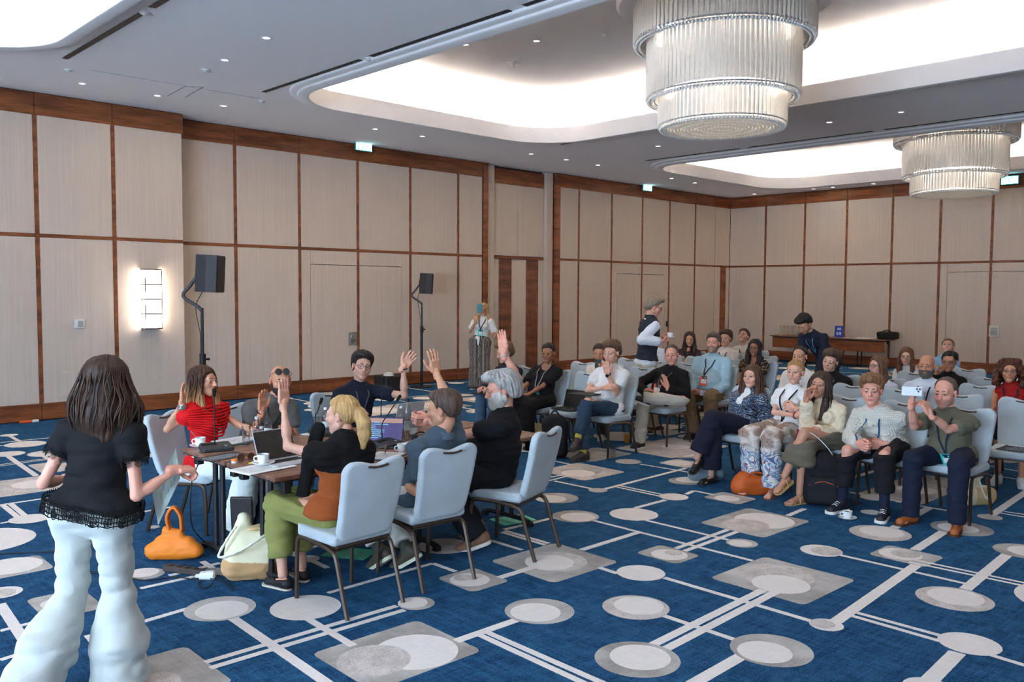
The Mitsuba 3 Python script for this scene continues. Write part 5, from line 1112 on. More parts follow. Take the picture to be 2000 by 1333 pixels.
def bottle(x, y, z, label, hgt=.21, cap_=lin(190, 200, 205), tall=False):
    t = thing('water_bottle', label, 'bottle'); w = T().translate([x, y, z]); r = .03; k = hgt
    obj('bottle_body', lathe([(0, 0), (r, 0), (r + .001, .01), (r, k * .62), (r * .85, k * .72), (.013, k * .88), (.0125, k * .94), (.0105, k * .94), (.011, k * .88), (r * .8, k * .715), (r - .003, k * .6), (r - .003, .006), (0, .006)], 22), 'glass', t, smooth=40, world=w)
    obj('water', lathe([(0, .007), (r - .0045, .007), (r - .0045, k * .5), (0, k * .5)], 18), 'glass', t, smooth=40, world=w)
    obj('cap', lathe([(0, k * 1.0), (.0145, k * 1.0), (.015, k * .985), (.015, k * .92), (0, k * .92)], 16), 'satin', t, smooth=40, world=w, col=cap_); obj('paper_label', lathe([(r + .0015, k * .2), (r + .0015, k * .45)], 22), 'satin', t, smooth=True, world=w, col=lin(206, 214, 210))
def mic_unit(x, y, z, yaw, label, hgt=.42, lean=.03, bend=(0, 0)):
    t = thing('conference_microphone', label, 'microphone'); w = frame_xy(x, y, yaw, z)
    b = bx(-.11, .11, -.075, .075, 0, .05, .012); v = np.asarray(b.vertices); v[:, 2] *= np.where(v[:, 1] < 0, .55, 1.0); b.vertices = v
    obj('base', b, 'satin', t, world=w, col=lin(34, 38, 42)); obj('speaker_grille', [bx(-.1 + .012 * k, -.094 + .012 * k, .01, .065, .038, .049 + .0) for k in range(9)], 'satin', t, world=w, col=lin(20, 22, 24)); obj('talk_button', mv(lathe([(0, .042), (.012, .042), (.012, .03)], 14), .06, -.03, -.003), 'satin', t, world=w, col=lin(120, 124, 128))
    pts = bezier([[0, .05, .045], [0, .05, .16], [bend[0] * .35, .05 + bend[1] * .35, hgt * .62], [bend[0], .05 + bend[1], hgt - .03]], 6)
    obj('gooseneck', tube(pts, .0045, 8), 'satin', t, world=w, col=lin(24, 24, 26), smooth=True)
    d = norm(pts[-1] - pts[-3]); obj('mic_head', sdf([cap(pts[-1] - d * .005, pts[-1] + d * .03, .012, .013)], .004, k=.01), 'cloth', t, world=w, col=lin(14, 14, 15), smooth=True)
def laptop(x, y, z, yaw, label, ang=105, col=lin(180, 182, 186), screen=lin(8, 9, 14), w_=.31, d_=.215, lines=False, open_=True):
    t = thing('laptop', label, 'laptop'); W = frame_xy(x, y, yaw, z)
    obj('keyboard_base', bx(-w_ / 2, w_ / 2, -d_ / 2, d_ / 2, 0, .014, .004), 'satin', t, world=W, col=col)
    obj('key_field', bx(-w_ / 2 + .025, w_ / 2 - .025, -.005, d_ / 2 - .025, .0135, .0155), 'satin', t, world=W, col=lin(20, 20, 22)); obj('touchpad', bx(-.05, .05, -d_ / 2 + .012, -.02, .0135, .0148), 'satin', t, world=W, col=col * .85)
    if open_:
        a = math.radians(ang - 90); R = lambda m: mv(mv(m, rx=-a), 0, d_ / 2, .012)
        lid = obj('lid', R(bx(-w_ / 2, w_ / 2, 0, .006, 0, d_ - .004, .003)), 'satin', t, world=W, col=col); obj('screen', R(bx(-w_ / 2 + .006, w_ / 2 - .006, -.0012, .0, .008, d_ - .01)), 'plastic', lid, world=W, col=screen)
        if lines:
            rr = random.Random(3); obj('screen_text', [R(bx(-w_ / 2 + .03, -w_ / 2 + .03 + rr.uniform(.05, .17), -.002, -.0012, zz, zz + .005)) for zz in np.linspace(.03, d_ - .05, 9)], 'plastic', lid, world=W, col=lin(120, 190, 196)); obj('screen_banner', R(bx(-w_ / 2 + .012, w_ / 2 - .012, -.0019, -.0012, d_ - .05, d_ - .016)), 'plastic', lid, world=W, col=lin(176, 130, 110))
    return t
def paper(x, y, z, yaw, label, w_=.21, d_=.297, n=3, col=lin(228, 230, 226), cat_='papers', name='paper_stack', under=None):
    t = thing(name, label, cat_); r = random.Random(int(x * 100 + y * 10))
    if under is not None: obj('folder', bx(-w_ / 2 - .008, w_ / 2 + .008, -d_ / 2 - .008, d_ / 2 + .008, 0, .006, .002), 'satin', t, col=under, world=frame_xy(x, y, yaw, z)); z += .006
    for i in range(n): obj('sheet', bx(-w_ / 2, w_ / 2, -d_ / 2, d_ / 2, 0, .0022), 'satin', t, col=col * (1 - .03 * (i % 2)), world=frame_xy(x + r.uniform(-.008, .008), y + r.uniform(-.008, .008), yaw + r.uniform(-.09, .09), z + i * .0024))
    obj('print', [bx(-w_ / 2 + .03, w_ / 2 - .03 - r.uniform(0, .06), yy, yy + .004, 0, .0006) for yy in np.linspace(-d_ / 2 + .04, d_ / 2 - .05, 9)], 'satin', t, col=lin(176, 180, 186), world=frame_xy(x, y, yaw, z + n * .0024))
def eyeglasses(x, y, z, yaw, label, col, lens=None):
    t = thing('eyeglasses', label, 'glasses'); W = frame_xy(x, y, yaw, z)
    fr = [tube([[.034 * s + .026 * math.cos(a), 0, .024 + .022 * math.sin(a)] for a in np.linspace(0, 2 * np.pi, 20, endpoint=False)], .003, 6, closed=True) for s in (-1, 1)] + [tube([[.06 * s, 0, .032], [.064 * s, .04, .026], [.062 * s, .13, .006]], .002, 5) for s in (-1, 1)] + [tube([[-.009, 0, .028], [.009, 0, .028]], .002, 5)]
    obj('frame', fr, 'plastic', t, col=col, smooth=True, world=W)
    for s in (-1, 1): obj('lens', mesh([[.034 * s + .025 * math.cos(a), .0, .024 + .021 * math.sin(a)] for a in np.linspace(0, 2 * np.pi, 16, endpoint=False)] + [[.034 * s, 0.002, .024]], [[j, (j + 1) % 16, 16] for j in range(16)]), 'thin_glass' if lens is None else 'plastic', t, world=W, col=lens)
a_ = lambda u, v, z=TZ: at_z(u, v, z)[:2]
cup(*a_(391, 873), TZ, 2.4, 'white coffee cup beside the woman in red', spoon=True)
cup(*a_(514, 910), TZ + .008, 2.6, 'white coffee cup on the papers at the near table corner')
cup(*a_(786, 884), TZ, 2.9, 'white coffee mug on the table by the folded eyeglasses', saucer=False, coffee=False)
mic_unit(*a_(423, 880), TZ, -.2, 'black conference microphone in front of the woman in red', .43)
mic_unit(*a_(628, 850), TZ, 1.4, 'black gooseneck microphone near the bald man', .30, bend=(-.06, -.02))
mic_unit(*a_(757, 872), TZ, .3, 'black gooseneck microphone beside the white coffee mug', .36, bend=(.17, -.02))
mic_unit(*a_(735, 830), TZ, -1.6, 'thin microphone in front of the man in the navy polo', .40, bend=(.03, .0))
paper(*a_(436, 893), TZ, .15, 'closed flat black folder on the left end of the table', .34, .2, 1, lin(34, 36, 40), 'folder', 'black_folder')
paper(*a_(462, 864), TZ, .2, 'stack of papers on a teal folder in front of the woman in red', .3, .22, 5, under=lin(40, 140, 130))
paper(*a_(513, 916), TZ, .1, 'loose white papers under the coffee cup at the near table corner', .36, .24, 3)
paper(*a_(752, 893), TZ, .5, 'notebook under the folded eyeglasses', .26, .2, 2, lin(190, 188, 184), 'notebook', 'notebook', lin(30, 44, 70))
paper(*a_(820, 868), TZ, .4, 'white notepad under the black headset', .24, .2, 2, under=lin(34, 52, 88))
paper(*a_(604, 849), TZ, .3, 'crumpled white napkin in front of the bald man', .1, .1, 2, cat_='napkin', name='napkin')
water_glass(*a_(481, 868), TZ, 'tall water glass right of the papers by the woman in red', .14)
water_glass(*a_(616, 846), TZ, 'water glass behind the blonde woman\'s raised arm', .13)
water_glass(*a_(770, 852), TZ, 'water glass left of the tall glass bottle', .14)
water_glass(*a_(842, 876), TZ, 'water glass in front of the man in the denim shirt', .14, .3)
bottle(*a_(502, 866), TZ, 'small water bottle with a pale cap right of the tall glass', .2)
bottle(*a_(524, 858), TZ, 'small water bottle with a dark cap behind the open laptop', .2, lin(30, 32, 34))
bottle(*a_(511, 882), TZ, 'clear water bottle left of the open laptop screen', .18, lin(150, 160, 166))
bottle(*a_(636, 844), TZ, 'white-capped water bottle in front of the bald man', .2, lin(228, 230, 230))
bottle(*a_(796, 856), TZ, 'tallest glass bottle with a dark cap on the table', .31, lin(24, 26, 26))
bottle(*a_(784, 846), TZ, 'short glass bottle behind the tallest bottle', .22, lin(190, 205, 200))
bottle(*a_(807, 858), TZ, 'short glass bottle right of the tallest bottle', .21, lin(170, 205, 195))
laptop(*a_(563, 905), TZ, .10, 'open dark-screened laptop in front of the blonde woman', 112)
laptop(*a_(779, 832), TZ, math.pi + .1, 'silver laptop seen from behind in front of the man in the navy polo', 104)
laptop(*a_(740, 872), TZ, -.9, 'laptop with a purple screen beside the gooseneck microphone', 112, lin(26, 26, 30), lin(58, 48, 104), .3, .2, True)
eyeglasses(*a_(753, 889), TZ + .016, .9, 'folded thin-framed eyeglasses on the notebook', lin(90, 84, 72))
eyeglasses(*a_(481, 899), TZ, -.2, 'tortoiseshell sunglasses beside the near coffee cup', lin(96, 52, 24), lin(60, 40, 26))
t = thing('lip_balm', 'orange lip balm pot left of the tortoiseshell sunglasses', 'lip balm'); x, y = a_(458, 905); obj('pot', mv(lathe([(0, 0), (.02, 0), (.021, .016), (0, .016)], 16), x, y, TZ), 'satin', t, col=lin(200, 196, 190), smooth=40); obj('lid', mv(lathe([(0, .026), (.02, .026), (.022, .016), (0, .016)], 16), x, y, TZ), 'satin', t, col=lin(226, 120, 40), smooth=40)
t = thing('key_ring', 'yellow key fob with keys in front of the near coffee cup', 'keys'); x, y = a_(493, 905); obj('fob', mv(bx(-.035, .035, -.012, .012, 0, .008, .003), x, y, TZ, rz=.6), 'satin', t, col=lin(226, 196, 60)); obj('ring', mv(tube([[.015 * math.cos(a) + .045, .015 * math.sin(a), .003] for a in np.linspace(0, 2 * np.pi, 14, endpoint=False)], .0016, 5, closed=True), x, y, TZ, rz=.6), 'steel', t, smooth=True); obj('key', mv(bx(.05, .1, -.006, .006, .001, .004), x, y, TZ, rz=.3), 'steel', t)
t = thing('headset', 'black headset lying on the white notepad', 'headset'); x, y = a_(823, 866); obj('headband', mv(tube([[.07 * math.cos(a), 0.02 * math.sin(a), .02 + .05 * math.sin(a)] for a in np.linspace(0, np.pi, 14)], .006, 6), x, y, TZ + .012), 'satin', t, col=lin(20, 20, 22), smooth=True)
for s in (-1, 1): obj('ear_cup', mv(mv(lathe([(0, -.014), (.028, -.014), (.032, 0), (.028, .014), (0, .014)], 16), ry=math.pi / 2), x + .065 * s, y, TZ + .045), 'satin', t, col=lin(16, 16, 18), smooth=40)
m = cat([lathe([(0, 0), (.03, 0), (.03, .13), (.012, .18), (.012, .2), (.0095, .2), (.0095, .18), (.027, .13), (.027, .005), (0, .005)], 20)])
t = thing('water_bottle', 'glass bottle tilted in the grey-haired man\'s hand', 'bottle'); obj('bottle_body', put(mv(m, 0, 0, -.1), np.stack([norm([0, .3, 1]), norm(np.cross([-.8, .45, -.25], [0, .3, 1])), norm([-.8, .45, -.25])], 1), GREY['J']['L'][2] + np.array([-.06, .05, .0])), 'glass', t, smooth=40)
t = thing('handout', 'folded colour handout hanging from the standing woman\'s hand', 'paper'); w0 = SP['hands']['R'][0] + SP['hands']['R'][1] @ np.array([0, .03, .09])
qa = lambda u, v, d: pt(u, v, SP['B'], d)
A_ = [qa(344, 874, .16), qa(352, 925, .16), qa(300, 965, .10), qa(309, 1028, .16)]
def sheet3(p, name, k, col, off=0.0):
    n = norm(np.cross(p[1] - p[0], p[2] - p[0])); v = np.array([q + n * (off + e) for e in (-.001, .001) for q in p]); N = len(p)
    f = [[0, i, i + 1] for i in range(1, N - 1)] + [[N, N + i + 1, N + i] for i in range(1, N - 1)] + [x for i in range(N) for x in ([i, N + i, (i + 1) % N], [(i + 1) % N, N + i, N + (i + 1) % N])]
    return obj(name, mesh(v, f), 'satin', k, col=col)
sheet3([qa(343, 876, .2), qa(352, 934, .14), qa(309, 1026, .12), qa(298, 966, .2)], 'front_leaf', t, lin(214, 232, 224)); sheet3([qa(343, 876, .2), qa(352, 934, .24), qa(318, 1000, .3), qa(298, 966, .2)], 'back_leaf', t, lin(222, 232, 228))
for i in range(5):
    f0 = .16 + i * .13; pa, pb, pc, pd = qa(343, 876, .2), qa(352, 934, .14), qa(309, 1026, .12), qa(298, 966, .2); u0, u1 = pa + (pd - pa) * f0, pb + (pc - pb) * f0; w1 = (pd - pa) * .07; sheet3([u0 + (u1 - u0) * .15, u0 + (u1 - u0) * .8, u0 + (u1 - u0) * .8 + w1, u0 + (u1 - u0) * .15 + w1], 'print_band', t, [lin(170, 214, 220), lin(196, 216, 190), lin(150, 200, 214)][i % 3], .002); sheet3([u0 + (u1 - u0) * .15, u0 + (u1 - u0) * .8, u0 + (u1 - u0) * .8 + w1, u0 + (u1 - u0) * .15 + w1], 'print_band', t, [lin(170, 214, 220), lin(196, 216, 190), lin(150, 200, 214)][i % 3], -.002)
# ------------------------------------------------------------------ speakers on stands
def speaker_stand(x, y, ztop, yaw, bw, bh, label_s, label_b, tilt=.12):
    t = thing('speaker_stand', label_s, 'stand'); W = frame_xy(x, y, 0)
    obj('base_plate', lathe([(0, 0), (.23, 0), (.23, .012), (.05, .02), (0, .02)], 32), 'satin', t, col=lin(18, 18, 20), smooth=40, world=W); obj('lower_pole', tube([[0, 0, .015], [0, 0, 1.15]], .022, 12), 'satin', t, col=lin(22, 22, 24), smooth=40, world=W); obj('upper_pole', tube([[0, 0, 1.1], [0, 0, ztop - .5]], .016, 12), 'satin', t, col=lin(30, 30, 33), smooth=40, world=W)
    obj('collar', lathe([(.022, 1.08), (.034, 1.08), (.034, 1.2), (.02, 1.2)], 14), 'satin', t, col=lin(14, 14, 15), smooth=40, world=W); obj('clamp_knob', tube([[.02, 0, 1.14], [.075, 0, 1.14]], [.008, .016], 8), 'satin', t, col=lin(16, 16, 17), world=W)
    c, s = math.cos(yaw), math.sin(yaw); bk = np.array([-c, -s, 0]); sd_ = np.array([-s, c, 0])
    tp = np.array([x, y, ztop - .5]); e1 = tp + bk * .05 + [0, 0, .02]; e2 = tp + bk * .2 + [0, 0, .13]; e3 = tp + bk * .04 + [0, 0, .36]
    obj('cradle_arm', tube(bezier([tp - [0, 0, .03], e1, e2, (e2 + e3) / 2, e3], 4), .019, 8), 'satin', t, col=lin(60, 60, 64), smooth=True)
    b = thing('loudspeaker', label_b, 'speaker'); fw = np.array([c * math.cos(tilt), s * math.cos(tilt), -math.sin(tilt)]); M = basis(fw, [0, 0, 1]); o = e3 + fw * .13 + np.array([0, 0, .02])
    prof = Polygon([(-bw / 2, .12), (bw / 2, .12), (bw / 2, 0), (bw * .3, -.13), (-bw * .3, -.13), (-bw / 2, 0)]).buffer(-.012).buffer(.012)
    obj('cabinet', put(prism(prof, -bh / 2, bh / 2), M, o), 'satin', b, col=lin(38, 38, 41), smooth=40); obj('grille', put(bx(-bw / 2 + .012, bw / 2 - .012, .12, .126, -bh / 2 + .012, bh / 2 - .012, .003), M, o), 'satin', b, col=lin(16, 16, 18)); obj('bracket_plate', put(bx(-.05, .05, -.142, -.13, -.04, .06, .003), M, o), 'satin', b, col=lin(24, 24, 26))
    k = thing('speaker_cable', 'thin black cable looping from the ' + ('nearer' if x < 8 else 'farther') + ' loudspeaker down its stand', 'cable')
    p0 = o + M @ np.array([-bw * .42, -.06, .02]); cw = [p0, p0 + sd_ * .1 + [0, 0, -.06], (p0 + e2) / 2 + sd_ * .16 - [0, 0, .12], tp + bk * .08 + sd_ * .04, tp + bk * .03 + sd_ * .035 - [0, 0, .3], np.array([x, y, 1.3]) + bk * .03 + sd_ * .03, np.array([x, y, .1]) + bk * .03 + sd_ * .04]
    obj('cord', tube(bezier(cw, 8), .0045, 6), 'satin', k, col=lin(20, 20, 22), smooth=True)
p1 = at_z(399, 905, 0); p2 = at_z(824, 756, 0)
speaker_stand(p1[0], p1[1], 2.20, -.75, .27, .40, 'black pole stand carrying the loudspeaker right of the sconce', 'dark grey loudspeaker on the stand right of the sconce', .05)
speaker_stand(p2[0], p2[1], 2.17, -.75, .26, .40, 'black pole stand carrying the loudspeaker right of the flush door', 'black loudspeaker on the stand right of the flush door', .05)
p = at_z(733, 764, 0); t = thing('equipment_case', 'black equipment case by the wall behind the man in the navy polo', 'case'); obj('body', mv(bx(-.25, .25, -.2, .2, 0, .32, .02), p[0] + .1, p[1] - .35), 'satin', t, col=lin(18, 18, 20)); obj('white_cap', mv(lathe([(.1, .32), (.09, .36), (.04, .385), (0, .39)], 16), p[0] + .02, p[1] - .4), 'satin', t, col=lin(206, 204, 200), smooth=True)
p = at_z(44, 823, 0); t = thing('marker_pen', 'orange and white marker pen on the carpet against the left skirting', 'pen'); obj('barrel', tube([[p[0] - .1, 13.5, .02], [p[0] + .06, 13.49, .02]], .02, 8), 'satin', t, col=lin(214, 90, 40)); obj('cap', tube([[p[0] + .06, 13.49, .02], [p[0] + .14, 13.485, .02]], .022, 8), 'satin', t, col=lin(224, 226, 228))
# ------------------------------------------------------------------ bags and things on the floor
def soft_bag(name, label, prims, mat, col, rim=None, h=.011, k=.04, fold=.012, cat_='bag', post=None, freq=9, two=None, cuts=()):
    t = thing(name, label, cat_); m = wrinkle(sdf(prims, h, k=k, smooth=1, cut=cuts), fold, freq, len(label)); v = np.asarray(m.vertices)
    c = np.asarray(col) if two is None else np.where(two[0](v)[:, None], two[1], col)
    obj('bag_body', m, mat, t, col=c, smooth=True); return t
x, y = at_z(366, 1088, 0)[:2]; x, y = 2.47, 5.95
T3 = lambda a, b, z: np.array([x + .72 * a + .69 * b * 0 + .69 * b * 0 + b * .69, y - .69 * a + b * .72, z])   # a to the right, b away
t = thing('handbag', 'small orange leather handbag with a loop handle standing by the table foot', 'handbag')
m = wrinkle(sdf([cap(T3(-.15, -.03, .06), T3(.13, .0, .06), .055), cap(T3(-.1, -.02, .13), T3(.08, 0, .12), .045), cap(T3(-.07, -.01, .21), T3(.02, 0, .19), .026), ell(T3(-.17, -.03, .08), [.03, .03, .03])], .009, k=.05, cut=[half(T3(.35, 0, 1) - T3(0, 0, 0), T3(0, 0, .24))]), .008, 12, 4); obj('bag_body', m, 'satin', t, col=lin(222, 122, 30), smooth=True)
obj('loop_handle', [tube(bezier([T3(-.04, -.01 + s, .2), T3(-.06, -.01 + s, .3), T3(-.02, s, .37), T3(.03, s, .31), T3(.04, s, .2)], 6), .012, 6) for s in (-.012, .012)], 'satin', t, col=lin(206, 106, 22), smooth=True)
x, y = at_z(492, 1128, 0)[:2]
t = thing('tote_bag', 'slumped cream canvas tote with a tan base and rope handle under the table corner', 'tote bag')
pr = [cap(T3(-.09, -.04, .09), T3(.07, .0, .08), .1), cap(T3(-.09, 0, .2), T3(.16, .03, .22), .075), cap(T3(-.05, .02, .29), T3(.24, .06, .3), .03), cap(T3(-.08, .02, .28), T3(-.06, .04, .38), .045)]
m = wrinkle(sdf(pr, .009, k=.07, cut=[lambda P: .004 - P[..., 2]]), .012, 10, 5); v = np.asarray(m.vertices); low = v[:, 2] < .13 - .10 * ((v - T3(0, 0, 0)) @ np.array([.72, -.69, 0])) - .0
obj('bag_body', m, 'cloth', t, col=np.where(low[:, None], lin(188, 150, 106), lin(226, 220, 186)), smooth=True); obj('rope_handle', tube(bezier([T3(-.08, -.06, .36), T3(-.13, -.09, .28), T3(-.18, -.11, .17), T3(-.05, -.13, .21), T3(.06, -.1, .27), T3(.12, -.05, .31)], 7), .009 + .0018 * np.sin(np.arange(36) * 2.0), 7), 'cloth', t, col=lin(222, 218, 196), smooth=True); obj('lining', mv(sdf([ell(T3(.07, .045, .33), [.12, .05, .02])], .01, k=.01)), 'cloth', t, col=lin(206, 178, 130), smooth=True)
x, y = at_z(405, 1132, 0)[:2]; t = thing('power_adapter', 'white power adapter on the carpet beside the orange handbag', 'charger'); obj('adapter_body', mv(bx(-.05, .05, -.03, .03, 0, .05, .01), x, y, 0, rz=-.6), 'satin', t, col=lin(222, 228, 228)); obj('plug', mv(bx(-.075, -.05, -.012, .012, .015, .035, .003), x, y, 0, rz=-.6), 'satin', t, col=lin(214, 216, 214))
def cable(label, pts, r=.004, col=lin(16, 17, 19)):
    t = thing('cable', label, 'cable'); obj('cord', tube(bezier(pts, 8), r, 6), 'satin', t, col=col, smooth=True)
fl = lambda u, v, z=.006: at_z(u, v, z)
cable('black cable running from the white adapter across the carpet to the left', [fl(392, 1135, .02), fl(340, 1128), fl(280, 1134), fl(200, 1120), fl(120, 1122)])
cable('black cable coiled in a loop beside the cream tote', [fl(430, 1125), fl(400, 1126), fl(388, 1143), fl(400, 1150, .012), fl(416, 1138, .014), fl(405, 1122, .012), fl(440, 1140), fl(455, 1152)])
cable('thin black cable hanging from the table end to the floor', [at_z(388, 905, .70), at_z(375, 940, .58), at_z(372, 985, .42), at_z(376, 1030, .22), at_z(400, 1060, .06), fl(425, 1085)])
cable('black cable lying across the carpet behind the standing woman', [fl(130, 1078), fl(60, 1080), fl(-20, 1084)])
x, y = at_z(415, 1075, 0)[:2]; t = thing('laptop_sleeve', 'dark laptop sleeve leaning on the table leg', 'laptop sleeve'); obj('sleeve_body', mv(mv(bx(-.08, .08, -.012, .012, 0, .42, .01), rx=.12), 2.86, 5.72, .01, rz=-.75), 'satin', t, col=lin(38, 36, 36)); obj('zip', mv(mv(bx(-.075, .075, -.014, .014, .415, .424), rx=.12), 2.86, 5.72, .01, rz=-.75), 'satin', t, col=lin(70, 66, 62))
t = thing('power_strip', 'dark floor power bar under the near table end', 'power strip'); obj('strip_body', mv(bx(-.03, .03, -.16, .16, .0, .04, .008), 2.38, 5.62, 0, rz=.45), 'satin', t, col=lin(52, 46, 42)); obj('socket', [mv(mv(lathe([(.018, .041), (.018, .044), (0, .044)], 12), 0, yy), 2.38, 5.62, 0, rz=.45) for yy in (-.1, -.03, .04, .11)], 'satin', t, col=lin(24, 22, 22))
x, y = at_z(1003, 1017, 0)[:2]; paper(x, y, .002, 1.3, 'mint green folder lying on the carpet behind the grey-haired man\'s chair', .24, .32, 1, lin(92, 208, 168), 'folder', 'green_folder')
x, y = at_z(680, 1082, 0)[:2]; paper(x, y, .002, .5, 'mint green folder on the carpet under the blonde woman\'s chair', .24, .34, 1, lin(60, 176, 136), 'folder', 'green_folder')
def backpack(x, y, yaw, label, hgt=.46, w_=.3, d_=.2, accent=None):
    t = thing('backpack', label, 'backpack'); W = frame_xy(x, y, yaw); c = lin(24, 25, 28)
    obj('bag_body', wrinkle(sdf([box_([0, 0, hgt * .45], [w_ / 2, d_ / 2, hgt * .45], None, .06), ell([0, 0, hgt * .8], [w_ * .44, d_ * .5, hgt * .2])], .012, k=.05), .008, 9, 3), 'cloth', t, col=c, smooth=True, world=W); obj('front_pocket', wrinkle(sdf([box_([0, -d_ / 2 - .01, hgt * .32], [w_ * .4, .05, hgt * .26], None, .04)], .011, k=.02), .006, 9, 2), 'cloth', t, col=c * 1.25, smooth=True, world=W)
    obj('grab_handle', tube(bezier([[-.05, .05, hgt * .96], [0, .05, hgt * 1.06], [.05, .05, hgt * .96]], 6), .01, 6), 'cloth', t, col=c * .8, smooth=True, world=W); obj('shoulder_strap', [tube(bezier([[s * .08, d_ / 2, hgt * .88], [s * .11, d_ / 2 + .05, hgt * .6], [s * .12, d_ / 2 + .03, hgt * .15]], 6), .018, 6) for s in (-1, 1)], 'cloth', t, col=c * .9, smooth=True, world=W); obj('zip', tube(bezier([[-w_ * .36, -d_ / 2 - .052, hgt * .42], [0, -d_ / 2 - .062, hgt * .5], [w_ * .36, -d_ / 2 - .052, hgt * .42]], 6), .004, 5), 'satin', t, col=lin(60, 60, 64) if accent is None else accent, smooth=True, world=W)
x, y = at_z(1083, 893, 0)[:2]; backpack(x, y, -.8, 'upright black backpack in front of the empty chair with the laptop', .50)
x, y = at_z(1607, 985, 0)[:2]; backpack(x, y, -1.1, 'large black backpack on the carpet beside the woman in the cream jumper', .48, .34, .24, lin(190, 84, 60))
x, y = 7.5, 7.35
soft_bag('tote_bag', 'crumpled cream cloth bag on the floor behind the grey-haired man', [cap([x, y, .1], [x + .1, y - .1, .1], .1), cap([x, y, .22], [x + .08, y - .02, .26], .05)], 'cloth', lin(214, 196, 140))
x, y = at_z(1478, 965, 0)[:2]
t = soft_bag('handbag', 'large rust orange leather hobo bag slumped on the carpet', [cap(T3(-.14, 0, .1), T3(.12, .02, .09), .1), cap(T3(-.17, 0, .06), T3(.16, .02, .06), .065), cap(T3(-.1, 0, .16), T3(.12, .02, .17), .05)], 'satin', lin(186, 86, 30), k=.06, fold=.016, cuts=[lambda P: .003 - P[..., 2]])
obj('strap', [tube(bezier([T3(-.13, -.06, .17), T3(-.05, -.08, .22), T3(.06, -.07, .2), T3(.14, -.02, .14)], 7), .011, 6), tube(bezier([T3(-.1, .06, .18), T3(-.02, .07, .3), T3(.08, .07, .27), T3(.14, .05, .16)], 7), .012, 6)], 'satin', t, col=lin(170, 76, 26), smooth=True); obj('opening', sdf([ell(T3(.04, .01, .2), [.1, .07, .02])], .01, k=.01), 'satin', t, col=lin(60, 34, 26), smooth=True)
x, y = at_z(1376, 938, 0)[:2]
t = soft_bag('tote_bag', 'blue-grey patterned tote bag by the navy trousers of the woman in the patterned blouse', [cap(T3(-.1, 0, .06), T3(.13, .02, .06), .06), cap(T3(-.05, 0, .25), T3(.1, .02, .25), .035)], 'cloth', lin(120, 140, 152), k=.16, fold=.006)
obj('strap', [tube(bezier([T3(-.03, s, .26), T3(.02, s * 1.5, .2), T3(.1, s, .3), T3(.16, s, .4)], 6), .008, 6) for s in (-.05, .05)], 'satin', t, col=lin(52, 56, 58), smooth=True)
x, y = at_z(1903, 985, 0)[:2]
t = soft_bag('tote_bag', 'cream and tan canvas bag standing behind the man filming with his phone', [cap(T3(-.08, 0, .08), T3(.1, 0, .08), .09), cap(T3(-.06, 0, .24), T3(.02, 0, .28), .05)], 'cloth', lin(222, 210, 178), k=.1, fold=.014, two=(lambda v: (v[:, 2] < .16) & ((v - T3(0, 0, 0)) @ np.array([.72, -.69, 0]) > -.02), lin(196, 166, 116)))
obj('rope_handle', tube(bezier([T3(-.02, -.09, .26), T3(.0, -.12, .16), T3(.04, -.13, .08), T3(.06, -.12, .16)], 7), .008, 7), 'cloth', t, col=lin(216, 210, 196), smooth=True)
x, y = at_z(1655, 1014, 0)[:2]; cup(x, y, 0.0, 2.2, 'white coffee cup on the carpet by the black canvas sneakers')
x, y = at_z(1197, 894, 0)[:2]; water_glass(x, y, 0, 'half-full water glass on the carpet beside the aisle chair leg', .13, .3, .036)
x, y = at_z(1224, 866, 0)[:2]; water_glass(x, y, 0, 'glass of orange juice on the carpet under the white T-shirt man\'s chair', .13, .8, .036, lin(236, 160, 20))
x, y = at_z(1440, 940, 0)[:2]; water_glass(x, y, 0, 'empty glass on the carpet under the chair behind the navy trousers', .13, 0, .036)
# on the back tables
for i in range(7):
    p = at_x(1524 + i * 7.2, 652, 21.9); water_glass(p[0], p[1], TZ, 'tall empty glass in the row on the far table behind the leaning man', .26, 0, .035, group='glasses on the far table')
p = at_z(1638, 659, TZ); t = thing('table_sign', 'small blue upright sign standing on the far table', 'sign'); q = at_x(1638, 655, 21.8); M_ = basis([-1, -.12, .12], [0, 0, 1])
o_ = np.array([q[0], q[1], TZ]); obj('card', put(bx(-.11, .11, -.004, .004, 0, .30, .003), M_, o_), 'satin', t, col=lin(34, 62, 150)); obj('print_block', [put(bx(-.05, .05, .004, .006, .19, .25), M_, o_), put(bx(-.06, -.01, .004, .006, .06, .14), M_, o_), put(bx(.01, .06, .004, .006, .06, .14), M_, o_)], 'satin', t, col=lin(170, 190, 226)); obj('easel_foot', put(bx(-.05, .05, -.12, 0, 0, .006), M_, o_), 'satin', t, col=lin(40, 60, 120))
q = at_x(1690, 660, 21.75); paper(q[0], q[1], TZ, 1.5, 'stack of white papers on the far table right of the blue sign', .45, .32, 6)
q = at_x(1660, 660, 21.75); paper(q[0], q[1], TZ, 1.4, 'single white sheet on the far table beside the blue sign', .3, .21, 1)
q = at_x(1734, 657, 21.8); t = thing('camera_bag', 'black padded bag on the right end of the far table', 'bag'); obj('bag_body', wrinkle(sdf([box_([q[0], q[1], TZ + .1], [.14, .24, .095], None, .05)], .014, k=.03), .012, 8, 2), 'cloth', t, col=lin(24, 26, 26), smooth=True); obj('handle', tube(bezier([[q[0] - .05, q[1] - .12, TZ + .19], [q[0] - .05, q[1], TZ + .235], [q[0] - .05, q[1] + .12, TZ + .19]], 6), .014, 6), 'cloth', t, col=lin(16, 17, 17), smooth=True)
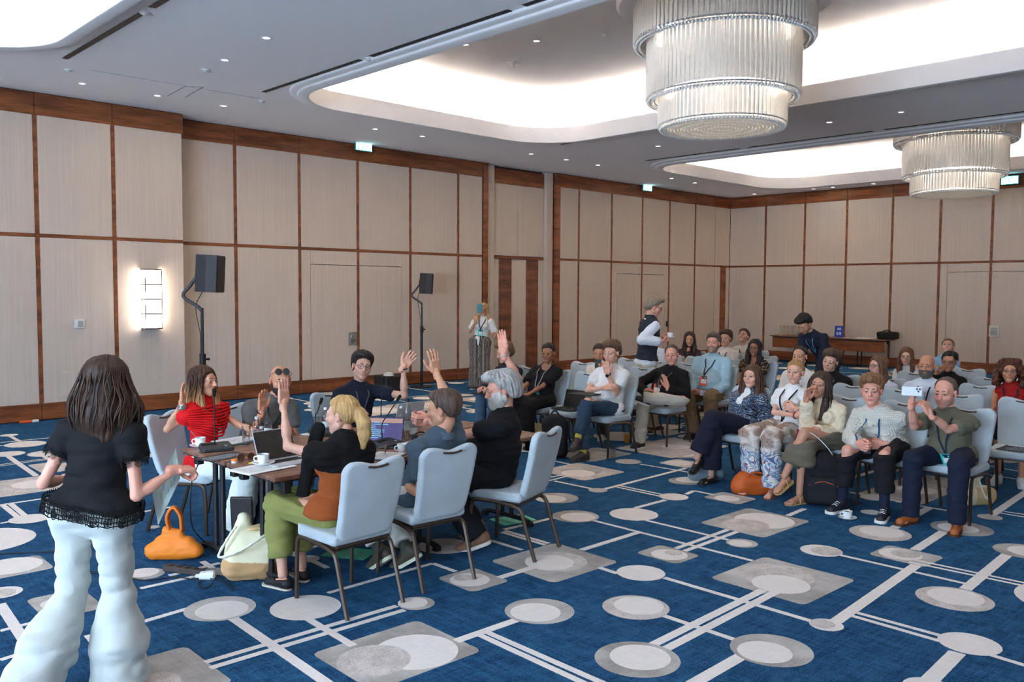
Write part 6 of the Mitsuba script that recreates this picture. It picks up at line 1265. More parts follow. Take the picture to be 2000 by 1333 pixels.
# ------------------------------------------------------------------ the audience
def f_check(p, n, uv):
    a, b = (p.y * 1.0 + p.x * .3) * 78, (p.z - p.x * .25) * 78
    g = smoothstep(.28, .38, abs(a - dr.floor(a) - .5)) * 0 + dr.select((a - dr.floor(a) < .42) & (b - dr.floor(b) < .42), 1.0, 0.0)
    return mix(lin(212, 208, 192), lin(70, 92, 116), g * .85)
scene['check_cloth'] = princ(proc(f_check), .85, .2)
def f_blouse(p, n, uv):
    a, b, c = mikit.voronoi((p.y + p.x * .5) * 46 + 3 * noise(p.x * 25, p.y * 25, p.z * 25), (p.z + p.x * .4) * 46)
    return mix(mix(lin(14, 20, 38), lin(34, 58, 92), c), lin(176, 186, 196), smoothstep(.16, .04, b - a) * .9)
scene['blouse_cloth'] = princ(proc(f_blouse), .7, .3)
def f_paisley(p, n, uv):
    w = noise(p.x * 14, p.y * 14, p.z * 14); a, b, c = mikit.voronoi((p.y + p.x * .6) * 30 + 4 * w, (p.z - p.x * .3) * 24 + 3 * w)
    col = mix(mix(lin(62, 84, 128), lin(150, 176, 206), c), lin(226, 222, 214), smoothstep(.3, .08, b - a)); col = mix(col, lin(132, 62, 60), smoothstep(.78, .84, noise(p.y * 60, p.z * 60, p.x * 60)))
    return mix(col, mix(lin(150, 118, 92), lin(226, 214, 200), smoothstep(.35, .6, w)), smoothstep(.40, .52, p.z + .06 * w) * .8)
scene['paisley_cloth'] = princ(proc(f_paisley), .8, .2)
def f_stripe(p, n, uv):
    k = uv.x * 26; t = k - dr.floor(k); return dr.select(t < .3, mi.Color3f(.62, .52, .45), mi.Color3f(.012, .011, .012))
scene['stripe_cloth'] = princ(proc(f_stripe), .85, .2)
WH = lin(232, 231, 228); TEAL = lin(60, 190, 180); ORG = lin(232, 96, 52); BK = lin(13, 13, 15)
IV = dict
def seat(row, y, label, dx=0, dyaw=0.0): return chair(ROWX[row] + dx, y, math.pi + dyaw, label)
PHONES = {}
def phone(I, sd, label, col, off=(0, .025, .08), rot=False, lens=True, tilt=None):
    t = thing('phone', label, 'phone'); m = bx(-.037, .037, -.0045, .0045, -.075, .075, .004); lz = [mv(mv(lathe([(0, .0), (.007, 0), (.007, .003), (0, .003)], 10), rx=-math.pi / 2), xx, -.0045, zz) for xx, zz in ((.02, .058), (.02, .038), (.004, .048))]
    sc = bx(-.033, .033, .0045, .0052, -.07, .07)
    w, M = I['hands'][sd]; N = M if tilt is None else basis(tilt[0], tilt[1]); o = w + M @ np.array(off, float)
    obj('case', put(m, N, o), 'satin', t, col=col); obj('screen', put(sc, N, o), 'plastic', t, col=lin(16, 18, 24))
    if lens: obj('camera_lens', put(cat([mv(q, 0, -.003) for q in lz]), N, o), 'plastic', t, col=lin(12, 12, 14))
TO_CAM = lambda q: norm(EYE - np.asarray(q))
# -- left block, first row
seat(0, 8.04, 'pale blue banquet chair under the man in the navy jumper and jeans')
I = person('navy', 'man in a navy jumper and jeans behind the raised watch arm', (7.76, 8.04), math.pi, (985, 690), (170, -14, 0), 'm', 1.0, False, 'fair', ('thick', lin(70, 48, 34), lin(120, 90, 64), .2, .1), top=dict(name='jumper', col=lin(24, 30, 46), sleeve=1.95, loose=.02), bottom=dict(col=lin(62, 88, 112), hemr=.06), shoes=dict(kind='sneaker', col=lin(60, 60, 64)), L=dict(wrist=(.4, .1, .66)), R=dict(wrist=(.4, -.12, .66)), h=.015)
laptop(*(I['B'] + I['fw'] * .42 + [0, 0, .60])[:3], math.pi / 2, 'black laptop with an orange sticker on the lap of the man in navy', 100, lin(30, 30, 33), w_=.33, d_=.23, open_=False)
seat(0, 7.51, 'pale blue banquet chair under the woman in the black dress', .0, -.05)
I = person('blackdress', 'woman with glasses in a black dress and teal badge, hands in her lap', (7.74, 7.51), math.radians(194), (1071, 690), (204, -6, 0), 'f', 1.06, False, 'brown', ('bun', lin(16, 13, 13), lin(44, 36, 34)), glasses=lin(190, 140, 60), top=dict(name='dress_top', col=BK, sleeve=.78, loose=.04, hem=-.05, fold=.009, scoop=.075), belly=.02, bottom=dict(name='dress_skirt', col=BK, skirt=.75, fold=.01), shoes=dict(kind='loafer', col=lin(30, 28, 28)), L=dict(wrist=(.36, .02, .63)), R=dict(wrist=(.38, -.10, .62)), h=.013, lanyard=(lin(120, 126, 130), TEAL, .33, -.04))
seat(0, 6.98, 'empty banquet chair with a black laptop on its seat beside the white T-shirt man')
laptop(7.66, 6.98, .485, math.pi * .5 + math.pi * .5 + 1.57, 'black open laptop with a round emblem standing on the empty chair', 105, lin(28, 29, 32), lin(8, 8, 10), .32, .22)
seat(0, 6.45, 'pale blue banquet chair under the man in the white T-shirt')
I = person('whitetee', 'man in a white T-shirt holding his hand over his mouth, legs crossed', (7.80, 6.45), math.radians(186), (1194, 690), (190, -8, 0), 'm', 1.03, False, 'fair', ('thick', lin(56, 40, 30), lin(110, 84, 62), .2, .05), top=dict(name='t_shirt', col=WH, sleeve=.62, loose=.026, fold=.01, hem=-.08), belly=.03, bottom=dict(name='jeans', col=lin(42, 62, 82), hemr=.062, hem=.1, fold=.01), shoes=dict(kind='sneaker', col=lin(58, 54, 52), sole=lin(50, 48, 48), sock=lin(214, 196, 90), sockh=.15),
    L=dict(wrist=('px', 1187, 730, -.2), elbow=('px', 1203, 766, -.16), hand=('relaxed', (.15, -.2, 1), (-1, -.1, 0))), R=dict(wrist=('px', 1182, 758, -.2), elbow=('px', 1148, 764, -.05), hand=('relaxed', None, (-.6, 0, -.6))), legs={'R': dict(knee=(.46, -.02, .56), ankle=(.52, .02, .09)), 'L': dict(knee=(.48, .04, .66), ankle=(.60, .0, .27), toe=(.9, .1, -.3))}, h=.012, stubble=.2)
watch(I, 'L', lin(24, 24, 26), lin(14, 14, 16))
laptop(*(I['B'] + I['fw'] * .36 + [0, .1, .72])[:3], math.pi / 2 + math.pi, 'black laptop lying on the lap of the man in the white T-shirt', 100, lin(24, 24, 26), w_=.32, d_=.22, open_=False)
# -- second row left
seat(1, 8.04, 'empty banquet chair in the second row beside the woman photographing with a phone'); seat(1, 7.51, 'pale blue banquet chair under the woman photographing with a phone'); seat(1, 6.98, 'empty banquet chair directly right of the woman photographing with a phone'); seat(1, 6.45, 'pale blue banquet chair under the waving man in the black zip jumper', .02, .03)
I = person('photog', 'woman with tied dark hair in a white top photographing with a dark phone', (8.85, 7.42), math.radians(205), (1170, 690), (214, -10, 0), 'f', 1.0, False, 'warm', ('bun', lin(24, 18, 17), lin(60, 46, 40)), top=dict(name='blouse', col=lin(228, 220, 212), sleeve=1.5, loose=.02), bottom=dict(col=lin(40, 42, 50)), shoes=dict(kind='sneaker', col=WH * .8), R=dict(wrist=('px', 1167, 722, -.3), hand=('grip', (0, .1, 1), (-1, 0, 0))), L=dict(wrist=('px', 1174, 726, -.3), hand=('grip', (0, -.1, 1), (-1, 0, 0))), h=.015)
phone(I, 'R', 'dark phone held up by the woman in white behind the hand-over-mouth man', lin(34, 52, 46), (0, -.01, .06), tilt=(TO_CAM(I['hands']['R'][0]) * -1, [0, 0, 1]))
I = person('wave', 'man in a black zip jumper waving one hand, ankle on his knee', (8.90, 6.45), math.radians(196), (1312, 694), (206, -4, 4), 'm', 1.04, False, 'pink', ('crop', lin(46, 38, 34), lin(88, 76, 68)), stubble=.25, top=dict(name='zip_jumper', col=BK, sleeve=1.97, loose=.022, collar=BK * 1.5, hem=-.06, fold=.009), belly=.035, bottom=dict(col=lin(186, 178, 162), hemr=.065, fold=.01), shoes=dict(kind='sneaker', col=lin(22, 22, 24), sock=lin(30, 30, 34)),
    L=dict(wrist=('px', 1289, 752, -.32), elbow=('px', 1338, 764, -.12), hand=OPEN((.1, -.25, 1), (.8, -.6, 0))), R=dict(wrist=('px', 1262, 768, -.16), elbow=('px', 1246, 752, .02), hand=('grip', (.5, .4, .1), (0, .3, 1))), legs={'R': dict(knee=(.46, -.1, .54), ankle=(.56, -.1, .09)), 'L': dict(knee=(.3, .34, .60), ankle=(.5, -.06, .62), toe=(.35, -.8, .3))}, h=.013, lanyard=(lin(60, 60, 64), ORG, .22, .04))
phone(I, 'R', 'black phone in the lap hand of the waving man', lin(16, 16, 18), (0, .02, .07), lens=False)
# -- third row left and behind
for y, w_ in ((8.04, 'third row at the far left end, left of the standing man'), (7.51, 'third row in front of the standing man in the vest'), (6.98, 'third row between the waving man and the light blue shirt man')): seat(2, y, 'empty chair in the ' + w_)
seat(2, 6.45, 'pale blue banquet chair under the bearded man in the light blue shirt', .05)
I = person('lightblue', 'bearded man in a light blue shirt with an orange badge holding a white cup', (9.92, 6.46), math.radians(198), (1393, 671), (196, 2, 0), 'm', 1.08, False, 'pink', ('short', lin(54, 42, 36), lin(100, 84, 74)), beard=(lin(120, 100, 88), .003), stubble=.3, top=dict(name='shirt', col=lin(164, 194, 206), sleeve=1.92, loose=.028, collar=lin(176, 204, 214), hem=-.08, fold=.010), belly=.05, width=1.06, bottom=dict(col=lin(98, 80, 56), hemr=.085, fold=.012, thigh=.022), shoes=dict(kind='sneaker', col=lin(26, 24, 24), sole=lin(40, 38, 36)), L=dict(wrist=('px', 1390, 772, -.3), hand=('relaxed', (.3, -1, 0), (-.3, -.3, .8))), R=dict(wrist=('px', 1352, 766, -.26), hand=('grip', (.5, .8, -.2), (0, .2, 1))), legs={'L': dict(knee=(.46, .14, .55), ankle=(.42, .16, .09)), 'R': dict(knee=(.44, -.16, .55), ankle=(.46, -.08, .09))}, h=.013, lanyard=(lin(20, 22, 26), ORG, .26, .02))
q = (I['hands']['L'][0] + I['hands']['R'][0]) / 2; cup(q[0] - .06, q[1] - .04, q[2] - .02, 1.0, 'white coffee cup in the hands of the man in the light blue shirt', saucer=False, coffee=False)
for y in (7.0, 7.55): seat(3, y, 'empty banquet chair in the fourth row ' + ('behind the light blue shirt man' if y < 7.2 else 'under the cup of the standing man in the vest'))
seat(3, 8.05, 'pale blue banquet chair hidden behind the standing man in the vest'); seat(3, 6.42, 'pale blue chair under the woman with long black hair')
person('whiteshirt', 'seated person in a white shirt mostly hidden behind the standing man', (10.95, 8.05), math.radians(185), (1270, 660), (190, -6, 0), 'm', 1.0, False, 'tan', ('short', lin(40, 30, 26)), top=dict(name='shirt', col=lin(220, 224, 232), sleeve=1.9, loose=.024), bottom=dict(col=lin(40, 44, 56)), shoes=dict(kind='sneaker', col=BK), h=.017, lanyard=(BK, None, .3))
person('longblack', 'woman with long black hair, dark glasses and a black lace top', (10.98, 6.45), math.radians(190), (1474, 680), (196, 0, 0), 'f', 1.0, False, 'brown', ('long', lin(10, 9, 10), lin(34, 32, 34), .3), glasses=lin(14, 13, 14), top=dict(name='lace_top', col=lin(30, 26, 24), sleeve=.5, loose=.03, scoop=.09, pat=lambda v, q: np.where((meshkit.noise(v * 55) > .55)[:, None], lin(112, 92, 72), lin(18, 16, 16))), bottom=dict(col=BK), shoes=dict(kind='loafer', col=BK), h=.014, lanyard=(BK, None, .28))
seat(4, 8.3, 'pale blue banquet chair under the dark-haired woman in the plum cardigan'); seat(4, 7.0, 'empty banquet chair behind the woman with long black hair'); seat(4, 7.6, 'pale blue banquet chair hidden behind the light blue shirt man'); seat(5, 7.75, 'pale blue banquet chair under the man tipping his head back')
I = person('plum', 'woman with long dark hair in a plum cardigan holding a cup', (12.0, 8.3), math.radians(210), (1347, 663), (214, -3, 0), 'f', 1.0, False, 'tan', ('long', lin(28, 20, 19), lin(66, 48, 42), .25), top=dict(name='cardigan', col=lin(52, 36, 48), sleeve=1.95, loose=.03, vneck=.16), bottom=dict(col=lin(40, 38, 44)), shoes=dict(kind='loafer', col=BK), L=dict(wrist=(.3, .09, .76)), R=dict(wrist=(.32, -.06, .76), hand=('grip', (.4, .8, .2), (-.2, .2, 1))), h=.016, lanyard=(BK, None, .2))
q = I['hands']['R'][0] + I['hands']['R'][1] @ np.array([0, .04, .06]); cup(q[0], q[1], q[2] - .01, .6, 'white coffee cup in the hands of the woman in the plum cardigan', saucer=False, coffee=False)
person('hidden', 'dark-haired man in a white shirt half hidden behind the light blue shirt man', (12.1, 7.62), math.radians(188), (1417, 662), (192, 0, 0), 'm', 1.02, False, 'fair', ('thick', lin(40, 28, 23), lin(84, 62, 50), .2, .1), top=dict(name='shirt', col=lin(224, 216, 208), sleeve=1.9, loose=.024, collar=WH), bottom=dict(col=lin(50, 54, 66)), shoes=dict(kind='sneaker', col=BK), h=.016, lanyard=(BK, None, .3))
person('tipback', 'man in a cream shirt tipping his head back in the last occupied row', (13.1, 7.75), math.radians(190), (1452, 658), (192, 26, 0), 'm', 1.02, False, 'fair', ('short', lin(44, 32, 26), lin(84, 66, 56)), top=dict(name='shirt', col=lin(222, 214, 204), sleeve=1.9, loose=.024, collar=WH), bottom=dict(col=lin(50, 54, 66)), shoes=dict(kind='sneaker', col=BK), h=.016, lanyard=(BK, None, .3))
# -- standing figures
def stripe_uv(v, G, P, lf, fw):
    side = ((v - P) @ lf) > 0; c = np.where(side[:, None], (G['L'][0] + G['L'][1]) / 2, (G['R'][0] + G['R'][1]) / 2); d = v - c; return np.c_[(np.arctan2(d @ lf, d @ fw) / (2 * np.pi)) + side, v[:, 2]]
b = at_z(937, 760, 0)
I = person('stripes', 'blonde standing woman in striped trousers taking a photo with a teal phone', b, math.radians(218), (945, 605), (222, -4, 0), 'f', 1.05, True, 'tan', ('long', lin(150, 116, 76), lin(222, 188, 136), .30), top=dict(name='white_top', col=WH, sleeve=.75, loose=.03, hem=.10), bottom=dict(mat='stripe_cloth', uv=stripe_uv, thigh=.035, hemr=.125, hem=.03, waist=.14, fold=.006), shoes=dict(kind='loafer', col=lin(60, 50, 44)), R=dict(wrist=('px', 932, 622, -.26), elbow=('px', 920, 645, -.05), hand=('grip', (0, .1, 1), (-1, 0, 0))), L=dict(wrist=('px', 968, 660, -.18), elbow=('px', 973, 668, .05), hand=('grip', (.6, .1, .7), (0, -1, 0))), h=.015, lanyard=(lin(24, 26, 30), TEAL, .22))
o = pt(937, 603, I['B'], -.34); t = thing('phone', 'teal phone held before the face of the woman in striped trousers', 'phone'); N = basis(-TO_CAM(o), [0, 0, 1]); obj('case', put(bx(-.045, .045, -.006, .006, -.085, .085, .004), N, o), 'satin', t, col=lin(44, 120, 136)); obj('camera_ring', put(tube([[.0 + .02 * math.cos(a), -.008, .02 + .02 * math.sin(a)] for a in np.linspace(0, 2 * np.pi, 16, endpoint=False)], .003, 5, closed=True), N, o), 'satin', t, col=lin(120, 190, 200))
obj('knotted_hem', sdf([ell(I['P'] + I['up'] * .1 + I['fw'] * .13 + I['lf'] * -.03, [.04, .04, .035]), cap(I['P'] + I['up'] * .1 + I['fw'] * .14, I['P'] - I['up'] * .03 + I['fw'] * .16 + I['lf'] * .0, .028, .016)], .01), 'cloth', I['key'], col=WH, smooth=True)
q = I['hands']['L'][0] + I['hands']['L'][1] @ np.array([0, .04, .06]); water_glass(q[0], q[1], q[2] - .05, 'small glass in the lowered hand of the woman in striped trousers', .1, .3)
d13 = 11.6; r = ray(1262, 690); b = EYE + r * (d13 / (FH @ r))
I = person('vest', 'standing grey-haired man in a dark padded vest carrying a cup and saucer', b, math.radians(-30), (1277, 600), (-42, -18, 0), 'm', 1.06, True, 'pink', ('thick', lin(96, 82, 68), lin(160, 142, 120), .2, .1), glasses=lin(30, 28, 30), top=[dict(name='white_shirt', col=lin(220, 224, 230), sleeve=1.95, loose=.026, collar=WH), dict(name='padded_vest', col=lin(32, 38, 48), sleeve=0, hem=.04, grow=.026, fold=.008, tank=1)], bottom=dict(col=lin(200, 188, 164), waist=.06, hemr=.075, thigh=.014), shoes=dict(kind='loafer', col=lin(70, 50, 38)), R=dict(wrist=('px', 1288, 668, -.25), elbow=('px', 1256, 662, -.22), hand=('grip', (1, .1, .1), (0, .2, 1))), L=dict(wrist=('px', 1292, 660, .1), hand=('grip', (1, -.2, 0), (0, -.2, 1))), h=.013, legs={'L': dict(knee=(.1, .09, .49), ankle=(.16, .1, .085)), 'R': dict(knee=(.0, -.09, .49), ankle=(-.12, -.1, .09))})
q = I['hands']['R'][0] + I['hands']['R'][1] @ np.array([0, .03, .15]); cup(q[0], q[1], q[2] + .005, .3, 'white coffee cup carried by the standing man in the vest')
d21 = 12.6; r = ray(1612, 715); b = EYE + r * (d21 / (FH @ r))
person('leaning', 'dark-haired man in a navy jacket leaning forward behind the seated audience', b, math.radians(170), (1571, 634), (176, -42, 0), 'm', 1.04, True, 'tan', ('thick', lin(12, 10, 11), lin(34, 30, 30), .2, .1), stubble=.55, top=dict(name='navy_jacket', col=lin(22, 28, 44), sleeve=1.96, loose=.03, collar=lin(26, 32, 48), hem=-.1, fold=.01), bottom=dict(col=lin(24, 28, 40)), shoes=dict(kind='loafer', col=BK), L=dict(wrist=(.34, .16, .72)), R=dict(wrist=(.36, -.14, .72)), h=.014, hd=-.1, lanyard=(lin(80, 130, 160), None, .26), pelvis=(b[0] + .1, b[1], .92))
# -- right block, first row
for y, w_ in ((4.74, 'the woman in the patterned blouse'), (4.21, 'the woman with crossed arms'), (3.68, 'the woman resting her chin on her hand'), (3.15, 'the man in the checked shirt'), (2.62, 'the man filming with a white phone')): seat(0, y, 'pale blue banquet chair under ' + w_)
I = person('blouse', 'woman with long brown hair in a dark patterned blouse, legs crossed', (7.80, 4.72), math.radians(180), (1468, 736), (186, 2, 0), 'f', 1.0, False, 'fair', ('long', lin(46, 30, 24), lin(98, 68, 50), .29), top=[dict(name='white_undershirt', col=WH, sleeve=0, hem=-.05), dict(name='patterned_blouse', mat='blouse_cloth', sleeve=1.35, loose=.03, grow=.018, hem=-.03, vneck=.2, fold=.01)], bottom=dict(col=lin(22, 26, 44), thigh=.02, hemr=.095, hem=.12, fold=.008), shoes=dict(kind='loafer', col=lin(28, 26, 26), sole=lin(30, 28, 28)),
    L=dict(wrist=('px', 1452, 832, -.14), elbow=('px', 1500, 815, -.02), hand=('relaxed', (.6, -.8, -.2), (-.2, -.2, -1))), R=dict(wrist=('px', 1440, 830, -.16), hand=('relaxed', (.4, .7, -.3), (-.2, 0, -1))), legs={'R': dict(knee=(.44, -.02, .54), ankle=(.46, -.02, .09)), 'L': dict(knee=(.48, .0, .66), ankle=(.62, -.08, .27), toe=(.85, .05, -.45))}, width=.92, h=.011)
watch(I, 'L', lin(70, 110, 190), None, 'blue_bracelet')
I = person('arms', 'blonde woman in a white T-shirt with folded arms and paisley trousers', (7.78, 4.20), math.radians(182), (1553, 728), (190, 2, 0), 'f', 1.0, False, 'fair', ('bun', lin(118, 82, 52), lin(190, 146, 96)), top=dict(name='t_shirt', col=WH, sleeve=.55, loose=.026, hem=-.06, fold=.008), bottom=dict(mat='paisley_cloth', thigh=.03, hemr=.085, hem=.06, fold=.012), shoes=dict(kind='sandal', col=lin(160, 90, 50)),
    L=dict(wrist=('px', 1532, 790, -.22), elbow=('px', 1588, 800, -.12), hand=('relaxed', (.1, -1, .1), (-1, 0, 0))), R=dict(wrist=('px', 1556, 812, -.26), elbow=('px', 1512, 806, -.06), hand=('relaxed', (.1, 1, .1), (-1, 0, .2))), legs={'R': dict(knee=(.46, -.12, .55), ankle=(.52, -.06, .09)), 'L': dict(knee=(.46, .10, .55), ankle=(.5, .14, .09))}, width=.92, h=.011, lanyard=(BK, None, .34))
watch(I, 'L', lin(200, 190, 160), lin(220, 216, 200)); watch(I, 'R', lin(170, 50, 50), None, 'red_bracelet')
I = person('chin', 'woman with long dark hair and a cream jumper resting her chin on her hand', (7.68, 3.66), math.radians(178), (1602, 752), (186, 0, -6), 'f', 1.02, False, 'olive', ('long', lin(28, 21, 19), lin(72, 54, 44), .31), top=dict(name='cream_jumper', col=lin(222, 206, 176), sleeve=1.9, loose=.028, hem=-.02, fold=.009, freq=22, h=.009), bottom=dict(name='olive_skirt', col=lin(92, 88, 76), skirt=.55, fold=.012, thigh=.02), shoes=dict(kind='sandal', col=lin(196, 160, 104)),
    R=dict(wrist=('px', 1575, 782, -.2), elbow=('px', 1572, 848, -.22), hand=('relaxed', (-.1, .1, 1), (.2, .9, 0))), L=dict(wrist=('px', 1562, 832, -.26), elbow=('px', 1636, 842, -.1), hand=('grip', (.3, -.9, -.1), (-.6, 0, -.6))), legs={'R': dict(knee=(.44, -.04, .54), ankle=(.46, -.06, .09)), 'L': dict(knee=(.47, -.02, .65), ankle=(.62, -.12, .26), toe=(.9, -.1, -.4))}, width=.92, h=.011)
phone(I, 'L', 'dark red phone in the lap of the woman in the cream jumper', lin(110, 30, 40), (0, .03, .09), lens=False)
w0 = I['hands']['L'][0]; t = thing('charging_cable', 'white charging cable from the lap phone down to the black backpack', 'cable'); obj('cord', tube(bezier([w0 + [0, 0, 0], pt(1560, 838, I['B'], -.3), pt(1590, 850, I['B'], -.34), pt(1620, 880, I['B'], -.36), pt(1628, 900, I['B'], -.34), pt(1618, 925, I['B'], -.34)], 8), .0035, 6), 'satin', t, col=lin(226, 228, 230), smooth=True)
I = person('check', 'young man in a checked shirt with black canvas sneakers holding a glass', (7.66, 3.15), math.radians(180), (1702, 764), (198, -4, 0), 'm', 1.02, False, 'pink', ('thick', lin(74, 50, 34), lin(146, 108, 74), .2, .12), top=dict(name='checked_shirt', mat='check_cloth', sleeve=1.88, loose=.026, collar=1, hem=-.06, fold=.011, buttons=lin(40, 44, 50), h=.010), bottom=dict(col=lin(18, 19, 23), thigh=.022, hemr=.075, hem=.2, fold=.009), shoes=dict(kind='sneaker', col=lin(20, 24, 32), sole=lin(226, 224, 214), sock=lin(22, 28, 48), sockh=.2, laces=lin(228, 228, 224)),
    L=dict(wrist=('px', 1716, 872, -.22), elbow=('px', 1752, 848, 0), hand=('grip', (.5, -.8, -.1), (-.6, -.3, 0))), R=dict(wrist=('px', 1674, 864, -.2), elbow=('px', 1668, 836, .05), hand=('grip', (.5, .7, -.2), (-.4, .3, 0))), legs={'R': dict(knee=(.42, -.16, .54), ankle=(.44, -.19, .09)), 'L': dict(knee=(.42, .16, .54), ankle=(.42, .17, .09))}, h=.011, hd=-.05, lanyard=(lin(30, 74, 110), TEAL, .27))
q = (I['hands']['L'][0] + I['hands']['R'][0]) / 2 + I['fw'] * .06; water_glass(q[0], q[1], q[2] - .08, 'water glass held in both hands by the man in the checked shirt', .14, .4, .035)
I = person('filming', 'man in an olive T-shirt filming with a white phone, brown loafers', (7.70, 2.62), math.radians(180), (1846, 768), (178, -8, 0), 'm', 1.03, False, 'pink', ('receding', lin(66, 50, 42), lin(104, 84, 72)), stubble=.7, top=dict(name='t_shirt', col=lin(86, 86, 72), sleeve=.62, loose=.024, hem=-.07, fold=.010), belly=.02, bottom=dict(col=lin(20, 26, 46), thigh=.014, hemr=.062, fold=.009), shoes=dict(kind='loafer', col=lin(150, 82, 40), sole=lin(70, 40, 24)),
    L=dict(wrist=('px', 1816, 808, -.28), elbow=('px', 1858, 838, -.18), hand=('pinch', (.15, -.45, .8), (-.2, -.9, -.2))), R=dict(wrist=('px', 1780, 788, -.25), elbow=('px', 1776, 838, -.18), hand=('grip', (.1, .1, 1), (-.5, .8, 0))), legs={'R': dict(knee=(.42, -.15, .55), ankle=(.42, -.16, .09)), 'L': dict(knee=(.42, .2, .55), ankle=(.42, .2, .09))}, h=.011, lanyard=(lin(24, 34, 50), TEAL, .31, -.03))
watch(I, 'L', lin(18, 19, 22), lin(12, 12, 14))
o = pt(1781, 765, I['B'], -.34); t = thing('phone', 'white phone held sideways by the man in the olive T-shirt', 'phone'); N = basis(-TO_CAM(o), [.0, .0, 1]); M2 = N @ np.array([[0, 0, 1], [0, 1, 0], [-1, 0, 0.0]])
obj('case', put(bx(-.037, .037, -.0045, .0045, -.075, .075, .004), M2, o), 'satin', t, col=lin(214, 222, 226)); obj('screen', put(bx(-.033, .033, .0045, .0052, -.07, .07), M2, o), 'plastic', t, col=lin(16, 18, 24))
for a, b_ in ((-.02, .058), (-.02, .036), (-.002, .047)): obj('camera_lens', put(mv(mv(lathe([(0, .003), (.0085, .003), (.0085, 0)], 12), rx=math.pi / 2), a, -.0045, b_), M2, o), 'plastic', t, col=lin(12, 12, 14))
# -- right block behind
seat(1, 2.45, 'empty banquet chair with a black folder on its seat', .02, .12)
paper(8.80, 2.45, .478, 1.6, 'black folder with a pen lying on the empty chair at the right edge', .22, .3, 1, lin(22, 22, 24), 'folder', 'black_folder'); t = thing('stylus_pen', 'white pen lying on the black folder', 'pen'); obj('barrel', tube([[8.92, 2.40, .488], [8.92, 2.54, .488]], .005, 8), 'satin', t, col=WH); obj('tip', tube([[8.92, 2.54, .488], [8.92, 2.56, .488]], [.005, .001], 8), 'satin', t, col=lin(160, 162, 164))
for y, w_ in ((3.05, 'behind the filming man'), (3.62, 'right behind the man in the checked shirt'), (4.15, 'behind the woman resting her chin')): seat(1, y, 'empty banquet chair in the second row ' + w_)
for y, w_ in ((2.75, 'under the curly-haired woman in red'), (3.68, 'under the bald bearded man in the white shirt'), (4.2, 'under the woman with glasses and long hair in white'), (4.74, 'under the man in the black T-shirt'), (5.2, 'under the man hidden behind the blonde woman')): seat(2, y, 'pale blue banquet chair ' + w_)
seat(2, 3.2, 'empty banquet chair left of the curly-haired woman in red')
for y, w_ in ((3.42, 'behind the empty chair left of the curly-haired woman'), (4.3, 'left of the woman with the curly ponytail')): seat(3, y, 'empty banquet chair in the fourth row ' + w_)
seat(3, 3.9, 'pale blue banquet chair under the woman with the curly ponytail')
for y, w_ in ((3.35, 'behind the red top at the right edge'), (4.02, 'against the back wall skirting')): seat(4, y, 'empty chair in the fifth row ' + w_)
seat(4, 4.6, 'pale blue banquet chair under the long-haired woman far behind'); seat(5, 4.7, 'pale blue banquet chair under the woman leaning her head back in blue')
person('behindblonde', 'dark-haired man hidden behind the blonde woman, only forehead and white shirt showing', (9.92, 5.2), math.radians(180), (1562, 697), (186, -4, 0), 'm', 1.0, False, 'tan', ('crop', lin(20, 17, 17), lin(54, 48, 46)), top=dict(name='shirt', col=lin(220, 214, 204), sleeve=1.9), bottom=dict(col=BK), shoes=dict(kind='sneaker', col=BK), h=.016)
person('blacktee', 'man in a black T-shirt tilting his head, behind the cream jumper', (9.95, 4.72), math.radians(184), (1622, 706), (186, -10, -14), 'm', 1.02, False, 'fair', ('thick', lin(42, 30, 25), lin(86, 64, 52), .2, .08), top=dict(name='t_shirt', col=BK, sleeve=.6, loose=.02), bottom=dict(col=lin(40, 44, 56)), shoes=dict(kind='sneaker', col=BK), L=dict(wrist=(.2, .0, .66), elbow=None), h=.014, lanyard=(lin(110, 116, 120), None, .3))
person('whitetop', 'woman with dark glasses and straight brown hair in white, seen in profile', (9.95, 4.18), math.radians(176), (1714, 716), (158, 2, 0), 'f', 1.0, False, 'fair', ('long', lin(60, 40, 30), lin(118, 84, 62), .28), glasses=lin(20, 18, 20), top=dict(name='blouse', col=lin(216, 224, 232), sleeve=.8, loose=.03), bottom=dict(col=lin(50, 54, 66)), shoes=dict(kind='sneaker', col=WH), h=.014)
person('farlong', 'long-haired woman in a white T-shirt sitting far behind the bald man', (12.0, 4.6), math.radians(190), (1770, 697), (196, -4, 0), 'f', 1.0, False, 'fair', ('long', lin(58, 36, 27), lin(120, 82, 60), .3), glasses=lin(150, 130, 110), top=dict(name='t_shirt', col=lin(218, 222, 220), sleeve=.7, loose=.024), bottom=dict(col=lin(50, 54, 66)), shoes=dict(kind='sneaker', col=WH), h=.016, lanyard=(BK, None, .3))
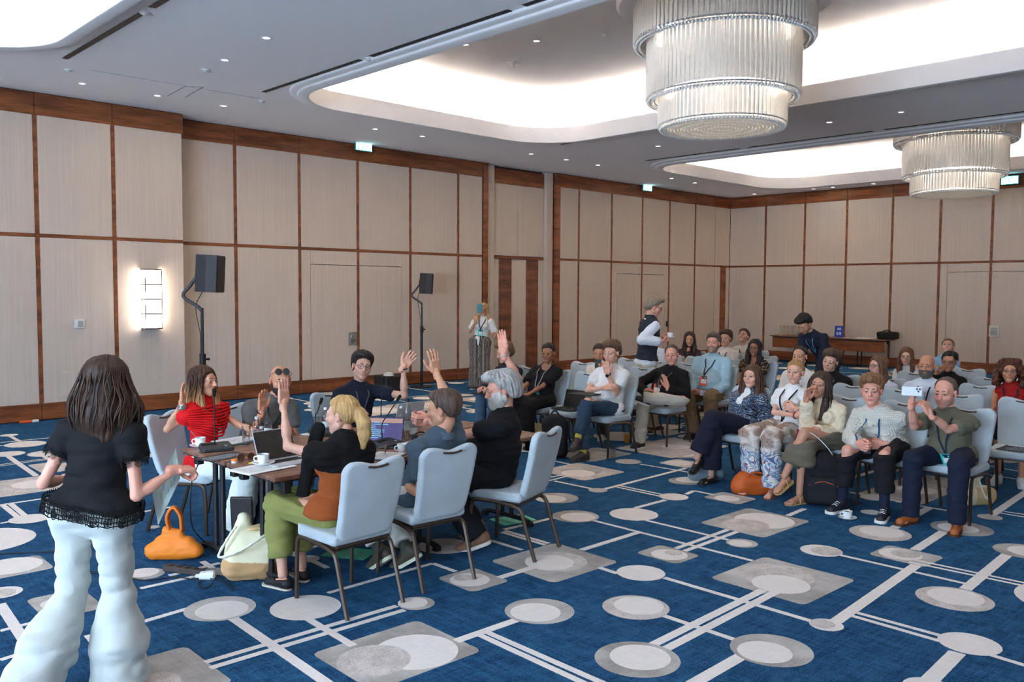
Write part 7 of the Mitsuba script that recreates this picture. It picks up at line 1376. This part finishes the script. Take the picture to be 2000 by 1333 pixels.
person('baldbeard', 'bald man with a dark grey beard in a white shirt behind the white phone', (9.92, 3.66), math.radians(184), (1810, 716), (188, -2, 0), 'm', 1.06, False, 'warm', ('bald', lin(24, 20, 20)), beard=(lin(70, 66, 64), .007), stubble=.6, brow=lin(24, 20, 20), top=dict(name='shirt', col=lin(220, 226, 236), sleeve=1.9, loose=.026, collar=lin(214, 224, 240)), bottom=dict(col=lin(40, 46, 60)), shoes=dict(kind='loafer', col=BK), h=.013, lanyard=(BK, None, .3))
person('curlypony', 'woman with a curly black ponytail and glasses in black, hand at her chin', (10.98, 3.86), math.radians(182), (1854, 707), (186, -4, 0), 'f', 1.05, False, 'warm', ('curlpony', lin(13, 11, 11), lin(40, 33, 30)), glasses=lin(40, 30, 28), top=dict(name='black_top', col=BK, sleeve=1.8, loose=.03), bottom=dict(col=BK), shoes=dict(kind='loafer', col=BK), R=dict(wrist=('px', 1832, 728, -.25), hand=('fist', (.2, .8, .6), (.3, 0, 1))), h=.014)
person('bluebun', 'woman in a light blue shirt leaning her head back in the last row', (13.1, 4.7), math.radians(190), (1851, 678), (192, 22, 0), 'f', 1.06, False, 'fair', ('bun', lin(70, 46, 34), lin(126, 90, 66)), top=dict(name='shirt', col=lin(146, 186, 218), sleeve=1.5, loose=.026, vneck=.12, collar=lin(160, 196, 224)), bottom=dict(col=lin(60, 70, 90)), shoes=dict(kind='sneaker', col=WH), h=.016)
person('curlyred', 'woman with long curly brown hair and glasses in a red sleeveless top', (9.92, 2.76), math.radians(190), (1972, 725), (196, -2, 0), 'f', 1.0, False, 'warm', ('curly', lin(34, 18, 14), lin(96, 52, 36), .17), glasses=lin(70, 50, 60), top=dict(name='red_top', col=lin(142, 26, 24), sleeve=0, hem=-.03), bottom=dict(name='navy_skirt', col=lin(24, 28, 44), skirt=.1), shoes=dict(kind='sneaker', col=WH), R=dict(wrist=('px', 1930, 815, -.2), elbow=('px', 1942, 795, -.02)), h=.012, lanyard=(lin(24, 34, 60), None, .3), legs={'R': dict(knee=(.44, -.1, .54), ankle=(.46, -.1, .09))})
